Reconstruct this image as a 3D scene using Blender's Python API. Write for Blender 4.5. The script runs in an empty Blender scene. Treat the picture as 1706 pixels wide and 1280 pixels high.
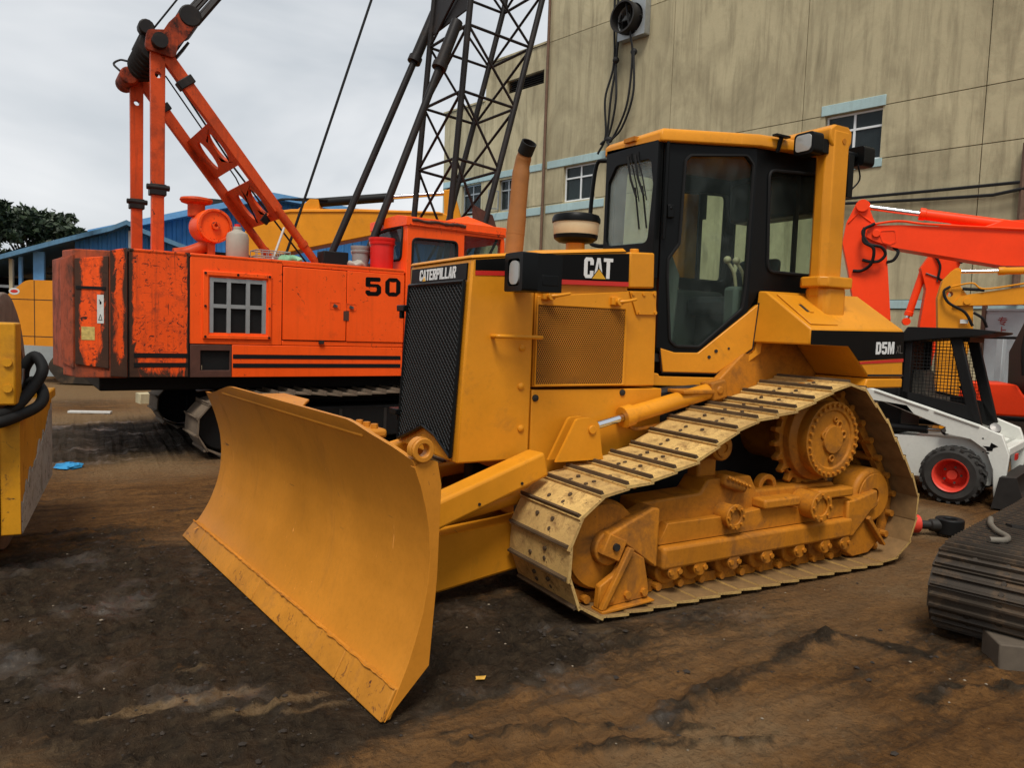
import bpy, bmesh, math, random
import numpy as np
from mathutils import Vector, Matrix
from mathutils.geometry import tessellate_polygon
random.seed(7); rng = np.random.default_rng(7)
R = math.radians
SC = bpy.context.scene
COL = SC.collection

# ---------------------------------------------------------------- camera
yaw, pitch, roll = R(30.0), R(4.2), R(2.0)
fw = Vector((math.sin(yaw)*math.cos(pitch), math.cos(yaw)*math.cos(pitch), -math.sin(pitch)))
rt = Vector((math.cos(yaw), -math.sin(yaw), 0)); up = rt.cross(fw)
r2 = rt*math.cos(roll) + up*math.sin(roll); u2 = -rt*math.sin(roll) + up*math.cos(roll)
cam = bpy.data.cameras.new('camera'); camo = bpy.data.objects.new('camera', cam); COL.objects.link(camo)
cam.sensor_width = 36.0; cam.lens = 1268/1706*36.0; cam.clip_start = 0.05; cam.clip_end = 2000
M = Matrix((r2, u2, -fw)).transposed().to_4x4(); M.translation = Vector((0, 0, 1.6))
camo.matrix_world = M
SC.camera = camo
# ---------------------------------------------------------------- sky and sun (overcast, bright soft sky)
W = bpy.data.worlds.new('World'); SC.world = W; W.use_nodes = True
nt = W.node_tree; nt.nodes.clear()
def wn(t, **k):
    n = nt.nodes.new(t)
    for a, b in k.items(): setattr(n, a, b)
    return n
SUN_EL, SUN_AZ = R(60), R(216)      # azimuth of the sun measured from +Y towards +X
sky = wn('ShaderNodeTexSky', sky_type='NISHITA', sun_disc=False); sky.sun_elevation = SUN_EL; sky.sun_rotation = SUN_AZ
sky.air_density = 1.0; sky.dust_density = 3.0; sky.ozone_density = 1.0
tc = wn('ShaderNodeTexCoord'); mp = wn('ShaderNodeMapping'); mp.inputs['Scale'].default_value = (1.0, 1.0, 2.6)
nz = wn('ShaderNodeTexNoise'); nz.inputs['Scale'].default_value = 1.9; nz.inputs['Detail'].default_value = 5; nz.inputs['Roughness'].default_value = 0.5
nz.inputs['Distortion'].default_value = 0.3
rp = wn('ShaderNodeValToRGB'); rp.color_ramp.elements[0].position = 0.38; rp.color_ramp.elements[0].color = (2.1, 2.29, 2.46, 1)
rp.color_ramp.elements[1].position = 0.64; rp.color_ramp.elements[1].color = (3.6, 3.65, 3.7, 1)
mx = wn('ShaderNodeMix', data_type='RGBA'); mx.inputs[0].default_value = 0.95
bg = wn('ShaderNodeBackground'); bg.inputs[1].default_value = 0.12
ow = wn('ShaderNodeOutputWorld')
L = nt.links.new
L(tc.outputs['Generated'], mp.inputs[0]); L(mp.outputs[0], nz.inputs[0]); L(nz.outputs[0], rp.inputs[0])
L(sky.outputs[0], mx.inputs[6]); L(rp.outputs[0], mx.inputs[7]); L(mx.outputs[2], bg.inputs[0]); L(bg.outputs[0], ow.inputs[0])
sl = bpy.data.lights.new('sun', 'SUN'); sl.energy = 1.5; sl.angle = R(20); sl.color = (1.0, 0.95, 0.87)
so = bpy.data.objects.new('sun', sl); COL.objects.link(so)
sd = Vector((math.sin(SUN_AZ)*math.cos(SUN_EL), math.cos(SUN_AZ)*math.cos(SUN_EL), math.sin(SUN_EL)))
so.rotation_euler = (-sd).to_track_quat('-Z', 'Y').to_euler(); so.location = sd*30
SC.view_settings.view_transform = 'Standard'; SC.view_settings.look = 'None'; SC.view_settings.gamma = 1.0
SC.view_settings.exposure = 1.0; SC.view_settings.use_curve_mapping = False

# ---------------------------------------------------------------- materials
MATS = {}
def srgb(h):
    c = [int(h[i:i+2], 16)/255 for i in (0, 2, 4)]
    return tuple(x/12.92 if x <= .04045 else ((x+.055)/1.055)**2.4 for x in c)
def newmat(name):
    m = bpy.data.materials.new(name); m.use_nodes = True; t = m.node_tree; t.nodes.clear()
    b = t.nodes.new('ShaderNodeBsdfPrincipled'); o = t.nodes.new('ShaderNodeOutputMaterial'); t.links.new(b.outputs[0], o.inputs[0])
    MATS[name] = m
    return m, t, b, o
def nnode(t, ty, **ins):
    n = t.nodes.new(ty)
    for k, v in ins.items(): n.inputs[k.replace('_', ' ')].default_value = v
    return n
def coords(t, scale=(1, 1, 1), kind='Object'):
    c = t.nodes.new('ShaderNodeTexCoord'); m = t.nodes.new('ShaderNodeMapping'); m.inputs['Scale'].default_value = scale
    t.links.new(c.outputs[kind], m.inputs[0]); return m.outputs[0]
def noise(t, co, scale, detail=4, rough=.6, dist=0):
    n = nnode(t, 'ShaderNodeTexNoise', Scale=scale, Detail=detail, Roughness=rough, Distortion=dist); t.links.new(co, n.inputs['Vector']); return n.outputs[0]
def ramp(t, fac, a, b, ca=(0, 0, 0), cb=(1, 1, 1)):
    r = t.nodes.new('ShaderNodeValToRGB'); e = r.color_ramp.elements
    e[0].position, e[1].position = a, b; e[0].color = (*ca, 1); e[1].color = (*cb, 1)
    t.links.new(fac, r.inputs[0]); return r.outputs[0]
def mixc(t, fac, a, b, mode='MIX'):
    m = t.nodes.new('ShaderNodeMix'); m.data_type = 'RGBA'; m.blend_type = mode
    for i, x in ((0, fac), (6, a), (7, b)):
        if isinstance(x, (int, float)): m.inputs[i].default_value = x
        elif isinstance(x, tuple): m.inputs[i].default_value = (*x, 1)[:4]
        else: t.links.new(x, m.inputs[i])
    return m.outputs[2]
def mathn(t, op, a, b=0.0):
    m = t.nodes.new('ShaderNodeMath'); m.operation = op
    for i, x in ((0, a), (1, b)):
        if isinstance(x, (int, float)): m.inputs[i].default_value = x
        else: t.links.new(x, m.inputs[i])
    return m.outputs[0]
def bump(t, b, h, strength=.2, dist=.01):
    n = nnode(t, 'ShaderNodeBump', Strength=strength, Distance=dist); t.links.new(h, n.inputs['Height']); t.links.new(n.outputs[0], b.inputs['Normal'])

def paint(name, col, rough=.45, var=.25, dirt=0.0, dirtcol=(.05, .035, .02), chips=0.0, chipcol=(.06, .03, .02), scale=1.0, streak=0.0, scratch=0.0, dent=.5, metallic=0.0, spec=.22, fine=.15, dirtvert=1.0):
    m, t, b, o = newmat(name)
    co = coords(t)
    n1 = noise(t, co, 1.6*scale, 5, .6)
    c = mixc(t, ramp(t, n1, .3, .75), tuple(x*(1-var) for x in col), tuple(min(1, x*(1+var*.45)) for x in col))
    n2 = noise(t, co, 38*scale, 4, .7)
    c = mixc(t, mathn(t, 'MULTIPLY', ramp(t, n2, .45, .75), fine), c, tuple(x*.45 for x in col))
    rg = mathn(t, 'ADD', mathn(t, 'MULTIPLY', n1, .3), rough-.15)
    if dirt > 0:
        cd = coords(t, (1, 1, dirtvert))
        n3 = noise(t, cd, 3.3*scale, 8, .72, .4)
        f = mathn(t, 'MULTIPLY', ramp(t, n3, .62-.28*dirt, .80-.2*dirt), min(1, .35+dirt))
        c = mixc(t, f, c, dirtcol)
        rg = mathn(t, 'ADD', rg, mathn(t, 'MULTIPLY', f, .35))
    if streak > 0:
        cs = coords(t, (9, 9, .55))
        n4 = noise(t, cs, 1.5*scale, 6, .7)
        c = mixc(t, mathn(t, 'MULTIPLY', ramp(t, n4, .5, .72), streak), c, dirtcol)
    if chips > 0:
        n5 = noise(t, co, 13*scale, 9, .75, 1.2); n6 = noise(t, co, 1.3*scale, 3, .5)
        f = mathn(t, 'MULTIPLY', ramp(t, n5, .66-.1*chips, .68-.1*chips), ramp(t, n6, .62-.3*chips, .72-.2*chips))
        c = mixc(t, f, c, chipcol)
    if scratch > 0:
        for sc3, th in (((70, 70, 2.5), .74), ((2.2, 55, 40), .75), ((30, 3, 60), .76)):
            ns_ = noise(t, coords(t, sc3), 1.0*scale, 3, .5, .6); ng = noise(t, co, 2.3*scale, 2, .5)
            f = mathn(t, 'MULTIPLY', mathn(t, 'MULTIPLY', ramp(t, ns_, th-.03, th), ramp(t, ng, .5, .62)), scratch)
            c = mixc(t, f, c, tuple(min(1, x*1.5+.06) for x in col) if th < .755 else chipcol)
    t.links.new(c, b.inputs['Base Color']); t.links.new(rg, b.inputs['Roughness']); b.inputs['Metallic'].default_value = metallic
    b.inputs['Specular IOR Level'].default_value = spec
    bump(t, b, mathn(t, 'ADD', mathn(t, 'MULTIPLY', noise(t, co, 90*scale, 3, .6), .05), mathn(t, 'MULTIPLY', noise(t, co, 2.6, 2, .45), dent)), .35, .02)
    return m
def plain(name, col, rough=.6, metallic=0, var=.15, sc=8, bmp=.1, spec=.4):
    m, t, b, o = newmat(name); co = coords(t); n = noise(t, co, sc, 5, .65)
    c = mixc(t, n, tuple(x*(1-var*2) for x in col), tuple(min(1, x*(1+var)) for x in col))
    t.links.new(c, b.inputs['Base Color']); b.inputs['Roughness'].default_value = rough; b.inputs['Metallic'].default_value = metallic
    b.inputs['Specular IOR Level'].default_value = spec
    if bmp: bump(t, b, noise(t, co, sc*5, 4, .6), bmp, .006)
    return m
def glass(name, tint, rough=.03, opac=.25, body=(.02, .03, .03)):
    m, t, b, o = newmat(name)
    b.inputs['Base Color'].default_value = (*body, 1); b.inputs['Roughness'].default_value = rough; b.inputs['Specular IOR Level'].default_value = .6
    tr = t.nodes.new('ShaderNodeBsdfTransparent'); tr.inputs[0].default_value = (*tint, 1)
    fr = nnode(t, 'ShaderNodeLayerWeight', Blend=.5)      # facing ratio: the same on both faces of the pane
    opac = mathn(t, 'ADD', opac, mathn(t, 'MULTIPLY', ramp(t, noise(t, coords(t, (1, 1, .6)), 7, 6, .7, .8), .45, .75), .10))      # dust and smears
    f = mathn(t, 'ADD', mathn(t, 'MULTIPLY', mathn(t, 'POWER', fr.outputs['Facing'], 4.0),   .8), mathn(t, 'ADD', opac, .03)); f = mathn(t, 'MINIMUM', f, 1.0)
    mxs = t.nodes.new('ShaderNodeMixShader'); t.links.new(f, mxs.inputs[0]); t.links.new(tr.outputs[0], mxs.inputs[1]); t.links.new(b.outputs[0], mxs.inputs[2])
    t.links.new(mxs.outputs[0], o.inputs[0]); return m

CATY = (.68, .262, .014)
paint('cat', CATY, rough=.34, var=.22, scratch=.6, dirt=.14, dirtcol=(.16, .075, .02), chips=.12, chipcol=(.07, .035, .015), fine=.1)
paint('cat_blade', (.56, .215, .022), rough=.36, var=.2, scratch=1.0, dirt=.18, dirtcol=(.25, .11, .028), chips=.4, chipcol=(.12, .055, .025), fine=.2, dirtvert=.35)
paint('cat_edge', (.57, .228, .026), rough=.42, var=.3, scratch=1.0, dirt=.3, dirtcol=(.20, .09, .03), chips=.8, chipcol=(.10, .035, .018), scale=1.6, fine=.3)
paint('cat_dirty', (.52, .186, .013), rough=.55, var=.32, dirt=.5, dirtcol=(.11, .05, .018), chips=.35, fine=.35, streak=.25)
paint('shoe', (.74, .48, .165), rough=.6, var=.35, scratch=.6, dirt=.58, dirtcol=(.15, .072, .025), chips=.75, chipcol=(.06, .035, .02), scale=2.2, fine=.4)
t = MATS['shoe'].node_tree; b = [n for n in t.nodes if n.type == 'BSDF_PRINCIPLED'][0]; l_ = b.inputs['Base Color'].links[0].from_socket
oi = t.nodes.new('ShaderNodeObjectInfo'); t.links.new(mixc(t, mathn(t, 'MULTIPLY', oi.outputs['Random'], .4), l_, (.27, .155, .06)), b.inputs['Base Color'])
plain('shoe_inner_shaded', (.25, .14, .05), .75, var=.4, sc=7, bmp=.3)  # inner shoe faces: brown dirt, darkened to paint the shade inside the track
paint('grouser', (.10, .065, .036), rough=.6, var=.4, dirt=.3, dirtcol=(.16, .09, .035), chips=.3, chipcol=(.2, .12, .05), scale=2.5)
paint('black_paint', (.0042, .0048, .005), rough=.38, var=.2, fine=.2, spec=.14)
plain('decal_black', (.004, .004, .004), .45, bmp=0, sc=3, spec=.1)
plain('decal_red', (.55, .022, .015), .45, bmp=0, sc=3)
plain('decal_white', (.72, .72, .70), .5, bmp=0, sc=3)
plain('decal_yellow', (.7, .36, .02), .5, bmp=0, sc=3)
paint('screen_brown', (.46, .175, .018), rough=.5, var=.2, dirt=.25, dirtcol=(.16, .07, .02))
plain('rubber', (.010, .010, .010), .7, sc=12, spec=.2)
plain('rubber_dusty', (.035, .032, .028), .85, sc=9, var=.4)
plain('chrome', (.75, .76, .78), .13, 1.0, var=.05, bmp=0)
plain('steel', (.2, .19, .18), .45, .8, var=.3)
plain('dark_steel', (.03, .027, .024), .6, .35, var=.35)
plain('dark_void', (.006, .006, .006), .9, bmp=0)
plain('seat_vinyl', (.02, .022, .024), .55)
plain('interior_grey', (.10, .115, .10), .65)
plain('exhaust_rust', (.33, .125, .026), .65, var=.3, sc=5)
plain('cream_plastic', (.62, .52, .33), .45, var=.1)
plain('lamp_lens', (.34, .34, .32), .12, 0, var=.1, bmp=0, spec=.8)
glass('cab_glass', (.88, .94, .90), .02, .02, (.10, .12, .11))
glass('dusty_glass', (.90, .96, .92), .05, .16, (.50, .56, .53))
plain('grille_black', (.018, .020, .020), .5, bmp=0, spec=.3)
glass('window_glass', (.5, .6, .6), .05, .25, (.06, .075, .08))

# ---------------------------------------------------------------- mesh builder
class MB:
    def __init__(s): s.v = []; s.f = []
    def add(s, vs, fs):
        n = len(s.v); s.v += [tuple(float(c) for c in p) for p in vs]; s.f += [tuple(i+n for i in f) for f in fs]; return s
    def hexa(s, p):
        return s.add(p, [(0, 3, 2, 1), (4, 5, 6, 7), (0, 1, 5, 4), (1, 2, 6, 5), (2, 3, 7, 6), (3, 0, 4, 7)])
    def box(s, x0, x1, y0, y1, z0, z1):
        return s.hexa([(x0, y0, z0), (x1, y0, z0), (x1, y1, z0), (x0, y1, z0), (x0, y0, z1), (x1, y0, z1), (x1, y1, z1), (x0, y1, z1)])
    def obox(s, c, sx, sy, sz, rz=0, rx=0, ry=0):
        m = Matrix.Translation(c) @ Matrix.Rotation(rz, 4, 'Z') @ Matrix.Rotation(ry, 4, 'Y') @ Matrix.Rotation(rx, 4, 'X')
        q = [(-1, -1, -1), (1, -1, -1), (1, 1, -1), (-1, 1, -1), (-1, -1, 1), (1, -1, 1), (1, 1, 1), (-1, 1, 1)]
        return s.hexa([m @ Vector((a*sx/2, b*sy/2, c_*sz/2)) for a, b, c_ in q])
    def prism(s, pts, axis, a, b):
        """polygon pts in the plane of the other two axes, extruded along axis from a to b"""
        def P(p, h):
            if axis == 'x': return (h, p[0], p[1])
            if axis == 'y': return (p[0], h, p[1])
            return (p[0], p[1], h)
        n = len(pts)
        vs = [P(p, a) for p in pts] + [P(p, b) for p in pts]
        tri = tessellate_polygon([[Vector((p[0], p[1], 0)) for p in pts]])
        fs = [tuple(t) for t in tri] + [tuple(i+n for i in t[::-1]) for t in tri] if n > 4 else [tuple(range(n)), tuple(range(2*n-1, n-1, -1))]
        fs += [(i, (i+1) % n, (i+1) % n+n, i+n) for i in range(n)]
        return s.add(vs, fs)
    def plate(s, outer, holes, fr, t0, t1):
        """flat plate with holes; fr = (origin, U, V, N)"""
        o, U, V, N = [Vector(x) for x in fr]
        loops = [outer]+list(holes)
        flat = [p for l in loops for p in l]; n = len(flat)
        tri = tessellate_polygon([[Vector((p[0], p[1], 0)) for p in l] for l in loops])
        vs = [o+U*p[0]+V*p[1]+N*t0 for p in flat]+[o+U*p[0]+V*p[1]+N*t1 for p in flat]
        fs = [tuple(t) for t in tri]+[tuple(i+n for i in t[::-1]) for t in tri]
        k = 0
        for l in loops:
            m = len(l); fs += [(k+i, k+(i+1) % m, k+(i+1) % m+n, k+i+n) for i in range(m)]; k += m
        return s.add(vs, fs)
    def cyl(s, p, q, r, n=16, r2=None, cap=True):
        p, q = Vector(p), Vector(q); r2 = r if r2 is None else r2
        d = (q-p).normalized(); a = d.orthogonal().normalized(); b = d.cross(a)
        vs = [p+(a*math.cos(2*math.pi*i/n)+b*math.sin(2*math.pi*i/n))*r for i in range(n)]
        vs += [q+(a*math.cos(2*math.pi*i/n)+b*math.sin(2*math.pi*i/n))*r2 for i in range(n)]
        fs = [(i, (i+1) % n, (i+1) % n+n, i+n) for i in range(n)]
        if cap: fs += [tuple(range(n-1, -1, -1)), tuple(range(n, 2*n))]
        return s.add(vs, fs)
    def tube(s, path, r, n=8, closed=False):
        P = [Vector(p) for p in path]; k = len(P); vs = []; fs = []; prev = None
        for i in range(k):
            d = (P[(i+1) % k]-P[i-1]) if closed else (P[min(i+1, k-1)]-P[max(i-1, 0)])
            d.normalize()
            if prev is None: a = d.orthogonal().normalized()
            else:
                a = prev-d*prev.dot(d); a = a.normalized() if a.length > 1e-6 else d.orthogonal().normalized()
            prev = a; b = d.cross(a); rr = r[i] if isinstance(r, (list, tuple)) else r
            vs += [P[i]+(a*math.cos(2*math.pi*j/n)+b*math.sin(2*math.pi*j/n))*rr for j in range(n)]
        for i in range(k if closed else k-1):
            for j in range(n):
                i2 = (i+1) % k; fs.append((i*n+j, i*n+(j+1) % n, i2*n+(j+1) % n, i2*n+j))
        if not closed: fs += [tuple(range(n-1, -1, -1)), tuple(range((k-1)*n, k*n))]
        return s.add(vs, fs)
    def lathe(s, prof, o, axis=(0, 0, 1), n=24):
        """prof = [(radius, height along axis)]"""
        o = Vector(o); d = Vector(axis).normalized(); a = d.orthogonal().normalized(); b = d.cross(a); vs = []; fs = []
        for r, h in prof: vs += [o+d*h+(a*math.cos(2*math.pi*j/n)+b*math.sin(2*math.pi*j/n))*max(r, 1e-4) for j in range(n)]
        for i in range(len(prof)-1):
            fs += [(i*n+j, i*n+(j+1) % n, (i+1)*n+(j+1) % n, (i+1)*n+j) for j in range(n)]
        if prof[0] != prof[-1]: fs += [tuple(range(n-1, -1, -1)), tuple(range((len(prof)-1)*n, len(prof)*n))]
        return s.add(vs, fs)
    def ring(s, o, axis, r0, r1, h, n=28):
        return s.lathe([(r0, 0), (r1, 0), (r1, h), (r0, h), (r0, 0)], o, axis, n)
    def sphere(s, c, r, n=12, sz=1.0):
        pr = [(r*math.sin(math.pi*i/n), -r*sz*math.cos(math.pi*i/n)) for i in range(n+1)]
        return s.lathe(pr, c, (0, 0, 1), n*2)
    def mesh(s, name, off=(0, 0, 0), smooth=38):
        me = bpy.data.meshes.new(name); o = off
        me.from_pydata([(x-o[0], y-o[1], z-o[2]) for x, y, z in s.v], [], s.f)
        bm = bmesh.new(); bm.from_mesh(me); bmesh.ops.remove_doubles(bm, verts=bm.verts, dist=1e-5)
        bmesh.ops.recalc_face_normals(bm, faces=bm.faces); bm.to_mesh(me); bm.free()
        if smooth:
            me.polygons.foreach_set('use_smooth', [True]*len(me.polygons)); me.set_sharp_from_angle(angle=R(smooth))
        return me
def rnd(pts, r, seg=4):
    """polygon with rounded corners; r a number or one per corner"""
    out = []; n = len(pts)
    for i in range(n):
        p = Vector(pts[i]); a = Vector(pts[i-1])-p; b = Vector(pts[(i+1) % n])-p; rr = r[i] if isinstance(r, (list, tuple)) else r
        la, lb = a.length, b.length
        if rr <= 0: out.append(tuple(p)); continue
        a.normalize(); b.normalize(); ang = a.angle(b); d = min(rr/max(math.tan(ang/2), .05), la*.48, lb*.48)
        p0, p1 = p+a*d, p+b*d
        for k in range(seg+1):
            t = k/seg; out.append(tuple(p0*(1-t)**2+p*2*t*(1-t)+p1*t*t))
    return out
def rect(x0, x1, y0, y1, r=0, seg=4):
    q = [(x0, y0), (x1, y0), (x1, y1), (x0, y1)]
    return rnd(q, r, seg) if r else q
def circ(cx, cy, rx, ry=None, n=20):
    ry = rx if ry is None else ry
    return [(cx+rx*math.cos(2*math.pi*i/n), cy+ry*math.sin(2*math.pi*i/n)) for i in range(n)]
def arcpath(pts, n=8):
    """Catmull-Rom through pts"""
    P = [Vector(p) for p in pts]; P = [P[0]*2-P[1]]+P+[P[-1]*2-P[-2]]; out = []
    for i in range(1, len(P)-2):
        for k in range(n):
            t = k/n; a, b, c, d = P[i-1:i+3]
            out.append(.5*((2*b)+(c-a)*t+(2*a-5*b+4*c-d)*t*t+(3*b-a-3*c+d)*t**3))
    return out+[P[-2]]

# ---------------------------------------------------------------- things and parts
def link(name, me, mat, parent=None, bevel=0, seg=2):
    o = bpy.data.objects.new(name, me); COL.objects.link(o); o.parent = parent
    if mat and not me.materials: me.materials.append(MATS[mat])
    if bevel:
        b = o.modifiers.new('bevel', 'BEVEL'); b.width = bevel; b.segments = seg; b.limit_method = 'ANGLE'; b.angle_limit = R(38)
    return o
class Thing:
    def __init__(s, name, label, cat, loc=(0, 0, 0), rz=0, group=None, world=True):
        s.e = bpy.data.objects.new(name, None); COL.objects.link(s.e); s.e.location = loc; s.e.rotation_euler = (0, 0, rz)
        s.e.empty_display_size = .2; s.e['label'] = label; s.e['category'] = cat
        if group: s.e['group'] = group
        s.off = loc if world else (0, 0, 0)       # world: parts are written in world metres, else in the thing's own frame
    def part(s, name, mb, mat, parent=None, bevel=0, seg=2, smooth=38, label=None):
        o = link(name, mb.mesh(name, s.off, smooth), mat, parent or s.e, bevel, seg)
        if label: o['label'] = label
        return o
def bolts(T, name, pts, d, r, mat, par=None, n=6):
    """separate bolt heads that share one mesh; d = length vector"""
    me = MB().cyl((0, 0, 0), d, r, n).mesh(name, smooth=30); me.materials.append(MATS[mat])
    for p in pts: o = link(name, me, None, par or T.e); o.location = Vector(p)-Vector(T.off)
def single(name, mb, mat, label, cat, loc=(0, 0, 0), bevel=0, group=None, smooth=38, seg=2):
    o = link(name, mb.mesh(name, loc, smooth), mat, None, bevel, seg); o.location = loc
    o['label'] = label; o['category'] = cat
    if group: o['group'] = group
    return o
def structure(o): o['kind'] = 'structure'; return o
def text_mesh(txt, size, fr, depth=.003, sx=1.0, bold=.0, align='LEFT', spacing=1.0):
    """lettering as a thin raised mesh on the plane fr = (origin, U, V, N)"""
    cu = bpy.data.curves.new('txt', 'FONT'); cu.body = txt; cu.size = size; cu.offset = bold; cu.extrude = 0; cu.align_x = align; cu.space_character = spacing
    cu.fill_mode = 'FRONT'; cu.resolution_u = 4
    ob = bpy.data.objects.new('txt', cu); COL.objects.link(ob)
    dg = bpy.context.evaluated_depsgraph_get(); me = bpy.data.meshes.new_from_object(ob.evaluated_get(dg))
    mb = MB(); o, U, V, N = [Vector(x) for x in fr]
    mb.add([o+U*(v.co.x*sx)+V*v.co.y+N*depth for v in me.vertices], [tuple(p.vertices) for p in me.polygons])
    bpy.data.objects.remove(ob); bpy.data.curves.remove(cu); bpy.data.meshes.remove(me)
    return mb

# ================================================================ GROUND
def vnoise(x, y, seed):
    xi = np.floor(x).astype(int); yi = np.floor(y).astype(int); fx = x-xi; fy = y-yi
    fx = fx*fx*(3-2*fx); fy = fy*fy*(3-2*fy)
    def h(a, b):
        n = (a*374761393+b*668265263+seed*1442695041) & 0xffffffff
        n = ((n ^ (n >> 13))*1274126177) & 0xffffffff
        return ((n ^ (n >> 16)) & 0xffff)/65535.0
    return (h(xi, yi)*(1-fx)+h(xi+1, yi)*fx)*(1-fy)+(h(xi, yi+1)*(1-fx)+h(xi+1, yi+1)*fx)*fy
def fbm(x, y, f, oct=4, seed=1, g=.5):
    s = 0; a = 1; t = 0
    for i in range(oct): s = s+a*vnoise(x*f+17.3*i, y*f-9.1*i, seed+i); t += a; a *= g; f *= 2.03
    return s/t
def segdist(x, y, pts):
    d = np.full(x.shape, 1e9)
    for (ax, ay), (bx, by) in zip(pts[:-1], pts[1:]):
        vx, vy = bx-ax, by-ay; t = np.clip(((x-ax)*vx+(y-ay)*vy)/(vx*vx+vy*vy), 0, 1)
        d = np.minimum(d, np.hypot(x-ax-t*vx, y-ay-t*vy))
    return d
def blob(x, y, cx, cy, rx, ry): return np.clip(1-np.hypot((x-cx)/rx, (y-cy)/ry), 0, 1)
RIDGES = [([(2.05, 2.30), (2.25, 2.36), (2.9, 2.47), (3.56, 2.58), (3.66, 2.42), (3.75, 2.2)], .06, .035),
          ([(.35, 3.05), (.9, 3.35), (1.15, 3.3)], .05, .02), ([(-.3, 3.45), (.2, 3.27), (.75, 3.07), (1.0, 3.25)], .05, .016),
          ([(1.1, 2.62), (1.8, 2.40), (2.3, 2.12)], .035, .018), ([(1.2, 2.36), (1.9, 2.22), (2.4, 2.0)], .03, .016), ([(3.3, 1.9), (3.55, 1.93), (4.1, 1.6)], .05, .03),
          ([(-.6, 4.6), (.3, 4.35), (.8, 4.45)], .06, .02), ([(-.5, 5.2), (.3, 5.0), (.9, 5.1)], .07, .018)]
def ground_h(x, y, detail=True):
    h = (fbm(x, y, .7, 3, 3)-.5)*.035
    if detail:
        n = fbm(x, y, 3.0, 4, 11)
        wet_shade = wet_shade_mask(x, y)
        h += (n-.5)*.016*(.5+wet_shade)
        r = 1-np.abs(2*fbm(x+3, y*1.3, 5.5, 4, 21, .55)-1); h += np.clip(r-.66, 0, 1)*.062*(.22+wet_shade*1.1)
        c = fbm(x, y, 17, 3, 31); h += np.clip(c-.52, 0, 1)*.06*(.3+wet_shade)
        for pts, w, a in RIDGES:
            d = segdist(x, y, pts)+ (fbm(x, y, 9, 2, 41)-.5)*.05
            h += .26*a*np.exp(-(d/w)**2)*(.3+1.4*fbm(x, y, 19, 3, 51))
        # cleat prints pressed across the wheel paths
        for k, (cx, cy, dx, dy) in enumerate(((.2, 4.7, .25, -1.0), (1.9, 2.4, 1.0, -.22), (.1, 7.6, 1.0, .08))):
            l = math.hypot(dx, dy); dx, dy = dx/l, dy/l; a = (x-cx)*dx+(y-cy)*dy; b = -(x-cx)*dy+(y-cy)*dx
            h += -.010*np.clip(np.sin(a*36)*1.5, 0, 1)*np.clip(1.2-np.abs(b)/.35, 0, 1)*np.clip(1.6-np.abs(a)/1.1, 0, 1)*(fbm(x, y, 2.2, 2, 61) > .42)
    dd = segdist(x, y, [(1.10, 2.75), (.69, 5.95)]); h = np.where(dd < .3, np.minimum(h, -.006)*(1-dd/.3)+h*(dd/.3), h)   # scraped flat under the blade
    for yy in (3.52, 5.28):
        dd = np.maximum(np.abs(y-yy)-.30, np.abs(x-3.75)-1.35); h = np.where(dd < .15, np.minimum(h, .004)*np.clip(1-dd/.15, 0, 1)+h*np.clip(dd/.15, 0, 1), h)
    return h
def wet_shade_mask(x, y):
    m = 0
    for cx, cy, rx, ry, a in ((.2, 4.6, 1.5, 2.0, 1.3), (.75, 3.35, 1.3, .9, 1.2), (2.0, 3.3, 1.6, .9, 1.15), (.6, 10.0, 3.2, 1.4, 1.0), (4.3, 2.2, .8, .5, .7), (2.3, 4.4, 2.6, 2.0, .9), (1.3, 11, 4.0, 2.5, .7)):  # damp mud, plus the crane's ground shadow painted as blobs beneath it
        m = np.maximum(m, np.clip(blob(x, y, cx, cy, rx, ry)*1.9, 0, 1)*a)
    for pts, w, a in RIDGES: m = np.maximum(m, np.exp(-((segdist(x, y, pts)+(fbm(x, y, 7, 3, 45)-.5)*.12)/(w*.9))**2)*.8)
    q = np.clip((np.hypot(x-2, y-4)-4.0)/3.0, 0, 1); m = m*1.0+((fbm(x*.8, y*1.5, 1.5, 5, 71)*(1-q)+fbm(x*.5, y*.5, 1.0, 1, 71)*q)-.5)*1.45
    return np.clip(m, 0, 1)
def axis(fine0, fine1, step, far0, far1):
    a = list(np.arange(fine0, fine1, step)); g = step; v = fine1
    while v < far1: a.append(v); g *= 1.13; v += g
    a.append(far1); g = step; v = fine0-step; b = []
    while v > far0: b.append(v); g *= 1.13; v -= g
    b.append(far0); return np.array(b[::-1]+a)
xs = axis(-1.2, 5.2, .019, -420, 420); ys = axis(1.45, 6.6, .019, -320, 520)
GX, GY = np.meshgrid(xs, ys, indexing='ij'); nx, ny = GX.shape
near = np.clip(1.5-np.hypot(GX-2, GY-5)/12, 0, 1)
GZ = ground_h(GX, GY)*near-.004
gm = bpy.data.meshes.new('ground')
V3 = np.stack([GX, GY, GZ], -1).reshape(-1, 3)
ii = np.arange(nx*ny).reshape(nx, ny)
quads = np.stack([ii[:-1, :-1], ii[1:, :-1], ii[1:, 1:], ii[:-1, 1:]], -1).reshape(-1, 4)
gm.vertices.add(len(V3)); gm.vertices.foreach_set('co', V3.ravel()); gm.loops.add(quads.size); gm.loops.foreach_set('vertex_index', quads.ravel())
gm.polygons.add(len(quads)); gm.polygons.foreach_set('loop_start', np.arange(0, quads.size, 4)); gm.update(calc_edges=True)
gm.polygons.foreach_set('use_smooth', [True]*len(quads))
at = gm.attributes.new('wet_shade', 'FLOAT', 'POINT'); at.data.foreach_set('value', wet_shade_mask(GX, GY).ravel().astype(np.float32))
sand = np.clip(fbm(GX, GY, .55, 4, 91)*1.6-.45, 0, 1)
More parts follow.
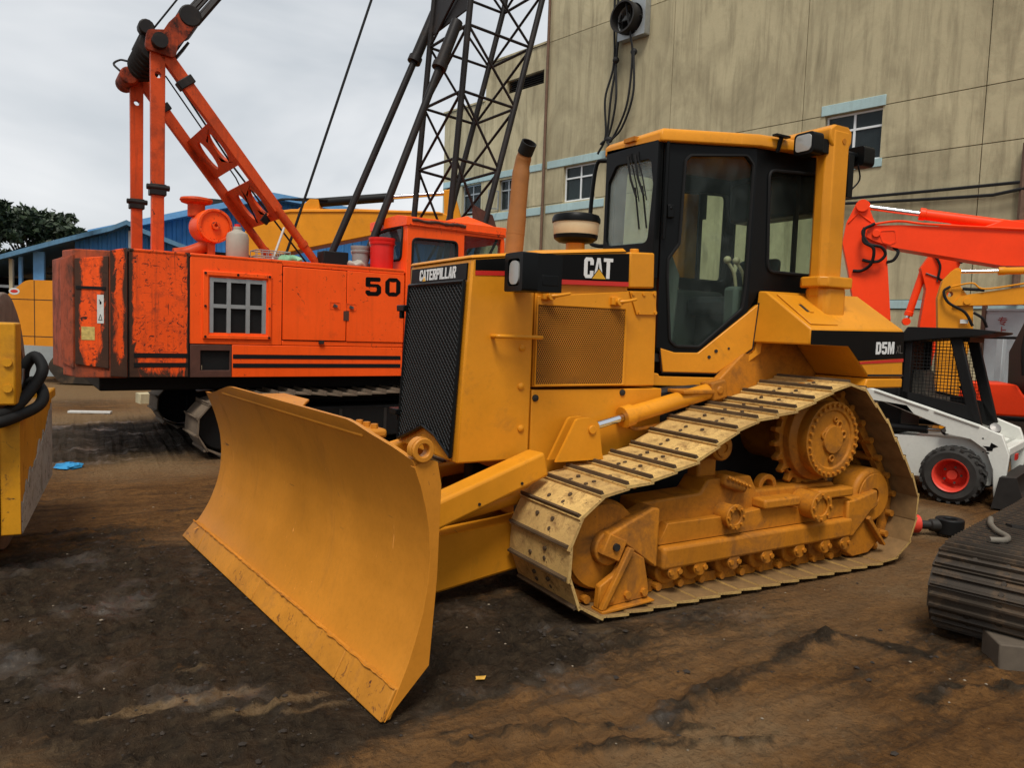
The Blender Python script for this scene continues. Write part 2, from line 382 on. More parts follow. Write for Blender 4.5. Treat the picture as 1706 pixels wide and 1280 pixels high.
for cx, cy, rx, ry, a in ((.3, 13.2, 3.5, 1.4, .8), (6.4, 4.2, 1.2, 1.0, .9), (2.2, 2.0, 1.6, .5, .5), (.2, 3.3, 1.0, .13, .75), (.72, 3.12, .55, .08, .8), (.55, 3.6, .5, .07, .7), (.85, 3.02, .5, .09, .6), (4.6, 2.9, 1.4, .6, .35), (-.6, 18, 6, 4, .9)):
    sand = np.maximum(sand, blob(GX, GY, cx, cy, rx, ry)*1.6*a*(.35+1.1*np.where(np.hypot(GX-2, GY-4) < 6, fbm(GX, GY, 2.2, 3, 95), .5)))
at = gm.attributes.new('sand', 'FLOAT', 'POINT'); at.data.foreach_set('value', np.clip(sand, 0, 1).ravel().astype(np.float32))
m, t, b, o = newmat('mud'); co = coords(t)
aw = t.nodes.new('ShaderNodeAttribute'); aw.attribute_name = 'wet_shade'; asn = t.nodes.new('ShaderNodeAttribute'); asn.attribute_name = 'sand'
n1 = noise(t, co, 2.1, 8, .7); n2 = noise(t, co, 11, 7, .75, .5); n3 = noise(t, co, 60, 4, .7)
cdry = mixc(t, ramp(t, n1, .3, .7), (.098, .046, .016), (.20, .098, .033))
cdry = mixc(t, mathn(t, 'MULTIPLY', ramp(t, n2, .42, .68), .65), cdry, (.042, .022, .011))
ns = noise(t, (lambda c_: c_)(coords(t, (.5, 4.2, 1))), 2.4, 7, .7, .3); cdry = mixc(t, mathn(t, 'MULTIPLY', ramp(t, ns, .48, .66), .68), cdry, (.036, .020, .011))
cdry = mixc(t, ramp(t, mathn(t, 'MULTIPLY', asn.outputs['Fac'], mathn(t, 'ADD', n2, .45)), .2, .8), cdry, (.21, .13, .066))
cwet_shade = mixc(t, ramp(t, n2, .35, .68), (.014, .0105, .0075), (.050, .035, .021))
cwet_shade = mixc(t, mathn(t, 'MULTIPLY', ramp(t, n1, .48, .66), .7), cwet_shade, (.062, .037, .020))
wf = ramp(t, mathn(t, 'ADD', aw.outputs['Fac'], mathn(t, 'MULTIPLY', mathn(t, 'ADD', mathn(t, 'SUBTRACT', n2, .5), mathn(t, 'SUBTRACT', ns, .5)), 1.1)), .30, .85)
c = mixc(t, wf, cdry, cwet_shade)
c = mixc(t, mathn(t, 'MULTIPLY', ramp(t, mathn(t, 'MULTIPLY', asn.outputs['Fac'], mathn(t, 'ADD', ns, n2)), .52, .82), .75), c, (.17, .11, .055))
c = mixc(t, mathn(t, 'MULTIPLY', ramp(t, n3, .62, .7), .4), c, (.20, .15, .10))
t.links.new(c, b.inputs['Base Color'])
vr = nnode(t, 'ShaderNodeTexVoronoi', Scale=26.0); t.links.new(co, vr.inputs['Vector']); n5 = noise(t, co, 170, 3, .6)
c = mixc(t, mathn(t, 'MULTIPLY', ramp(t, noise(t, co, 31, 6, .8), .52, .66), .55), c, (.022, .015, .010)); t.links.new(c, b.inputs['Base Color'])
pud = mathn(t, 'MULTIPLY', wf, ramp(t, noise(t, co, 1.7, 4, .6), .55, .66))
rg = mathn(t, 'SUBTRACT', .90, mathn(t, 'MULTIPLY', mathn(t, 'MULTIPLY', wf, ramp(t, n1, .35, .62)), .35))
rg = mathn(t, 'SUBTRACT', rg, mathn(t, 'MULTIPLY', pud, .38))
t.links.new(rg, b.inputs['Roughness']); t.links.new(mathn(t, 'ADD', .06, mathn(t, 'MULTIPLY', pud, .33)), b.inputs['Specular IOR Level'])
bump(t, b, mathn(t, 'ADD', mathn(t, 'ADD', n2, mathn(t, 'MULTIPLY', n3, .5)), mathn(t, 'ADD', mathn(t, 'MULTIPLY', vr.outputs['Distance'], .5), mathn(t, 'MULTIPLY', n5, .28))), .85, .03)
bn_ = [n_ for n_ in t.nodes if n_.type == 'BUMP'][0]; t.links.new(mathn(t, 'SUBTRACT', .95, mathn(t, 'MULTIPLY', pud, .72)), bn_.inputs['Strength'])
gm.materials.append(MATS['mud'])
go = bpy.data.objects.new('ground', gm); COL.objects.link(go); structure(go)
def gz(x, y): return float(ground_h(np.array([[x]]), np.array([[y]]))[0, 0])-.004

# ================================================================ CONCRETE BUILDING
def concrete(name, col, dark, streak=.6):
    m, t, b, o = newmat(name)
    co = coords(t); oi = t.nodes.new('ShaderNodeObjectInfo')
    n1 = noise(t, co, .55, 6, .65); n2 = noise(t, coords(t, (3.2, 3.2, .30)), 1.0, 8, .68, .4); n3 = noise(t, co, 9, 6, .7)
    n4 = noise(t, coords(t, (.42, .42, .30)), 1.0, 7, .68, 1.0)
    c = mixc(t, ramp(t, n1, .3, .72), tuple(x*.80 for x in col), col)
    c = mixc(t, mathn(t, 'MULTIPLY', ramp(t, n2, .47, .70), streak), c, dark)
    c = mixc(t, mathn(t, 'MULTIPLY', ramp(t, n4, .47, .68), streak*.75), c, dark)
    c = mixc(t, mathn(t, 'MULTIPLY', ramp(t, n3, .5, .7), .25), c, tuple(x*.6 for x in col))
    c = mixc(t, mathn(t, 'MULTIPLY', oi.outputs['Random'], .30), c, tuple(x*.45 for x in col))
    t.links.new(c, b.inputs['Base Color']); b.inputs['Roughness'].default_value = .9; b.inputs['Specular IOR Level'].default_value = .2
    bump(t, b, mathn(t, 'ADD', n3, n2), .25, .02); return m
concrete('concrete', (.55, .48, .30), (.13, .105, .062), .62)
concrete('blue_plaster', (.44, .60, .60), (.2, .22, .19), .3)
plain('joint', (.09, .075, .05), .95)
plain('window_white', (.72, .75, .75), .5, var=.08)
plain('aluminium', (.38, .40, .40), .45, .6)
plain('dark_room', (.02, .024, .024), .9)
plain('curtain', (.30, .35, .34), .9)
plain('cable', (.008, .008, .008), .7)
plain('pipe_rust', (.16, .09, .055), .7, var=.3)
ba = R(102); BO = (18.362, 14.113, 0)
bld = Thing('concrete_building', 'tall stained concrete factory building with pale blue window bands behind the bulldozer', 'building', BO, ba, world=False)
FRW = ((0, 0, 0), (1, 0, 0), (0, 0, 1), (0, 1, 0))
WINS = [(-1.05, .52, 6.45, 7.80, 1), (9.1, 10.72, 6.45, 7.76, 1), (13.48, 14.46, 6.45, 7.70, 2), (15.62, 16.95, 6.55, 7.74, 3)]
core = MB(); core.box(-30, 11.75, -9, -.36, 0, 17.2); core.box(11.75, 15.42, -9, -.36, 0, 12.5); core.box(15.42, 18.25, -9, -.36, 0, 11.0)
bld.part('wall_core', core, 'joint')
rows = [(0, 2.45), (2.69, 6.44), (6.44, 7.825), (7.825, 12.6), (12.6, 17.3)]
cols = [(-30, -17.5), (-17.5, -12.8), (-12.8, -8.14), (-8.14, -3.47), (-3.47, 1.2), (1.2, 5.87), (5.87, 11.85), (11.85, 15.5), (15.5, 18.35)]
for (s0, s1) in cols:
    for (z0, z1) in rows:
        top = 17.3 if s1 < 12 else (12.6 if s1 < 15.6 else 11.1)
        if z0 >= top: continue
        z1 = top if (z1 > top or top-z1 < .7) else z1
        g = .011
        holes = []
        for w in WINS:
            if w[0] > s0 and w[1] < s1 and z0 == 6.44:
                holes.append(w)
        if s0 == 11.85 and z0 == 7.825: holes.append((11.98, 14.18, 11.13, 11.66, 9))
        cuts = [s0+g]; segs = []
        if holes and z0 == 6.44:      # the window row: pieces between the windows
            x = s0+g
            for w in sorted(holes): segs.append((x, w[0])); x = w[1]
            segs.append((x, s1-g))
            for (p, q) in segs: bld.part('wall_panel', MB().box(p, q, -.35, 0, z0+g, z1-g), 'concrete', smooth=0)
            for w in holes: bld.part('wall_panel', MB().box(w[0]+.003, w[1]-.003, -.35, -.003, w[3]+.004, z1-g), 'concrete', smooth=0)
        elif holes:
            mb = MB(); mb.plate(rect(s0+g, s1-g, z0+g, z1-g), [rect(w[0], w[1], w[2], w[3])[::-1] for w in holes], FRW, -.35, 0)
            bld.part('wall_panel', mb, 'concrete', smooth=0)
        else: bld.part('wall_panel', MB().box(s0+g, s1-g, -.35, 0, z0+g, z1-g), 'concrete', smooth=0)
def band(s0, s1, z0, z1, y=.035): bld.part('blue_band', MB().box(s0, s1, -.2, y, z0, z1), 'blue_plaster', bevel=.01)
band(-1.12, .63, 7.81, 8.09); band(-1.12, .60, 6.22, 6.44); band(8.62, 11.6, 7.79, 8.07); band(11.9, 18.3, 7.79, 8.05); band(8.62, 11.6, 6.09, 6.38); band(11.9, 18.3, 6.07, 6.37)
band(-20, 18.3, 2.46, 2.68)
bld.part('vent_recess', MB().box(11.9, 14.3, -.34, -.30, 11.0, 11.75), 'dark_void')
for k in range(6): bld.part('louvre', MB().obox((13.08, -.18, 11.19+k*.085), 2.18, .12, .012, rx=R(-35)), 'dark_steel')
def wall_window(s0, s1, z0, z1, kind):
    w = bld.part('window', MB().box(s0-.02, s1+.02, -.345, -.335, z0-.02, z1+.02), 'dark_room')
    y0, y1 = -.20, -.12; f = .055; mat = 'window_white' if kind == 1 else 'aluminium'
    fr = MB(); fr.plate(rect(s0, s1, z0, z1), [rect(s0+f, s1-f, z0+f, z1-f)[::-1]], FRW, y0, y1)
    bld.part('frame', fr, mat, w, .006)
    mid = (s0+s1)/2; zt = z0+(z1-z0)*.66
    mu = MB().box(mid-.03, mid+.03, y0+.005, y1-.005, z0+f, z1-f); bld.part('mullion', mu, mat, w)
    tr = MB().box(s0+f, s1-f, y0+.008, y1-.003, zt-.028, zt+.028); bld.part('transom', tr, mat, w)
    for a, c in ((s0+f, mid-.03), (mid+.03, s1-f)):
        for e, g in ((z0+f, zt-.028), (zt+.028, z1-f)):
            bld.part('pane', MB().box(a, c, -.168, -.160, e, g), 'window_glass', w, smooth=0)
    if kind == 1: bld.part('curtain', MB().box(mid+.04, s1-f, -.30, -.29, z0+.1, zt), 'curtain', w)
    if kind == 2:   # casement standing open
        fr = MB(); fr.plate(rect(0, .5, z0+.05, zt), [rect(.05, .45, z0+.1, zt-.05)[::-1]], ((s1-.02, .0, 0), (.25, .97, 0), (0, 0, 1), (.97, -.25, 0)), -.015, .015)
        bld.part('casement', fr, mat, w)
for w in WINS: wall_window(*w)
bld.part('drain_pipe', MB().tube([(11.72, .09, 17), (11.72, .09, 2.2)], .055, 10), 'pipe_rust')
bld.part('parapet', MB().box(-30, 11.9, -.45, .06, 17.31, 17.45), 'concrete')
bld.part('coping', MB().box(11.86, 15.55, -.45, .05, 12.605, 12.68), 'concrete'); bld.part('coping', MB().box(15.56, 18.4, -.45, .05, 11.105, 11.18), 'concrete')
# wall fan on its bracket
fan = Thing('wall_fan', 'square pale exhaust fan high on the concrete wall above the bulldozer cab', 'fan', (BO[0]+math.cos(ba)*7.5, BO[1]+math.sin(ba)*7.5, 12.25), ba, world=False)
mb = MB(); mb.plate(rect(-.62, .56, -.62, .62, .04), [circ(0, 0, .53, n=32)[::-1]], FRW, .02, .30); fan.part('housing', mb, 'aluminium', bevel=.01)
fan.part('back_plate', MB().cyl((0, .03, 0), (0, .05, 0), .56, 32), 'dark_void')
mb = MB(); mb.ring((.12, .20, .04), (0, 1, 0), .47, .53, .42, 36); fan.part('shroud', mb, 'dark_steel')
for k in range(3):
    a = k*2*math.pi/3+.5; mb = MB()
    mb.add([(math.cos(a+d)*r, .16+h, math.sin(a+d)*r) for r, d, h in ((.1, -.5, .05), (.47, -.42, .07), (.47, .42, -.05), (.1, .5, -.04))]+[(math.cos(a+d)*r, .172+h, math.sin(a+d)*r) for r, d, h in ((.1, -.5, .05), (.47, -.42, .07), (.47, .42, -.05), (.1, .5, -.04))], [(0, 1, 2, 3), (7, 6, 5, 4), (0, 4, 5, 1), (1, 5, 6, 2), (2, 6, 7, 3), (3, 7, 4, 0)])
    fan.part('blade', mb, 'aluminium')
fan.part('hub', MB().cyl((0, .1, 0), (0, .28, 0), .12, 20), 'dark_steel')
mb = MB()
for a in (0, math.pi/2, math.pi): mb.cyl((0, .30, 0), (math.cos(a)*.52, .32, math.sin(a)*.52), .025, 8)
fan.part('bracket', mb, 'dark_steel')
def bw(s, y, z): return (BO[0]+math.cos(ba)*s-math.sin(ba)*y, BO[1]+math.sin(ba)*s+math.cos(ba)*y, z)
# bundle of cables dropping down the wall
paths = [[(8.15, .25, 17), (8.2, .2, 14), (8.15, .2, 11.2), (8.28, .25, 9.8), (8.4, .2, 8.6), (8.2, .35, 8.1)],
         [(7.85, .25, 17), (7.95, .25, 13), (8.15, .2, 11.0), (8.0, .3, 9.7), (8.32, .2, 8.6), (8.6, .35, 8.2)],
         [(7.7, .3, 17), (7.62, .45, 13.2), (7.42, .4, 11.8), (7.35, .3, 11.0), (7.5, .3, 9.4), (8.1, .25, 8.4), (8.35, .3, 8.25)],
         [(8.28, .22, 17), (8.32, .22, 13), (8.25, .2, 11.0), (8.5, .3, 9.8), (8.45, .25, 8.5), (8.75, .3, 7.9)],
         [(7.3, .3, 11.1), (7.2, .35, 9.7), (7.7, .25, 8.7), (8.2, .25, 8.3)]]
for k, p in enumerate(paths):
    mb = MB().tube(arcpath([bw(*q) for q in p], 8), .042, 6)
    single('hanging_cable', mb, 'cable', ['second cable from the left in the bundle down the concrete wall', 'third cable from the left, in the middle of the bundle on the concrete wall', 'loose black cable bowing past the wall fan', 'leftmost black cable of the bundle down the concrete wall', 'short black cable loop swinging below the wall fan'][k], 'cable', group='cables hanging on the concrete wall')
for (s, z, lb) in ((8.15, 11.05, 'black knot binding the left wall cables halfway up the wall'), (7.36, 11.15, 'black knot on the loose cable below the wall fan'), (8.3, 8.35, 'black clamp gathering the wall cables at the bottom of the bundle')):
    single('cable_clamp', MB().sphere(bw(s, .22, z), .12, 6), 'cable', lb, 'clamp')
for k, (dz, sag) in enumerate(((0, .12), (-.10, .30))):
    p = [bw(s, .14+.04*k, 5.36+dz*(s > -4)+(-s)*.012-(sag*math.sin(math.pi*(s+14)/14.6 if s > -14 else 0)) + .1) for s in np.linspace(.6, -14, 24)]
    single('wall_cable', MB().tube(p, .04, 6), 'cable', ['upper of two black cables strung along the wall over the red excavator', 'lower sagging black cable strung along the wall over the red excavator'][k], 'cable')
single('wall_conduit', MB().tube([bw(-4.45, .12, 6.3), bw(-4.45, .12, 2.6)], .09, 8), 'pipe_rust', 'brown vertical conduit on the concrete wall at the right edge', 'pipe')

# ================================================================ BLUE SHEDS
def corrugated(name, col):
    return paint(name, col, rough=.5, var=.25, dirt=.12, dirtcol=(.05, .06, .07), streak=.35, fine=.1)
corrugated('blue_sheet', (.045, .20, .48)); corrugated('blue_roof', (.10, .22, .34)); plain('blue_trim', (.13, .33, .60), .5)
def corr_sheet(u0, u1, zt, zb, y, amp=.03, pitch=.25):
    """ribbed wall sheet whose top follows zt(u)"""
    us = []; u = u0
    while u < u1:
        for d, a in ((0, 0), (.12, 0), (.15, 1), (.22, 1)):
            if u+d*pitch/.25 < u1: us.append((u+d*pitch/.25, a))
        u += pitch
    us.append((u1, 0)); mb = MB(); n = len(us)
    vs = [(u, y-a*amp, zb) for u, a in us]+[(u, y-a*amp, zt(u)) for u, a in us]+[(u, y+.04, zb) for u, a in us]+[(u, y+.04, zt(u)) for u, a in us]
    fs = []
    for i in range(n-1): fs += [(i, i+1, n+i+1, n+i), (2*n+i+1, 2*n+i, 3*n+i, 3*n+i+1), (n+i, n+i+1, 3*n+i+1, 3*n+i), (i+1, i, 2*n+i, 2*n+i+1)]
    fs += [(0, n, 3*n, 2*n), (n-1, 3*n-1, 4*n-1, 2*n-1)]
    mb.add(vs, fs); return mb
shed = Thing('blue_open_shed', 'blue sheet metal shed with sagging gable roof and open dark bay at the left', 'shed', (0, 27, 0), R(-10), world=False)
lp = [(-9, 1.9), (-1.95, 3.02), (-.5, 3.56), (.6, 3.95), (1.1, 4.12), (1.52, 4.34), (2.0, 4.1), (4.0, 3.4)]
def zroof(u, pts=lp):
    for (a, b), (c, d) in zip(pts[:-1], pts[1:]):
        if a <= u <= c: return b+(d-b)*(u-a)/(c-a)
    return pts[-1][1]
mb = MB()
for (a, b), (c, d) in zip(lp[:-1], lp[1:]):
    mb.hexa([(a, -.5, b), (c, -.5, d), (c, 9, d), (a, 9, b), (a, -.5, b+.14), (c, -.5, d+.14), (c, 9, d+.14), (a, 9, b+.14)])
shed.part('roof', mb, 'blue_roof', smooth=60)
shed.part('gable_sheet', corr_sheet(.05, 1.55, lambda u: zroof(u)-.002, 0, 0), 'blue_sheet', smooth=20)
shed.part('gable_sheet', corr_sheet(1.6, 3.9, lambda u: zroof(u)-.002, 0, .05), 'blue_sheet', smooth=20)
shed.part('corner_trim', MB().box(1.52, 1.62, -.06, .1, 0, 4.2), 'window_white')
for x, w, mt in ((-1.62, .09, 'cream_plastic'), (-1.38, .08, 'blue_trim'), (-.9, .28, 'blue_trim'), (-4.2, .2, 'blue_trim'), (-6.6, .2, 'blue_trim')):
    shed.part('post', MB().box(x-w/2, x+w/2, -.1, .1, 0, zroof(x)-.01), mt)
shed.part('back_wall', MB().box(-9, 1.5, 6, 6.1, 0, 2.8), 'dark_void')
shed.part('rail', MB().box(-9, -.9, -.02, .04, 2.28, 2.36), 'aluminium')
for k in range(9): shed.part('stacked_sheet', MB().obox((-.3+.06*(k % 3), .7+.05*k, 1.9+k*.13), 1.3, .5, .05, rz=.1*(k % 4), ry=.12*((k*7) % 3-1)), 'dark_steel')
shed2 = Thing('blue_gable_shed', 'long blue corrugated gable shed behind the crane', 'shed', (0, 31, 0), R(-6), world=False)
lp2 = [(.5, 4.25), (6.6, 6.15), (19.0, 5.0), (24, 4.4)]
mb = MB()
for (a, b), (c, d) in zip(lp2[:-1], lp2[1:]):
    mb.hexa([(a, -.6, b), (c, -.6, d), (c, 12, d), (a, 12, b), (a, -.6, b+.22), (c, -.6, d+.22), (c, 12, d+.22), (a, 12, b+.22)])
shed2.part('roof', mb, 'blue_trim', smooth=60)
shed2.part('gable_sheet', corr_sheet(.6, 24, lambda u: zroof(u, lp2)-.002, 0, 0, .05, .34), 'blue_sheet', smooth=20)
for x in (8.2, 9.6): shed2.part('window', MB().box(x, x+1.15, -.09, -.05, 2.9, 4.0), 'dark_room')
shed2.part('ridge_vent', MB().hexa([(3.7, 2, 5.4), (5.4, 2, 5.9), (5.4, 3, 5.9), (3.7, 3, 5.4), (3.85, 2, 6.3), (5.3, 2, 6.3), (5.3, 3, 6.3), (3.85, 3, 6.3)]), 'dark_steel')
single('grey_hall_roof', MB().prism([(11, 0), (27, 0), (27, 5.1), (17.5, 6.6), (15.5, 6.6), (11, 5.5)], 'y', 36, 46), 'concrete', 'low grey roofed hall far behind the yellow boom', 'building')

# ================================================================ TREE
plain('bark', (.07, .05, .035), .9, var=.3)
m, t, b, o = newmat('leaves'); gi = t.nodes.new('ShaderNodeNewGeometry'); co = coords(t)
c = mixc(t, gi.outputs['Random Per Island'], (.008, .017, .006), (.035, .062, .018)); c = mixc(t, ramp(t, noise(t, co, .9, 3), .35, .7), mixc(t, .5, c, (.012, .022, .008)), c)
t.links.new(c, b.inputs['Base Color']); b.inputs['Roughness'].default_value = .6
def leaf_crown(clumps, n, size, seed):
    g = np.random.default_rng(seed); mb = MB(); vs = []; fs = []
    wts = np.array([c[3]**2.2 for c in clumps]); wts /= wts.sum(); pick = g.choice(len(clumps), n, p=wts)
    for k in pick:
        cx, cy, cz, r = clumps[k]; d = g.normal(size=3); d /= np.linalg.norm(d); rr = r*(g.random()**.45)*(1+.15*g.normal())
        p = np.array((cx, cy, cz))+d*rr*np.array((1, 1, .8))
        a = g.normal(size=3); a /= np.linalg.norm(a); bb = np.cross(a, g.normal(size=3)); bb /= np.linalg.norm(bb); s = size*(.6+.8*g.random())
        i = len(vs); vs += [p-a*s, p+bb*s*.42, p+a*s, p-bb*s*.42]; fs.append((i, i+1, i+2, i+3))
    mb.v = [tuple(map(float, q)) for q in vs]; mb.f = fs; return mb
def tree(x, y, h, rad, label, seed, lean=0):
    g = random.Random(seed); T = Thing('leafy_tree', label, 'tree', (x, y, 0), world=False)
    tr = MB().tube([(0, 0, -.2), (.1, 0, h*.25), (.05+lean, .1, h*.5), (lean*1.4, 0, h*.8)], [.32, .26, .18, .05], 9)
    cl = []
    for k in range(26):
        a = g.random()*6.28; q = g.random()**.6; zz = h*(.42+.5*g.random()); rr = rad*q*(1.05-.55*abs(zz/h-.6)/.4)
        p = (lean+math.cos(a)*rr, math.sin(a)*rr, zz); cl.append((*p, rad*(.16+.16*g.random())))
        tr.tube([(lean*.8, 0, h*(.3+.2*g.random())), (p[0]*.55, p[1]*.55, p[2]*.85), p], [.09, .05, .015], 5)
    for k in range(16):
        a = g.random()*6.28; cl.append((lean+math.cos(a)*rad*(.75+.3*g.random()), math.sin(a)*rad*.8, h*(.55+.42*g.random()), rad*.11))
    T.part('trunk', tr, 'bark'); me = leaf_crown(cl, 16000, .17, seed)
    T.part('crown', me, 'leaves', smooth=0)
tree(-1.9, 43.5, 6.6, 2.9, 'dark green leafy tree rising behind the left end of the blue shed', 5, .3)
tree(-6.2, 46, 6.2, 2.6, 'dark tree at the left edge of the photo beyond the shed', 9)

# ================================================================ BULLDOZER  (front towards -X, near side at low Y, centre line Y = 4.4)
DO = (3.6, 4.4, 0)
dz = Thing('bulldozer', 'yellow crawler bulldozer with angled blade and black cab in the foreground', 'bulldozer', DO)
CY = 4.4
def mir(y): return 2*CY-y
# ---- tracks: every shoe and link pair is a piece of its own
TP = [(2.50, .035), (2.34, .11), (2.272, .24), (2.25, .36), (2.28, .55), (2.41, .69), (2.55, .737), (2.80, .77), (3.14, .865), (3.32, .965), (3.50, 1.058), (3.66, 1.102), (3.80, 1.115), (3.97, 1.145),
      (4.12, 1.198), (4.39, 1.295), (4.47, 1.31), (4.60, 1.285), (4.88, 1.055), (5.11, .78), (5.285, .56), (5.32, .46), (5.305, .31), (5.25, .15), (5.16, .07), (5.02, .035)]
def resample(P, n):
    P = [Vector((a, b)) for a, b in P]; P.append(P[0]); seg = [(P[i+1]-P[i]).length for i in range(len(P)-1)]; tot = sum(seg); out = []; step = tot/n
    i = 0; acc = 0
    for k in range(n):
        d = k*step
        while acc+seg[i] < d: acc += seg[i]; i += 1
        out.append(P[i]+(P[i+1]-P[i])*((d-acc)/seg[i]))
    return out, step
def shoe_bolts_ok(): return True
def track(thing, path, n, y0, y1, shoe_mat, bar_mat, link_mat, name='track', grouser=.028, bars=1, bolts=True, off=(0, 0, 0), links=True, hole_mat='grouser'):
    """a chain of separate shoes along the closed path (x, z); y0..y1 is the shoe width"""
    pts, step = resample(path, n); ctr = sum(pts, Vector((0, 0)))/n
    w = y1-y0; ym = (y0+y1)/2
    tr = MB()
    # rails of the chain: the part that carries the shoes
    ins = []
    for k in range(n):
        a = pts[k]; tng = (pts[(k+1) % n]-pts[k-1]).normalized(); nn = Vector((-tng.y, tng.x))
        if nn.dot(ctr-a) < 0: nn = -nn
        ins.append(a+nn*.055)
    for sgn in (-1, 1): tr.tube([(q.x, ym+sgn*.075, q.y) for q in ins], .022, 6, closed=True)
    T = thing.part(name, tr, link_mat)
    # shared shoe mesh, local: x along the chain, y across, z outward
    sm = MB(); L2 = step/2
    sm.prism([(-L2-.002, -.004), (-L2*.2, -.008), (L2-.016, -.014), (L2+.016, -.016), (L2+.016, -.003), (L2*.3, .006), (-L2+.01, .014), (-L2-.002, .014)], 'y', -w/2, w/2)
    me_s = sm.mesh('track_shoe', smooth=30)
    me_s.materials.append(MATS[shoe_mat])
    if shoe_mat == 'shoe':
        me_s.materials.append(MATS['shoe_inner_shaded'])
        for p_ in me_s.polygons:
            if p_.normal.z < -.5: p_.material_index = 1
    gb = MB()
    for b in range(bars):
        x = -L2+.012+b*step/bars
        gb.prism([(x-.008, .006), (x+.018, .006), (x+.010, grouser+.006), (x-.002, grouser+.006)], 'y', -w/2+.012, w/2-.012)
    me_g = gb.mesh('grouser', smooth=30); me_g.materials.append(MATS[bar_mat])
    if bolts:
        me_b = MB().cyl((0, 0, .004), (0, 0, .019), .0135, 6).mesh('shoe_bolt', smooth=30); me_b.materials.append(MATS[hole_mat]); gr_ = random.Random(n)
    if links:
        lk = MB()
        for s in (-1, 1):
            lk.prism(rnd([(-L2*.92, -.075), (L2*.92, -.075), (L2*1.02, -.015), (-L2*.92, -.012)], .02, 3), 'y', s*.075-.016+s*.02, s*.075+.016+s*.02)
        lk.cyl((L2, -.155, -.05), (L2, .155, -.05), .024, 10); lk.cyl((L2, -.10, -.05), (L2, .10, -.05), .032, 10)
        me_l = lk.mesh('track_link', smooth=30); me_l.materials.append(MATS[link_mat])
    for k in range(n):
        a, c = pts[k], pts[(k+1) % n]; mid = (a+c)/2; tng = (c-a).normalized(); nn = Vector((-tng.y, tng.x))
        if nn.dot(ctr-mid) > 0: nn = -nn
        zx = Vector((nn.x, 0, nn.y)); xx = Vector((tng.x, 0, tng.y)); yx = zx.cross(xx)
        mt = Matrix((xx, yx, zx)).transposed().to_4x4(); mt.translation = Vector((mid.x-thing.off[0], ym-thing.off[1], mid.y-thing.off[2]))
        for nm, me in (('track_shoe', me_s), ('grouser', me_g))+((('track_link', me_l),) if links else ()):
            o = bpy.data.objects.new(nm, me); COL.objects.link(o); o.parent = T; o.matrix_local = mt
        if bolts:
            for bx in (-.02, .035):
                for by in (-.075, .075):
                    if gr_.random() < .12: continue
                    o = bpy.data.objects.new('shoe_bolt', me_b); COL.objects.link(o); o.parent = T; o.matrix_local = mt @ Matrix.Translation((bx+gr_.uniform(-.004, .004), by+gr_.uniform(-.004, .004), gr_.uniform(-.008, 0)))
    return T
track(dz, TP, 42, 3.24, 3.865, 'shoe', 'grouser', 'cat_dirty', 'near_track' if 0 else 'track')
track(dz, TP, 42, 4.935, 5.56, 'shoe', 'grouser', 'cat_dirty', 'track', bolts=False)

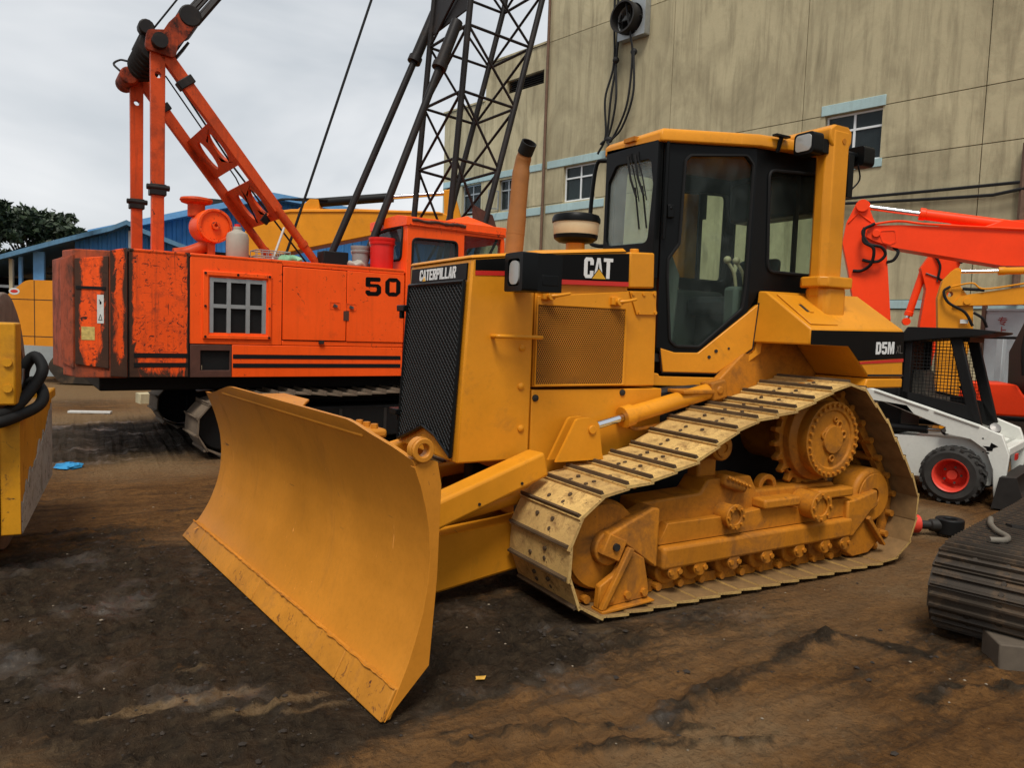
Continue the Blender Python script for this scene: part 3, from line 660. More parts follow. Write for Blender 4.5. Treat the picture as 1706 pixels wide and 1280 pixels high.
for side in (0, 1):
    Y = (lambda y: y) if side == 0 else mir
    def yb(mb, x0, x1, a, b, z0, z1): lo, hi = sorted((Y(a), Y(b))); return mb.box(x0, x1, lo, hi, z0, z1)
    def yp(mb, pts, a, b): lo, hi = sorted((Y(a), Y(b))); return mb.prism(pts, 'y', lo, hi)
    def yc(mb, x, z, a, b, r, n=20, r2=None): return mb.cyl((x, Y(a), z), (x, Y(b), z), r, n, r2)
    sgn = -1 if side == 0 else 1
    # track roller frame
    F = dz.part('roller_frame', yp(MB(), [(2.90, .25), (4.70, .225), (4.70, .50), (4.62, .60), (3.86, .60), (3.80, .70), (3.42, .70), (3.36, .62), (2.90, .60)], 3.44, 3.66), 'cat_dirty', bevel=.015)
    dz.part('guard_plate', yp(MB(), [(2.985, .205), (4.70, .225), (4.71, .36), (2.985, .345)], 3.325, 3.44), 'cat_dirty', F, .022, 3)
    dz.part('side_plate', yp(MB(), [(2.985, .35), (4.705, .365), (4.70, .495), (4.30, .50), (4.28, .47), (3.82, .495), (3.60, .475), (3.05, .475)], 3.375, 3.44), 'cat_dirty', F, .012)
    for x0, x1, z in ((3.82, 4.16, .515), (4.34, 4.70, .535)):
        dz.part('step_pad', yb(MB(), x0, x1, 3.33, 3.45, z-.02, z+.045), 'cat_dirty', F, .015)
    for hx, hz, rr, yo in ((3.55, .478, .082, 3.33), (4.275, .49, .105, 3.27)):
        h = dz.part('hub_cap', yc(MB(), hx, hz, yo, 3.46, rr*.86, 24), 'cat_dirty', F, .01)
        rm = MB(); rm.ring((hx, Y(yo), hz), (0, sgn, 0), rr*.55, rr*.98, .016, 24)
        dz.part('hub_ring', rm, 'cat_dirty', h, .004)
        bolts(dz, 'hub_bolt', [(hx+math.cos(k*math.pi/4)*rr*.78, Y(yo-.012), hz+math.sin(k*math.pi/4)*rr*.78) for k in range(8)], (0, sgn*.018, 0), rr*.13, 'cat_dirty', h)
    mb = MB(); mb.obox((3.62, Y(3.44), .665), .20, .13, .08, ry=R(18)); c = dz.part('valve_cover', mb, 'cat_dirty', F, .03, 3)
    bolts(dz, 'cover_bolt', [(3.53+.03*k, Y(3.375), .71-.011*k) for k in range(7)], (0, sgn*.012, .012), .011, 'cat_dirty', c)
    mb = MB(); mb.ring((4.02, Y(3.52)-.03, .60), (0, 1, 0), .05, .085, .06, 20); dz.part('lifting_lug', mb, 'cat_dirty', F, .006)
    # bottom rollers with round end caps
    for k, x in enumerate((3.085, 3.29, 3.575, 3.87, 4.18, 4.44, 4.645)):
        r = dz.part('bottom_roller', yc(MB(), x, .175, 3.40, 3.64, .085, 20), 'cat_dirty', F, .012)
        mb = MB(); yc(mb, x, .19, 3.33, 3.42, .052, 16); dz.part('roller_cap', mb, 'cat_dirty', r, .006)
        bolts(dz, 'cap_bolt', [(x+.033*j, Y(3.334), .19) for j in (-1, 1)], (0, sgn*.016, 0), .017, 'cat_dirty', r)
    # front idler, yoke and guard
    I = dz.part('front_idler', yc(MB(), 2.60, .385, 3.41, 3.63, .262, 40), 'cat_dirty', None, .03, 3)
    mb = MB(); mb.ring((2.60, Y(3.40), .385), (0, sgn, 0), .10, .245, .012, 36); dz.part('idler_disc', mb, 'cat_dirty', I, .004)
    dz.part('idler_hub', yc(MB(), 2.60, .385, 3.34, 3.42, .10, 24), 'cat_dirty', I, .01)
    dz.part('idler_yoke', yp(MB(), [(2.55, .465), (2.88, .60), (2.93, .59), (2.93, .245), (2.90, .25), (2.69, .40)], 3.31, 3.46), 'cat_dirty', F, .014)
    mb = MB(); mb.obox((2.60, Y(3.325), .40), .135, .06, .125, ry=R(25)); k_ = dz.part('idler_block', mb, 'cat_dirty', F, .006)
    dz.part('block_bolt', yc(MB(), 2.605, .405, 3.28, 3.30, .022, 10), 'dark_steel', k_)
    dz.part('front_guard', yp(MB(), [(2.50, .065), (2.86, .085), (2.86, .15), (2.82, .315), (2.70, .385), (2.62, .25), (2.51, .19)], 3.30, 3.345), 'cat_dirty', F, .008)
    dz.part('guard_rib', yp(MB(), [(2.50, .065), (2.535, .065), (2.72, .385), (2.685, .40)], 3.265, 3.30), 'cat_dirty', F, .006)
    bolts(dz, 'guard_bolt', [(x, Y(3.30), .12) for x in (2.58, 2.70, 2.82)], (0, sgn*.02, 0), .022, 'cat_dirty', F, 8)
    dz.part('guard_lip', yp(MB(), [(2.50, .045), (2.87, .068), (2.87, .08), (2.50, .063)], 3.255, 3.36), 'cat_dirty', F, .004)
    # rear idler and its bracket
    I = dz.part('rear_idler', yc(MB(), 5.005, .475, 3.40, 3.62, .205, 36), 'cat_dirty', None, .03, 3)
    mb = MB(); mb.ring((5.005, Y(3.395), .475), (0, sgn, 0), .06, .17, .012, 30); dz.part('idler_disc', mb, 'cat_dirty', I, .004)
    dz.part('rear_bracket', yp(MB(), [(4.66, .225), (4.74, .225), (4.92, .385), (5.0, .42), (4.98, .535), (4.70, .48), (4.66, .48)], 3.34, 3.44), 'cat_dirty', F, .012)
    dz.part('rear_guard', yp(MB(), [(4.69, .115), (4.78, .065), (4.97, .075), (5.07, .14), (4.90, .34), (4.75, .235), (4.69, .21)], 3.37, 3.42), 'cat_dirty', F, .008)
    dz.part('guard_rib', yp(MB(), [(4.875, .335), (4.90, .355), (5.10, .13), (5.08, .12)], 3.325, 3.37), 'cat_dirty', F, .005)
    # final drive with toothed sprocket
    S = MB(); prof = []
    for k in range(23):
        a = k*2*math.pi/23
        for d, r in ((-.07, .335), (-.035, .385), (.035, .385), (.07, .335)): prof.append((4.47+math.cos(a+d)*r, .93+math.sin(a+d)*r))
    lo, hi = sorted((Y(3.515), Y(3.565))); S.plate(prof, [], ((0, 0, 0), (1, 0, 0), (0, 0, 1), (0, 1, 0)), lo, hi)
    sp = dz.part('sprocket', S, 'cat_dirty', None, .006)
    fd = MB(); fd.lathe([(.30, 0), (.30, .12), (.255, .15), (.262, .20), (.262, .235), (.20, .235), (.195, .222), (.10, .225), (.095, .245), (.0, .245)], (4.465, Y(3.585), .92), (0, sgn, 0), 48)
    f2 = dz.part('final_drive', fd, 'cat_dirty', None, .004)
    me_n = MB().cyl((0, 0, 0), (0, sgn*.02, 0), .013, 6).mesh('drive_bolt', smooth=0); me_n.materials.append(MATS['cat_dirty'])
    for k in range(30):
        a = k*2*math.pi/30; o = link('drive_bolt', me_n, None, f2); o.location = (4.465+math.cos(a)*.236-DO[0], Y(3.352)-DO[1], .92+math.sin(a)*.236-DO[2])
    for px, pz, r in ((.06, .10, .032), (-.085, .03, .03), (.11, .03, .03), (.0, -.13, .028), (.02, .135, .02)):
        mb = MB(); mb.ring((4.465+px, Y(3.365), .92+pz), (0, sgn, 0), r*.5, r, .02, 14); dz.part('drain_plug', mb, 'cat_dirty', f2, .004)
    cr = dz.part('carrier_roller', yc(MB(), 3.515, .90, 3.42, 3.62, .085, 22), 'cat_dirty', None, .012)
    mb = MB(); mb.ring((3.515, Y(3.42), .90), (0, sgn, 0), .03, .06, .012, 18); dz.part('roller_cap', mb, 'cat_dirty', cr)
    mb = MB(); yb(mb, 3.44, 3.60, 3.55, 3.66, .60, .82); dz.part('roller_bracket', mb, 'cat_dirty', None, .02)
    # main frame side (hull plates behind the track, coloured dark to paint the shade inside it)
    mb = MB(); yp(mb, [(2.40, .40), (5.15, .40), (5.22, 1.28), (4.9, 1.36), (3.35, 1.20), (2.40, .86)], 3.985, 4.10); dz.part('hull_plate', mb, 'dark_steel', None, .02)
    mb = MB(); yc(mb, 4.47, .93, 3.56, 4.2, .22, 24); dz.part('axle_housing', mb, 'cat_dirty', None, .02)
mb = MB(); mb.box(2.45, 5.15, 4.0, 4.8, .38, .48); dz.part('belly_pan', mb, 'cat_dirty', None, .02)

# ---- engine hood
HN, HF = 3.94, 4.86
def nx_(z): return 1.985-(2.0-z)*.055            # leaning nose
hood = dz.part('engine_hood', MB().prism([(nx_(.80), .80), (2.41, .80), (2.41, 2.045), (nx_(1.99), 1.99)], 'y', HN, HF), 'cat', bevel=.012)
# radiator opening frame and diamond mesh
ob = MB(); bo = [(3.985, .86), (4.30, .92), (4.50, .92), (4.815, .88), (4.815, 1.80), (3.985, 1.80)]
bo = [(3.985, .835), (4.22, .93), (4.42, .965), (4.60, .90), (4.815, .83), (4.815, 1.86), (3.985, 1.86)]
gr = MB()
xg = lambda z: nx_(z)-.006
pl = MB(); n = len(bo); pl.add([(xg(z)-.004, y, z) for y, z in bo]+[(xg(z), y, z) for y, z in bo], [tuple(range(n)), tuple(range(2*n-1, n-1, -1))]+[(i, (i+1) % n, (i+1) % n+n, i+n) for i in range(n)])
gb_ = dz.part('radiator_core', pl, 'dark_void', hood, smooth=0)
gm_ = MB()
def inside(y, z):
    if not (3.985 <= y <= 4.815 and z <= 1.86): return False
    for i in range(n):
        pass
    pts = bo[:5]
    for (a, b), (c, d) in zip(pts[:-1], pts[1:]):
        if a <= y <= c: return z >= b+(d-b)*(y-a)/(c-a)+.005
    return False
# expanded metal: zig-zag strands that meet at the diamond corners
dy, dzv = .0235, .0175
ny_ = int((4.815-3.985)/dy); nz_ = int((1.86-.82)/dzv)
for i in range(ny_+1):
    for j in range(nz_+1):
        y0 = 3.985+i*dy; z0 = .82+j*dzv
        if (i+j) % 2: continue
        for sy in (-1, 1):
            y1, z1 = y0+sy*dy, z0+dzv
            if inside(y0, z0) and inside(y1, z1):
                p = Vector((xg(z0)-.012, y0, z0)); q = Vector((xg(z1)-.012, y1, z1)); d = (q-p).normalized(); sd_ = Vector((1, 0, 0)).cross(d)*.0036
                f = Vector((-.003, 0, 0)); gm_.add([p-sd_, p+sd_, q+sd_, q-sd_, p-sd_*.3+f, p+sd_*.3+f, q+sd_*.3+f, q-sd_*.3+f], [(4, 5, 6, 7), (0, 4, 7, 3), (1, 2, 6, 5)])
grille = link('grille_mesh', (lambda me: me)(gm_.mesh('grille_mesh', DO, 0)), 'grille_black', hood)
fm = MB(); 
for (a, b) in zip(bo, bo[1:]+bo[:1]): fm.tube([(xg(a[1])-.014, a[0], a[1]), (xg(b[1])-.014, b[0], b[1])], .011, 6)
dz.part('grille_frame', fm, 'black_paint', hood)
# header with name, side bands
hd = MB(); hd.hexa([(xg(1.872)-.004, 3.985, 1.872), (xg(1.872)+.01, 3.985, 1.872), (xg(1.872)+.01, 4.815, 1.872), (xg(1.872)-.004, 4.815, 1.872), (xg(1.975)-.004, 3.985, 1.968), (xg(1.975)+.01, 3.985, 1.968), (xg(1.975)+.01, 4.815, 1.968), (xg(1.975)-.004, 4.815, 1.968)])
hdr = dz.part('name_plate', hd, 'decal_black', hood)
NU, NV, NNrm = (0, -1, 0), (.055, 0, .998), (-1, 0, .055)
def letters(thing, rows, par, mat, fr, depth=.003, name='lettering'):
    """bold condensed block capitals from polygons: rows = [(polys with holes)...] in (u, v)"""
    mb = MB()
    for outer, holes in rows: mb.plate(outer, [h[::-1] for h in holes], fr, .0005, depth)
    return thing.part(name, mb, mat, par, smooth=0)
def glyph(ch, x, w, h, t):
    """outline of a condensed bold capital in a w x h box, stroke t"""
    def rr(a, b, c, d): return [(x+a, b), (x+c, b), (x+c, d), (x+a, d)]
    v = t*.85
    if ch == 'C': return [([(x+.18*w, 0), (x+.82*w, 0), (x+w, .14*h), (x+w, .36*h), (x+w-t, .36*h), (x+w-t, v), (x+t, v), (x+t, h-v), (x+w-t, h-v), (x+w-t, .64*h), (x+w, .64*h), (x+w, .86*h), (x+.82*w, h), (x+.18*w, h), (x, .86*h), (x, .14*h)], [])]
    if ch == 'A': return [([(x, 0), (x+t, 0), (x+t+.03*w, .2*h), (x+w-t-.03*w, .2*h), (x+w-t, 0), (x+w, 0), (x+.66*w, h), (x+.34*w, h)], [[(x+.5*w-.13*w, .38*h), (x+.5*w+.13*w, .38*h), (x+.5*w, .8*h)]])]
    if ch == 'T': return [([(x+(w-t)/2, 0), (x+(w+t)/2, 0), (x+(w+t)/2, h-v), (x+w, h-v), (x+w, h), (x, h), (x, h-v), (x+(w-t)/2, h-v)], [])]
    if ch == 'E': return [([(x, 0), (x+w, 0), (x+w, v), (x+t, v), (x+t, .42*h), (x+.85*w, .42*h), (x+.85*w, .42*h+v), (x+t, .42*h+v), (x+t, h-v), (x+w, h-v), (x+w, h), (x, h)], [])]
    if ch == 'I': return [(rr(0, 0, t, h), [])]
    if ch == 'L': return [([(x, 0), (x+w, 0), (x+w, v), (x+t, v), (x+t, h), (x, h)], [])]
    if ch == 'P': return [([(x, 0), (x+t, 0), (x+t, .4*h), (x+.8*w, .4*h), (x+w, .52*h), (x+w, .88*h), (x+.8*w, h), (x, h)], [[(x+t, .4*h+v), (x+w-t, .4*h+v), (x+w-t, h-v), (x+t, h-v)]])]
    if ch == 'R': return [([(x, 0), (x+t, 0), (x+t, .4*h), (x+.45*w, .4*h), (x+w-t, 0), (x+w, 0), (x+.72*w, .42*h), (x+w, .54*h), (x+w, .88*h), (x+.8*w, h), (x, h)], [[(x+t, .4*h+v), (x+w-t, .4*h+v), (x+w-t, h-v), (x+t, h-v)]])]
    if ch == 'D': return [([(x, 0), (x+.7*w, 0), (x+w, .2*h), (x+w, .8*h), (x+.7*w, h), (x, h)], [[(x+t, v), (x+w-t, v+.04*h), (x+w-t, h-v-.04*h), (x+t, h-v)]])]
    if ch == 'M': return [([(x, 0), (x+.8*t, 0), (x+.8*t, .7*h), (x+.5*w-.25*t, 0), (x+.5*w+.25*t, 0), (x+w-.8*t, .7*h), (x+w-.8*t, 0), (x+w, 0), (x+w, h), (x+w-t*1.15, h), (x+.5*w, .35*h), (x+t*1.15, h), (x, h)], [])]
    if ch == '5': return [([(x+.15*w, 0), (x+.8*w, 0), (x+w, .16*h), (x+w, .5*h), (x+.8*w, .64*h), (x+t, .64*h), (x+t, h-v), (x+.95*w, h-v), (x+.95*w, h), (x, h), (x, .48*h), (x+w-t, .48*h), (x+w-t, v), (x+t, v), (x+t, .3*h), (x, .3*h), (x, .14*h)], [])]
    if ch == '0': return [([(x+.25*w, 0), (x+.75*w, 0), (x+w, .2*h), (x+w, .8*h), (x+.75*w, h), (x+.25*w, h), (x, .8*h), (x, .2*h)], [[(x+t, .2*h), (x+.42*w, v), (x+.58*w, v), (x+w-t, .2*h), (x+w-t, .8*h), (x+.58*w, h-v), (x+.42*w, h-v), (x+t, .8*h)]])]
    if ch == 'X': return [([(x, 0), (x+t, 0), (x+.5*w, .36*h), (x+w-t, 0), (x+w, 0), (x+.64*w, .5*h), (x+w, h), (x+w-t, h), (x+.5*w, .64*h), (x+t, h), (x, h), (x+.36*w, .5*h)], [])]
    return []
def word(txt, w, h, t, gap, x0=0):
    out = []; x = x0
    for ch in txt:
        ww = t if ch == 'I' else (w*1.25 if ch == 'M' else w); out += glyph(ch, x, ww, h, t); x += ww+gap
    return out, x
rows_, xe = word('CATERPILLAR', .0455, .070, .0150, .0072)
letters(dz, rows_, hdr, 'decal_white', ((xg(1.885)-.0045, 4.665, 1.886), NU, NV, NNrm))
letters(dz, [([(.058, -.004), (.102, -.004), (.080, .026)], [])], hdr, 'decal_yellow', ((xg(1.885)-.0075, 4.665, 1.886), NU, NV, NNrm), name='emblem')
# hood top sheet, rear hood with perforated door
ht = MB(); ht.hexa([(1.975, 3.93, 1.992), (2.42, 3.93, 2.047), (2.42, 4.87, 2.047), (1.975, 4.87, 1.992), (1.985, 3.95, 2.012), (2.42, 3.95, 2.066), (2.42, 4.85, 2.066), (1.985, 4.85, 2.012)]); dz.part('hood_top', ht, 'cat', hood, .008)
rh = dz.part('engine_side', MB().prism([(2.425, 1.245), (3.385, 1.245), (3.37, 1.88), (3.125, 1.87), (3.11, 2.115), (2.425, 2.05)], 'y', HN+.012, HF-.012), 'cat', bevel=.006)
dz.part('lower_side', MB().prism([(2.42, .66), (3.45, .76), (3.45, 1.228), (2.42, 1.228)], 'y', HN+.006, HF-.006), 'cat', None, .006)
rt_ = MB(); rt_.hexa([(2.42, 3.94, 2.052), (3.10, 3.94, 2.118), (3.10, 4.86, 2.118), (2.42, 4.86, 2.052), (2.42, 3.98, 2.075), (3.10, 3.98, 2.142), (3.10, 4.82, 2.142), (2.42, 4.82, 2.075)]); dz.part('hood_top', rt_, 'cat', rh, .008)
dz.part('tank_cover', MB().prism([(3.118, 1.885), (3.335, 1.895), (3.325, 2.128), (3.118, 2.118)], 'y', 3.935, 4.865), 'cat', rh, .012)
dz.part('filler_cap', MB().cyl((3.22, 4.02, 2.125), (3.22, 4.02, 2.15), .03, 16), 'cat', rh, .004)
# bolted access plate
dz.part('access_plate', MB().prism([(3.135, 1.865), (3.35, 1.872), (3.37, 1.72), (3.20, 1.715)], 'y', 3.94, 3.953), 'cat', rh, .003)
bolts(dz, 'plate_bolt', [(x, 3.942, z) for x, z in ((3.16, 1.852), (3.25, 1.853), (3.34, 1.858), (3.355, 1.735), (3.22, 1.73))], (0, -.01, 0), .012, 'cat', rh, 8)
# perforated screen: a sheet of hexagonal holes
ps = MB(); x0, x1, z0, z1 = 2.435, 3.105, 1.262, 1.752
pp = .0150; rowh = pp*.866; nr = int((z1-z0)/rowh); nc = int((x1-x0)/pp)
Yp = HN-.006
for j in range(nr):
    for i in range(nc):
        cx = x0+pp*(i+.5+(.5 if j % 2 else 0)); cz = z0+rowh*(j+.5)
        if cx+pp*.5 > x1: continue
        out = [(cx+pp*.5774*math.cos(math.pi/6+k*math.pi/3), cz+pp*.5774*math.sin(math.pi/6+k*math.pi/3)) for k in range(6)]
        inn = [(cx+pp*.425*math.cos(math.pi/6+k*math.pi/3), cz+pp*.425*math.sin(math.pi/6+k*math.pi/3)) for k in range(6)]
        b0 = len(ps.v); ps.v += [(a, Yp, b_) for a, b_ in out]+[(a, Yp, b_) for a, b_ in inn]+[(a, Yp+.004, b_) for a, b_ in inn]
        ps.f += [(b0+k, b0+(k+1) % 6, b0+6+(k+1) % 6, b0+6+k) for k in range(6)]+[(b0+6+k, b0+6+(k+1) % 6, b0+12+(k+1) % 6, b0+12+k) for k in range(6)]
sc_ = dz.part('perforated_screen', ps, 'screen_brown', rh, smooth=0)
dz.part('screen_backing', MB().box(x0, x1, HN-.0005, HN+.006, z0, z1), 'dark_void', rh)
df = MB(); df.plate([(2.428, 1.248), (3.118, 1.252), (3.118, 1.862), (2.428, 1.80)], [rect(x0+.002, x1-.004, z0+.002, z1-.006)[::-1]], ((0, 0, 0), (1, 0, 0), (0, 0, 1), (0, 1, 0)), HN-.010, HN+.004)
dz.part('engine_door', df, 'cat', rh, .004)
for x, z, l in ((2.50, 1.80, .13), (3.02, 1.79, .12)):
    mb = MB(); mb.cyl((x, HN-.02, z), (x, HN-.06, z), .026, 12); mb.tube([(x, HN-.05, z), (x+.03, HN-.075, z+.005), (x+l*.9, HN-.08, z+.022)], [.014, .011, .009], 8); mb.obox((x-.02, HN-.02, z+.005), .06, .03, .05)
    dz.part('door_latch', mb, 'cat', rh, .003)
# decal bands: black and red along the hood
BF = ((0, 0, 0), (1, 0, 0), (0, 0, 1), (0, -1, 0))
def decal(name, pts, y, mat, par, t=.003): return dz.part(name, MB().prism(pts, 'y', y-t, y), mat, par, smooth=0)
decal('black_band', [(2.005, 1.925), (2.40, 1.945), (2.40, 2.035), (2.005, 1.985)], HN, 'decal_black', hood)
decal('red_band', [(2.005, 1.897), (2.40, 1.915), (2.40, 1.943), (2.005, 1.923)], HN, 'decal_red', hood)
decal('black_band', [(2.428, 1.905), (3.112, 1.925), (3.108, 2.105), (2.428, 2.045)], HN+.012, 'decal_black', rh, .024)
decal('red_band', [(2.428, 1.875), (3.112, 1.895), (3.112, 1.923), (2.428, 1.903)], HN+.012, 'decal_red', rh, .0245)
CF = ((2.755, HN-.0125, 1.928), (1, 0, .03), (0, 0, 1), (0, -1, 0))
rows_, xe = word('CAT', .072, .128, .026, .003)
lg = letters(dz, rows_, rh, 'decal_white', CF)
letters(dz, [([(.062, -.003), (.168, -.003), (.113, .058)], [])], rh, 'decal_yellow', CF, .005, 'emblem')
letters(dz, [([(.056, -.003), (.062, -.003), (.113, .058), (.168, -.003), (.174, -.003), (.113, .066)], [])], rh, 'decal_black', CF, .0045, 'emblem_edge')
# grab bar, bolts, seams
gbar = MB().tube(arcpath([(2.13, HN+.005, 1.548), (2.13, HN-.05, 1.55), (2.16, HN-.075, 1.55), (2.40, HN-.075, 1.55), (2.43, HN-.05, 1.55), (2.43, HN+.005, 1.55)], 5), .0125, 10); dz.part('grab_bar', gbar, 'cat', hood)
for x, z in ((2.336, 1.483), (2.336, 1.251), (2.345, .994)): dz.part('bolt_head', MB().lathe([(.022, 0), (.021, .008), (.012, .014), (.0, .016)], (x, HN, z), (0, -1, 0), 14), 'cat', hood)
for x, z in ((2.445, 1.178), (3.114, 1.204)): dz.part('bolt_head', MB().lathe([(.022, 0), (.021, .008), (.0, .014)], (x, HN+.006, z), (0, -1, 0), 14), 'dark_steel', hood)
for y, z in ((4.90, 1.70), (4.90, 1.0)):
    mb = MB(); mb.box(1.93-(1.985-nx_(z)), 1.99, 4.80, 4.93, z-.012, z+.03); mb.cyl((1.95, 4.92, z-.06), (1.95, 4.92, z+.03), .018, 10); dz.part('grille_hinge', mb, 'black_paint', hood, .006)
# headlamp boxes
for yo, s in ((3.60, 1), (5.0, -1)):
    b0, b1 = sorted((yo, yo+.20*s if s > 0 else yo+.20)) if s > 0 else (5.0, 5.2)
    mb = MB(); mb.plate(rect(b0, b1, 1.805, 2.02, .015), [rect(b0+.03, b1-.035, 1.835, 1.985, .03)[::-1]], ((2.12, 0, 0), (0, 1, 0), (0, 0, 1), (1, 0, 0)), 0, .10); mb.box(2.22, 2.38, b0+.002, b1-.002, 1.808, 2.018)
    hb = dz.part('headlamp_box', mb, 'black_paint', None, .01)
    c = ((b0+b1)/2, 1.91); mb = MB(); mb.plate(rnd([(c[0]-.052, 1.843), (c[0]+.052, 1.843), (c[0]+.05, 1.975), (c[0]-.05, 1.975)], .045, 6), [], ((2.122, 0, 0), (0, 1, 0), (0, 0, 1), (1, 0, 0)), 0, .03)
    dz.part('headlamp_lens', mb, 'lamp_lens', hb, .02, 3)
    mb = MB(); mb.box(2.25, 2.36, min(b0, 3.93) if s > 0 else 4.85, 3.96 if s > 0 else 5.02, 1.84, 1.90); dz.part('lamp_bracket', mb, 'black_paint', hb, .005)
# exhaust stack and pre-cleaner
ex = MB().tube(arcpath([(2.456, 4.3, 2.03), (2.475, 4.3, 2.3), (2.495, 4.3, 2.60), (2.503, 4.285, 2.69), (2.503, 4.25, 2.745)], 5), [.060]*6+[.056]*5+[.050]*5+[.046]*5, 18)
e = dz.part('exhaust_pipe', ex, 'exhaust_rust')
dz.part('exhaust_collar', MB().cyl((2.468, 4.3, 2.2), (2.469, 4.3, 2.215), .061, 18), 'exhaust_rust', e)
dz.part('exhaust_mouth', MB().lathe([(.045, -.05), (.050, -.05), (.050, .025), (.042, .025), (.042, -.04), (.0, -.04)], (2.503, 4.24, 2.755), (0, -.65, .76), 20), 'dark_void', e)
pc = dz.part('air_precleaner', MB().lathe([(.085, .02), (.140, .03), (.152, .05), (.160, .15), (.155, .175), (.145, .19), (.0, .2)], (3.02, 4.42, 2.20), (0, 0, 1), 36), 'cream_plastic')
dz.part('precleaner_lid', MB().lathe([(.160, .138), (.167, .142), (.168, .168), (.157, .19), (.10, .204), (.0, .208)], (3.02, 4.42, 2.20), (0, 0, 1), 36), 'black_paint', pc)
dz.part('precleaner_base', MB().lathe([(.062, .0), (.12, .008), (.150, .03), (.1545, .056), (.14, .05), (.062, .04)], (3.02, 4.42, 2.20), (0, 0, 1), 32), 'black_paint', pc)
dz.part('intake_pipe', MB().cyl((3.02, 4.42, 2.10), (3.02, 4.42, 2.215), .066, 20), 'cat', pc)

# ---- cab: narrow faceted front, flared doors
FX = 3.5; FN = (3.5, 4.11); BN = (4.15, 3.88); RN_ = (4.98, 3.86)
def quadframe(a, b, inward):
    U = Vector((b[0]-a[0], b[1]-a[1], 0)); l = U.length; U.normalize(); N = Vector((U.y, -U.x, 0))
    return ((a[0], a[1], 0), U, (0, 0, 1), N if inward else -N), l
def near_far(fn):
    fn(0); fn(1)
cabP = None
fr, l = quadframe((FX, 4.69), (FX, 4.11), True)   # front wall, u from far to near
ow_ = [(0, 1.98), (l, 1.98), (l, 2.915), (0, 2.94)]; gw = rnd([(.03, 2.235), (l-.07, 2.225), (l-.035, 2.62), (l-.07, 2.80), (.12, 2.815), (.035, 2.70)], .06, 5)
mb = MB(); mb.plate(ow_, [gw[::-1]], fr, -.005, .045); cabF = dz.part('cab_front', mb, 'black_paint', None, .006)
mb = MB(); mb.plate(gw, [], fr, .015, .021); dz.part('windscreen', mb, 'dusty_glass', cabF, smooth=0)
mb = MB(); mb.tube([Vector(fr[0])+fr[1]*u+Vector((0, 0, v))+Vector(fr[3])*-.006 for u, v in gw], .011, 6, closed=True); dz.part('window_seal', mb, 'rubber', cabF)
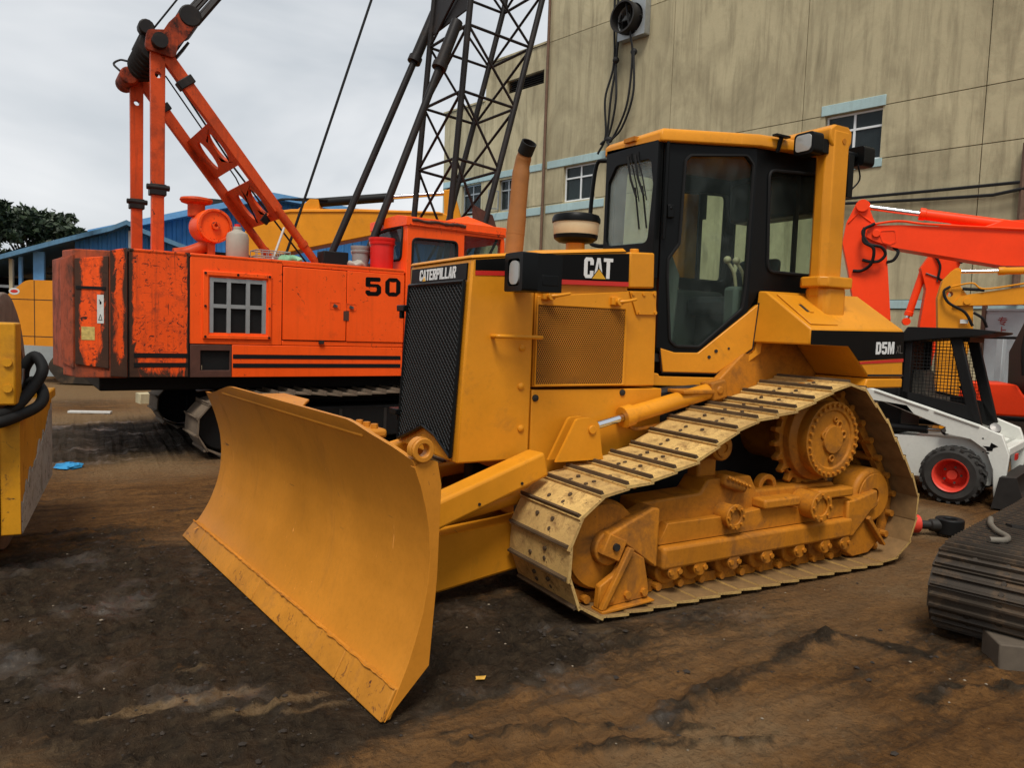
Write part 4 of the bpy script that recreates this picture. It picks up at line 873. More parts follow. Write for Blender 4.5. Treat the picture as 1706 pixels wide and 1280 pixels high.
for side in (0, 1):
    m2 = (lambda p: p) if side == 0 else (lambda p: (p[0], mir(p[1])))
    fr, l = quadframe(m2(FN), m2(BN), side == 1)
    fr = (fr[0], fr[1], fr[2], Vector((0, 1, 0)) if 0 else fr[3])
    dn = Vector(fr[3]);  sg = 1 if dn.y*(1 if side == 0 else -1) > 0 else -1      # inward
    N = dn*sg; frm = (fr[0], fr[1], fr[2], N)
    up_ = [(.02, 1.50), (.155, 1.473), (.325, 1.476), (.69, 1.775), (.69, 2.925), (.012, 2.912)]
    gl = rnd([(.165, 1.513), (.335, 1.513), (.645, 1.79), (.662, 1.95), (.672, 2.80), (.62, 2.86), (.20, 2.83), (.165, 2.79), (.15, 2.225), (.075, 2.115), (.075, 2.0), (.115, 1.55)], [.05, .06, .05, .02, .05, .04, .05, .03, .05, .04, .03, .05], 4)
    mb = MB(); mb.plate(up_, [gl[::-1]], frm, 0, .04); D = dz.part('cab_door', mb, 'black_paint', None, .005)
    mb = MB(); mb.plate(gl, [], frm, .018, .024); dz.part('door_glass', mb, 'cab_glass', D, smooth=0)
    mb = MB(); mb.tube([Vector(frm[0])+Vector(frm[1])*u+Vector((0, 0, v))-N*.004 for u, v in gl], .011, 6, closed=True); dz.part('window_seal', mb, 'rubber', D)
    mb = MB(); mb.plate([(.048, 1.497), (.072, 1.33), (.475, 1.33), (.737, 1.513), (.764, 1.83), (.692, 1.772), (.327, 1.472), (.153, 1.469)], [], frm, -.014, .03); dz.part('door_panel', mb, 'cat', D, .006)
    mb = MB(); mb.plate([(.0, 1.325), (.046, 1.318), (.055, 1.30), (.48, 1.30), (.765, 1.495), (.795, 1.86), (.85, 1.925), (.812, 1.483), (.475, 1.232), (.0, 1.232)], [], frm, .0, .06); dz.part('door_sill', mb, 'cat', None, .006)
    mb = MB(); mb.tube([Vector(frm[0])+Vector(frm[1])*u+Vector((0, 0, v))-N*.004 for u, v in ((.044, 1.50), (.068, 1.326), (.477, 1.326), (.742, 1.511), (.770, 1.84))], .0065, 6); dz.part('door_gap_seal', mb, 'rubber', D)
    for u, v, r in ((.41, 1.445, .012), (.46, 1.488, .013), (.555, 1.51, .008)):
        p = Vector(frm[0])+Vector(frm[1])*u+Vector((0, 0, v)); dz.part('door_bolt', MB().cyl(p-N*.012, p-N*.019, r, 10), 'dark_steel', D)
    p = Vector(frm[0])+Vector(frm[1])*.07; mb = MB(); mb.obox(p+Vector((0, 0, 2.44))-N*.012, .05, .03, .09, rz=math.atan2(frm[1].y, frm[1].x)); mb.cyl(p+Vector((0, 0, 2.46))-N*.03, p+Vector((0, 0, 2.46))-N*.01, .012, 10); dz.part('door_handle', mb, 'black_paint', D, .006)
    mb = MB(); mb.tube([p-Vector(frm[1])*.045+Vector((0, 0, z))-N*.03 for z in (2.25, 2.3, 2.86, 2.90)], .012, 8); dz.part('grab_rail', mb, 'black_paint', D)
    # rear quarter with its window
    fr, l = quadframe(m2(BN), m2(RN_), True); N = Vector((0, 1 if side == 0 else -1, 0)); frm = (fr[0], fr[1], fr[2], N)
    gl = rnd([(.17, 2.07), (.775, 2.065), (.785, 2.82), (.13, 2.78)], .06, 5)
    mb = MB(); mb.plate([(.0, 1.78), (.10, 1.90), (l, 1.92), (l, 2.95), (.0, 2.93)], [gl[::-1]], frm, 0, .05); Q = dz.part('cab_quarter', mb, 'black_paint', None, .005)
    mb = MB(); mb.plate(gl, [], frm, .02, .026); dz.part('quarter_glass', mb, 'cab_glass', Q, smooth=0)
    mb = MB(); mb.box(BN[0]+.445, BN[0]+.485, *sorted((m2(BN)[1]+N.y*.012, m2(BN)[1]+N.y*.03)), 2.07, 2.79); dz.part('quarter_mullion', mb, 'black_paint', Q)
    mb = MB(); mb.tube([Vector(frm[0])+Vector(frm[1])*u+Vector((0, 0, v))-N*.004 for u, v in gl], .012, 6, closed=True); dz.part('window_seal', mb, 'rubber', Q)
# rear wall
mb = MB(); gl = rect(3.96, 4.84, 2.1, 2.82, .06); mb.plate(rect(3.90, 4.90, 1.5, 2.94), [gl[::-1]], ((4.98, 0, 0), (0, 1, 0), (0, 0, 1), (1, 0, 0)), -.04, 0); RW = dz.part('cab_rear', mb, 'black_paint', None, .005)
mb = MB(); mb.plate(gl, [], ((4.98, 0, 0), (0, 1, 0), (0, 0, 1), (1, 0, 0)), -.022, -.016); dz.part('rear_glass', mb, 'cab_glass', RW, smooth=0)
dz.part('cab_floor', MB().prism([(3.52, 4.13), (4.15, 3.91), (4.96, 3.91), (4.96, 4.89), (4.15, 4.89), (3.52, 4.67)], 'z', 1.40, 1.46), 'dark_steel')
# roof
rp_ = [(3.455, 4.085), (4.14, 3.835), (4.40, 3.815), (5.0, 3.815), (5.0, 4.985), (4.40, 4.985), (4.14, 4.965), (3.455, 4.715)]
mb = MB(); n = len(rp_); ins = [((x-4.3)*.965+4.3, (y-4.4)*.965+4.4) for x, y in rp_]
tl = lambda x: .02*(x-3.5)
mb.add([(x, y, 2.905+tl(x)) for x, y in rp_]+[(x, y, 2.965+tl(x)) for x, y in rp_]+[(x, y, 2.995+tl(x)) for x, y in ins], [tuple(range(n-1, -1, -1)), tuple(range(2*n, 3*n))]+[(i, (i+1) % n, (i+1) % n+n, i+n) for i in range(n)]+[(i+n, (i+1) % n+n, (i+1) % n+2*n, i+2*n) for i in range(n)])
rf = dz.part('cab_roof', mb, 'cat', None, .01)
dz.part('roof_bracket', MB().box(3.43, 3.47, 4.34, 4.46, 2.95, 2.98), 'cat_dirty', rf)
# wipers, front handrail
for yo in (4.42, 4.34):
    mb = MB(); mb.box(3.45, 3.5, yo-.03, yo+.03, 2.83, 2.87); mb.tube([(3.44, yo, 2.85), (3.43, yo-.06, 2.68), (3.44, yo-.12, 2.55)], .009, 6); mb.tube([(3.44, yo-.10, 2.62), (3.455, yo-.11, 2.50), (3.47, yo-.13, 2.33)], .007, 6); mb.tube([(3.452, yo-.02, 2.84), (3.445, yo-.10, 2.66), (3.45, yo-.14, 2.52)], .005, 6)
    dz.part('wiper', mb, 'rubber', cabF)
for s in (0, 1):
    f = (lambda y: y) if s == 0 else mir
    dz.part('handrail', MB().tube(arcpath([(3.5, f(4.16 if 0 else 4.13), 2.86), (3.47, f(4.06), 2.88), (3.45, f(3.99), 2.85), (3.44, f(3.955), 2.55), (3.44, f(3.96), 2.30), (3.46, f(4.02), 2.25), (3.5, f(4.1), 2.245)], 5), .016, 8), 'black_paint', cabF) if s == 1 else None
# cab interior: seat, console, levers
mb = MB(); mb.box(4.25, 4.75, 4.16, 4.64, 1.75, 1.90); st = dz.part('seat', mb, 'seat_vinyl', None, .05, 3)
dz.part('seat_back', MB().hexa([(4.68, 4.17, 1.88), (4.80, 4.17, 1.88), (4.80, 4.63, 1.88), (4.68, 4.63, 1.88), (4.77, 4.2, 2.22), (4.86, 4.2, 2.22), (4.86, 4.6, 2.22), (4.77, 4.6, 2.22)]), 'seat_vinyl', st, .04, 3)
dz.part('seat_base', MB().box(4.32, 4.72, 4.22, 4.58, 1.46, 1.75), 'dark_steel', st)
for y0 in (3.99, 4.68):
    dz.part('console', MB().box(4.14, 4.72, y0, y0+.13, 1.46, 1.96), 'interior_grey', None, .03)
dz.part('dashboard', MB().prism([(3.56, 1.46), (3.74, 1.46), (3.78, 2.02), (3.70, 2.16), (3.56, 2.16)], 'y', 4.18, 4.62), 'interior_grey', None, .02)
for x, y in ((4.2, 4.05), (4.24, 4.72), (4.3, 4.06)):
    mb = MB(); mb.tube(arcpath([(x, y, 1.95), (x-.03, y, 2.06), (x-.08, y+.02, 2.14)], 4), .012, 8); mb.sphere((x-.08, y+.02, 2.15), .028, 6); dz.part('control_lever', mb, 'cream_plastic')
dz.part('cab_pillar', MB().cyl((4.13, 4.86, 1.46), (4.13, 4.86, 2.92), .05, 10), 'interior_grey')

# ---- ROPS posts and crossbar
def octa(cx, cy, a, b, c): return [(cx-a, cy-b+c), (cx-a+c, cy-b), (cx+a-c, cy-b), (cx+a, cy-b+c), (cx+a, cy+b-c), (cx+a-c, cy+b), (cx-a+c, cy+b), (cx-a, cy+b-c)]
for s in (0, 1):
    f = (lambda y: y) if s == 0 else mir
    py = f(3.67)
    P = dz.part('rops_post', MB().prism(octa(4.68, py, .115, .075, .04), 'z', 1.90, 3.055), 'cat', None, .008)
    dz.part('post_flange', MB().prism(octa(4.70, py, .175, .125, .05), 'z', 1.965, 2.04), 'cat', P, .012)
    dz.part('post_foot', MB().prism(octa(4.70, py, .13, .10, .04), 'z', 1.74, 1.965), 'cat', P, .02)
    mb = MB(); mb.box(4.77, 4.80, py-.04, py+.04, 2.92, 2.93); mb.cyl((4.70, py-.08, 2.99), (4.70, py-.07, 2.99), .02, 10); dz.part('post_weld', mb, 'cat_dirty', P)
    # work lamp on the front of the post head
    lx, ly = 4.47, f(3.665)
    mb = MB(); mb.plate(rnd([(ly-.085, 2.865), (ly+.085, 2.865), (ly+.085, 3.015), (ly-.085, 3.015)], .035, 4), [], ((lx-.10, 0, 0), (0, 1, 0), (0, 0, 1), (1, 0, 0)), 0, .10)
    wl = dz.part('work_lamp', mb, 'black_paint', None, .015)
    mb = MB(); mb.plate(rnd([(ly-.065, 2.885), (ly+.065, 2.885), (ly+.065, 2.998), (ly-.065, 2.998)], .03, 4), [], ((lx-.108, 0, 0), (0, 1, 0), (0, 0, 1), (1, 0, 0)), 0, .012); dz.part('lamp_lens', mb, 'lamp_lens', wl, .004)
    mb = MB(); mb.cyl((lx, ly, 2.94), (4.60, ly, 2.94), .03, 12); mb.box(4.50, 4.58, ly-.045, ly+.045, 2.89, 2.99); dz.part('lamp_arm', mb, 'black_paint', wl, .005)
    # rear work lamp
    mb = MB(); mb.cyl((4.80, f(3.67), 2.93), (4.96, f(3.67), 2.93), .028, 10); mb.plate(rnd([(f(3.67)-.075, 2.86), (f(3.67)+.075, 2.86), (f(3.67)+.075, 3.0), (f(3.67)-.075, 3.0)], .03, 4), [], ((4.93, 0, 0), (0, 1, 0), (0, 0, 1), (1, 0, 0)), 0, .12); dz.part('work_lamp', mb, 'black_paint', None, .012)
    mb = MB(); mb.box(4.80, 4.86, f(3.67)-.05, f(3.67)+.05, 2.62, 2.92); mb.tube(arcpath([(4.9, f(3.62), 2.86), (4.93, f(3.62), 2.76), (4.87, f(3.64), 2.68)], 4), .007, 6); dz.part('lamp_mount', mb, 'black_paint', None, .02)
dz.part('rops_beam', MB().prism([(4.56, 2.99), (4.60, 2.93), (4.76, 2.93), (4.79, 2.99), (4.79, 3.065), (4.75, 3.095), (4.60, 3.095), (4.56, 3.065)], 'y', 3.60, 5.20), 'cat', None, .012)
dz.part('antenna_mount', MB().tube([(4.30, 3.83, 2.90), (4.30, 3.80, 3.0)], .016, 8).box(4.23, 4.37, 3.78, 3.82, 2.998, 3.012), 'black_paint')
dz.part('cab_airbox', MB().box(4.84, 5.10, 4.0, 4.8, 2.55, 2.88), 'black_paint', None, .03)

# ---- rear fenders / tanks
for s in (0, 1):
    f = (lambda y: y) if s == 0 else mir
    o_, i_ = f(3.42), f(3.87); rg_ = f(3.80)
    mb = MB()
    A = [(4.262, o_, 1.557), (4.66, o_, 1.553), (4.90, o_, 1.335), (5.30, o_, 1.335), (5.27, o_, 1.683), (4.262, o_, 1.665)]
    B = [(4.20, i_, 1.557), (4.66, i_, 1.553), (4.90, i_, 1.335), (5.30, i_, 1.335), (5.25, i_, 1.935), (4.235, i_, 1.925)]
    T_ = [(4.235, rg_, 1.922), (5.25, rg_, 1.935)]
    vs = A+B+T_; n = 6
    fs = [(0, 1, 2, 3, 4, 5), (5, 4, 13, 12), (12, 13, 10, 11), (0, 5, 12, 11, 6), (3, 9, 10, 13, 4), (0, 6, 7, 1), (1, 7, 8, 2), (2, 8, 9, 3), (11, 10, 9, 8, 7, 6)]
    mb.add(vs, fs); K = dz.part('rear_tank', mb, 'cat', None, .012)
    sgy = -1 if s == 0 else 1
    def side_decal(nm, pts, mat, t): lo, hi = sorted((o_, o_+sgy*t)); return dz.part(nm, MB().prism(pts, 'y', lo, hi), mat, K, smooth=0)
    side_decal('black_band', [(4.265, 1.560), (4.655, 1.556), (4.775, 1.455), (5.285, 1.478), (5.272, 1.672), (4.265, 1.656)], 'decal_black', .003)
    side_decal('red_band', [(4.782, 1.447), (4.795, 1.432), (5.288, 1.452), (5.286, 1.476)], 'decal_red', .0035)
    side_decal('bumper_strip', [(4.885, 1.345), (5.30, 1.345), (5.295, 1.36), (4.89, 1.36)], 'dark_steel', .003)
    lo, hi = sorted((o_-sgy*.0, i_)); dz.part('rear_skirt', MB().prism([(4.86, 1.26), (5.30, 1.26), (5.30, 1.33), (4.89, 1.33)], 'y', lo, hi), 'cat', K, .01)
    # filler hatch on the sloped top
    def sl(x, k): return Vector((x, o_+(rg_-o_)*k, 1.668+(1.927-1.668)*k))
    def slp(x0, x1, k0, k1, h, mb):
        nrm = (sl(5, 0)-sl(4.3, 0)).cross(sl(4.3, 1)-sl(4.3, 0)).normalized(); nrm = nrm if nrm.z > 0 else -nrm
        q = [sl(x0, k0), sl(x1, k0), sl(x1, k1), sl(x0, k1)]; return mb.hexa(q+[p+nrm*h for p in q])
    h = dz.part('fuel_hatch', slp(4.30, 4.58, .10, .90, .008, MB()), 'cat', K, .003)
    dz.part('hatch_recess', slp(4.40, 4.47, .42, .62, .0105, MB()), 'dark_steel', h)
    dz.part('hatch_latch', slp(4.425, 4.46, .40, .66, .016, MB()), 'cat', h, .002)
    # inner skirt between cab and track
    lo, hi = sorted((f(3.87), f(3.94))); dz.part('inner_skirt', MB().prism([(3.84, 1.24), (3.945, 1.05), (5.25, 1.05), (5.25, 1.60), (4.22, 1.56)], 'y', lo, hi), 'cat_dirty', None, .01)
    mb = MB(); lo, hi = sorted((f(3.80), f(3.97))); mb.box(3.52, 3.80, lo, hi, 1.20, 1.225); dz.part('step_plate', mb, 'cat_dirty', None, .006)
RFm = ((4.955, 3.42-.0035, 1.503), (1, 0, .03), (0, 0, 1), (0, -1, 0))
rows_, xe = word('D5M', .058, .088, .020, .010); letters(dz, rows_, K, 'decal_white', RFm)
rows_, xe = word('XL', .036, .060, .007, .006); letters(dz, rows_, K, 'steel', ((5.19, 3.42-.0035, 1.512), (1, 0, .03), (0, 0, 1), (0, -1, 0)))
dz.part('body_floor', MB().box(3.62, 5.2, 4.14, 4.66, 1.05, 1.40), 'dark_steel', None, .02)
dz.part('rear_panel', MB().box(5.12, 5.26, 3.86, 4.94, .60, 1.93), 'cat_dirty', None, .02)

# ---- lift cylinders and brackets
for s in (0, 1):
    f = (lambda y: y) if s == 0 else mir
    bk = MB()
    for ya in (3.80, 3.885):
        lo, hi = sorted((f(ya), f(ya+.022)))
        bk.prism(rnd([(2.52, .80), (2.875, .80), (2.862, .84), (2.83, 1.03), (2.76, 1.065), (2.66, 1.06)], [.0, .0, 0, .04, .03, .04], 4), 'y', lo, hi)
    B_ = dz.part('lift_bracket', bk, 'cat', None, .006)
    dz.part('pivot_pin', MB().cyl((2.775, f(3.785), .99), (2.775, f(3.92), .99), .027, 16), 'cat', B_, .004)
    dz.part('rod_eye', MB().cyl((2.775, f(3.828), .99), (2.775, f(3.88), .99), .052, 20), 'cat_dirty', B_, .004)
    a, b_ = Vector((2.80, f(3.86), .995)), Vector((3.86, f(3.875), 1.222)); d = (b_-a).normalized()
    dz.part('piston_rod', MB().cyl(a, a+d*.35, .026, 18), 'chrome', None)
    C_ = dz.part('lift_cylinder', MB().lathe([(.03, .0), (.03, -.005), (.068, -.005), (.072, .0), (.072, .065), (.058, .075), (.056, .78), (.04, .80)], a+d*.27, d, 24), 'cat')
    mb = MB(); mb.obox(b_+Vector((.0, 0, 0)), .14, .12, .13, ry=R(-11)); mb.cyl(b_+Vector((0, -.07, 0)), b_+Vector((0, .07, 0)), .032, 12); dz.part('cylinder_mount', mb, 'cat_dirty', C_, .012)
    mb = MB().tube(arcpath([a+d*.33+Vector((0, 0, -.075)), a+d*.42+Vector((.0, 0, -.11)), (3.6, f(3.9), 1.02)], 5), .013, 8); dz.part('oil_line', mb, 'cat_dirty', C_)

# ---- blade: angled about 7 degrees
BA = Vector((1.071, 2.787, 0)); BU = Vector((-.1202, .9927, 0)); BN_ = Vector((-.9927, -.1202, 0)); BL = 3.153
def bp(s, n_, z): return BA+BU*s+BN_*n_+Vector((0, 0, z))
prof = [(.004, .0), (-.065, .13), (-.105, .22), (-.132, .30), (-.168, .42), (-.188, .54), (-.195, .65), (-.188, .76), (-.168, .86), (-.142, .95), (-.112, 1.03), (-.085, 1.09), (-.06, 1.13), (-.045, 1.175)]
def pn(z):
    for (a, b_), (c, d_) in zip(prof[:-1], prof[1:]):
        if b_ <= z <= d_: return a+(c-a)*(z-b_)/(d_-b_)
    return prof[-1][0]
def ztop(s):
    e = [(0, 1.055), (.12, 1.09), (.50, 1.168), (2.35, 1.172), (2.78, 1.10), (3.2, 1.04)]
    for (a, b_), (c, d_) in zip(e[:-1], e[1:]):
        if a <= s <= c: return b_+(d_-b_)*(s-a)/(c-a)
    return 1.04
def send(z):
    e = [(0, 3.153), (.10, 3.10), (.13, 3.05), (.3, 2.965), (.5, 2.925), (.8, 2.93), (1.06, 2.955), (1.3, 2.96)]
    for (a, b_), (c, d_) in zip(e[:-1], e[1:]):
        if a <= z <= c: return b_+(d_-b_)*(z-a)/(c-a)
mb = MB(); ns, nzv = 40, 26; fro = []; bak = []
for i in range(ns+1):
    k = i/ns
    for j in range(nzv+1):
        sx = send(.12)*k; z = .10+(ztop(min(sx, 2.95))-.10)*j/nzv; s_ = send(z)*k
        fro.append(bp(s_, pn(z), z)); bak.append(bp(s_, pn(z)-.022, z))
W_ = nzv+1; n = len(fro); mb.v = [tuple(p) for p in fro+bak]
for i in range(ns):
    for j in range(nzv):
        a = i*W_+j; mb.f += [(a, a+1, a+W_+1, a+W_), (n+a, n+a+W_, n+a+W_+1, n+a+1)]
    for j in (0, nzv): a = i*W_+j; mb.f.append((a, a+W_, n+a+W_, n+a))
for i in (0, ns):
    for j in range(nzv): a = i*W_+j; mb.f.append((a, n+a, n+a+1, a+1))
bl = dz.part('blade_moldboard', mb, 'cat_blade', None, smooth=30)
# cutting edge in three lengths with end bits
for s0, s1 in ((.0, .455), (.459, 1.60), (1.604, 2.74), (2.744, 3.153)):
    mb = MB(); e1 = (s1 if s1 < 3.1 else None); q = []
    lo = [(s0, .018, .002), (s1, .018, .002)]; hi = [(s0, -.043, .128), (s1 if e1 else 3.06, -.043, .128)]
    lo2 = [(s0, -.03, .002), (s1, -.03, .002)]; hi2 = [(s0, -.085, .128), (s1 if e1 else 3.06, -.085, .128)]
    mb.hexa([bp(*lo[0]), bp(*lo[1]), bp(*lo2[1]), bp(*lo2[0]), bp(*hi[0]), bp(*hi[1]), bp(*hi2[1]), bp(*hi2[0])])
    dz.part('end_bit' if s0 == 0 or s1 > 3 else 'cutting_edge', mb, 'cat_edge', bl, .006)
mb = MB(); pts = [bp(s_, -.040+random.uniform(-.003, .003), .131+random.uniform(-.004, .004)) for s_ in np.linspace(.0, 3.06, 120)]; mb.tube(pts, [.0045+random.uniform(-.002, .002) for _ in pts], 6); dz.part('weld_bead', mb, 'cat_dirty', bl)
# end plates with lifting eye (near end) and top rail
def endplate(s0, s1, far=False):
    out = [(-.0, .0), (-.20, .19), (-.228, .56), (-.236, .95), (-.215, 1.045)]
    eye = [(-.14+.052*math.cos(a), 1.098+.052*math.sin(a)) for a in np.linspace(-.4, math.pi+.5, 14)]
    frp = [(p[0]+.004, p[1]) for p in prof if p[1] <= 1.04][::-1]
    poly = out+eye+frp[:-1]
    hole = circ(-.14, 1.098, .027, n=16)
    mb = MB(); mb.plate(poly, [hole[::-1]], (BA, BN_, (0, 0, 1), BU), s0, s1); return mb
dz.part('end_plate', endplate(-.004, .03), 'cat_blade', bl, .006)
mb = MB(); mb.plate([(-.0, .10), (-.20, .19), (-.228, .56), (-.236, .95), (-.12, 1.04)]+[(p[0]-.024, p[1]) for p in prof if .1 < p[1] <= 1.0][::-1], [], (BA, BN_, (0, 0, 1), BU), 2.90, 2.925); dz.part('end_plate', mb, 'cat_blade', bl, .006)
dz.part('eye_boss', MB().ring(bp(-.004, -.14, 1.098), -BU, .027, .05, .016, 24), 'cat_blade', bl, .004)
mb = MB()
for s_ in np.linspace(.25, 2.75, 6):
    q = [bp(s_-.012, -.09, .25), bp(s_+.012, -.09, .25)]
    mb = MB(); zs_ = (.16, .3, .45, .65, .85, 1.0, 1.08); mb.plate([(pn(z)-.021, z) for z in zs_]+[(-.26, 1.0), (-.29, .6), (-.26, .2)], [], (BA, BN_, (0, 0, 1), BU), s_-.012, s_+.012)
    dz.part('blade_rib', mb, 'cat_blade', bl)
mb = MB(); mb.hexa([bp(.4, -.07, 1.10), bp(2.5, -.07, 1.10), bp(2.5, -.25, 1.02), bp(.4, -.25, 1.02), bp(.4, -.07, 1.125), bp(2.5, -.07, 1.125), bp(2.5, -.25, 1.045), bp(.4, -.25, 1.045)]); dz.part('top_shelf', mb, 'cat_blade', bl, .006)
mb = MB(); mb.hexa([bp(1.1, -.07, 1.15), bp(1.8, -.07, 1.15), bp(1.72, -.21, 1.158), bp(1.35, -.21, 1.158), bp(1.1, -.07, 1.165), bp(1.8, -.07, 1.165), bp(1.72, -.21, 1.173), bp(1.35, -.21, 1.173)]); dz.part('view_shelf', mb, 'cat_blade', bl, .005)
mb = MB(); mb.obox(bp(.66, -.22, 1.085), .11, .22, .045, rz=R(7)); hb = dz.part('hinge_cap', mb, 'cat_blade', bl, .015)
for s_ in (.58, .66, .74): dz.part('hinge_bolt', MB().cyl(bp(s_, -.22, 1.10), bp(s_, -.22, 1.13), .017, 6), 'cat_blade', hb)
# push frame (C-frame) and angling cylinder guards
for s in (0, 1):
    f = (lambda y: y) if s == 0 else mir
    x_b = 1.33 if s == 0 else 1.05
    mb = MB(); lo, hi = sorted((f(3.88), f(4.04)))
    mb.prism([(1.36, .045), (1.81, .068), (2.24, .13), (3.0, .24), (3.0, .54), (2.24, .44), (1.81, .405), (1.36, .36)], 'y', lo, hi); dz.part('push_arm', mb, 'cat', None, .018)
    a, b_ = Vector((1.42, f(3.66), .52)), Vector((2.40, f(3.80), .81)); 
    d = (b_-a); mb = MB(); c = (a+b_)/2
    mb.obox(c, d.length, .15, .155, rz=math.atan2(d.y, d.x), ry=-math.atan2(d.z, math.hypot(d.x, d.y))); g_ = dz.part('strut_guard', mb, 'cat', None, .02, 3)
    bolts(dz, 'guard_hole', [a.lerp(b_, k)+Vector((0, -.078 if s == 0 else .078, -.045)) for k in (.15, .52, .82)], (0, -.004 if s == 0 else .004, 0), .009, 'dark_void', g_, 8)
    dz.part('angle_cylinder', MB().cyl((1.30, f(3.84), .44), (2.45, f(3.935), .60), .05, 18), 'cat', None)
dz.part('cross_tube', MB().box(1.22, 1.42, 3.4, 5.4, .14, .44), 'cat_dirty', None, .03)
dz.part('ball_joint', MB().sphere((1.38, 4.4, .35), .13, 8), 'cat_dirty')
# drawbar eye behind the tractor

# ================================================================ ORANGE CRAWLER CRANE (own frame: x along the house side, y away from us)
ORG = (.98, .098, .008)
paint('crane_orange', ORG, rough=.42, var=.12, dirt=.10, dirtcol=(.22, .03, .01), chips=.55, chipcol=(.03, .016, .012), streak=.16, scratch=.5, fine=.08)
paint('crane_worn', (.95, .095, .009), rough=.5, var=.2, dirt=.36, dirtcol=(.06, .026, .016), chips=.95, chipcol=(.022, .014, .012), streak=.45, scale=1.2, fine=.2)
paint('crane_tail', (.42, .075, .025), rough=.65, var=.3, dirt=.6, dirtcol=(.06, .032, .022), chips=.7, chipcol=(.03, .02, .016), streak=.9, fine=.3)
paint('gantry_orange', (.62, .072, .011), rough=.5, var=.35, dirt=.30, dirtcol=(.05, .02, .014), chips=.5, chipcol=(.03, .018, .015), streak=.4, fine=.2)
paint('gantry_dirty', (.40, .052, .012), rough=.55, var=.4, dirt=.75, dirtcol=(.022, .012, .01), chips=.7, chipcol=(.02, .014, .012), streak=.5, scale=2.0, fine=.3)
paint('boom_black', (.016, .013, .012), rough=.5, var=.4, dirt=.35, dirtcol=(.05, .036, .028), fine=.2)
plain('rust_brown', (.085, .03, .018), .75, var=.3); plain('track_mud', (.165, .12, .08), .85, var=.4, sc=5, bmp=.5)
plain('red_plastic', (.66, .018, .014), .35, var=.08, bmp=0); plain('white_plastic', (.36, .33, .27), .5, var=.12); plain('grey_plastic', (.29, .29, .27), .5)
plain('green_bag', (.22, .50, .28), .5, var=.35, sc=14); plain('black_steel', (.008, .008, .008), .55, spec=.2); plain('label_white', (.62, .62, .58), .6, sc=30, var=.2); plain('label_yellow', (.62, .45, .13), .6, sc=30, var=.4)
CO = (1.12, 9.2, 0)
# scraped corners and caked lower edge on the worn tail panels
t = MATS['crane_worn'].node_tree; b = [n for n in t.nodes if n.type == 'BSDF_PRINCIPLED'][0]; l_ = b.inputs['Base Color'].links[0].from_socket
co = coords(t); sx = t.nodes.new('ShaderNodeSeparateXYZ'); t.links.new(co, sx.inputs[0]); f = None
for x0, w in ((-.615, .05), (-.80, .06), (-1.10, .05), (-.005, .02)):
    d_ = mathn(t, 'SUBTRACT', 1.0, mathn(t, 'DIVIDE', mathn(t, 'ABSOLUTE', mathn(t, 'SUBTRACT', sx.outputs[0], x0)), w*2.2)); d_ = mathn(t, 'MAXIMUM', d_, 0.0); f = d_ if f is None else mathn(t, 'MAXIMUM', f, d_)
zz = mathn(t, 'MAXIMUM', mathn(t, 'DIVIDE', mathn(t, 'SUBTRACT', 1.22, sx.outputs[2]), .42), 0.0); f = mathn(t, 'ADD', f, zz)
nn_ = noise(t, coords(t, (2.2, 2.2, .8)), 3.2, 9, .78, .8); f = ramp(t, mathn(t, 'ADD', mathn(t, 'MULTIPLY', f, .5), nn_), .72, .82)
c = mixc(t, f, l_, mixc(t, noise(t, co, 7, 5, .7), (.016, .011, .009), (.085, .035, .018)))
for sc3, th in (((2.5, 2.5, 34), .70), ((26, 26, 1.2), .71), ((10, 10, 22), .715)):
    ns_ = noise(t, coords(t, sc3), 1.0, 4, .55, 1.2); c = mixc(t, mathn(t, 'MULTIPLY', ramp(t, ns_, th-.02, th), .9), c, (.025, .014, .011))
t.links.new(c, b.inputs['Base Color'])
cr = Thing('crawler_crane', 'orange lattice boom crawler crane marked 50 with scraped tail behind the bulldozer', 'crane', CO, R(4), world=False)
HW = 2.9; ZB, ZT = .92, 2.31
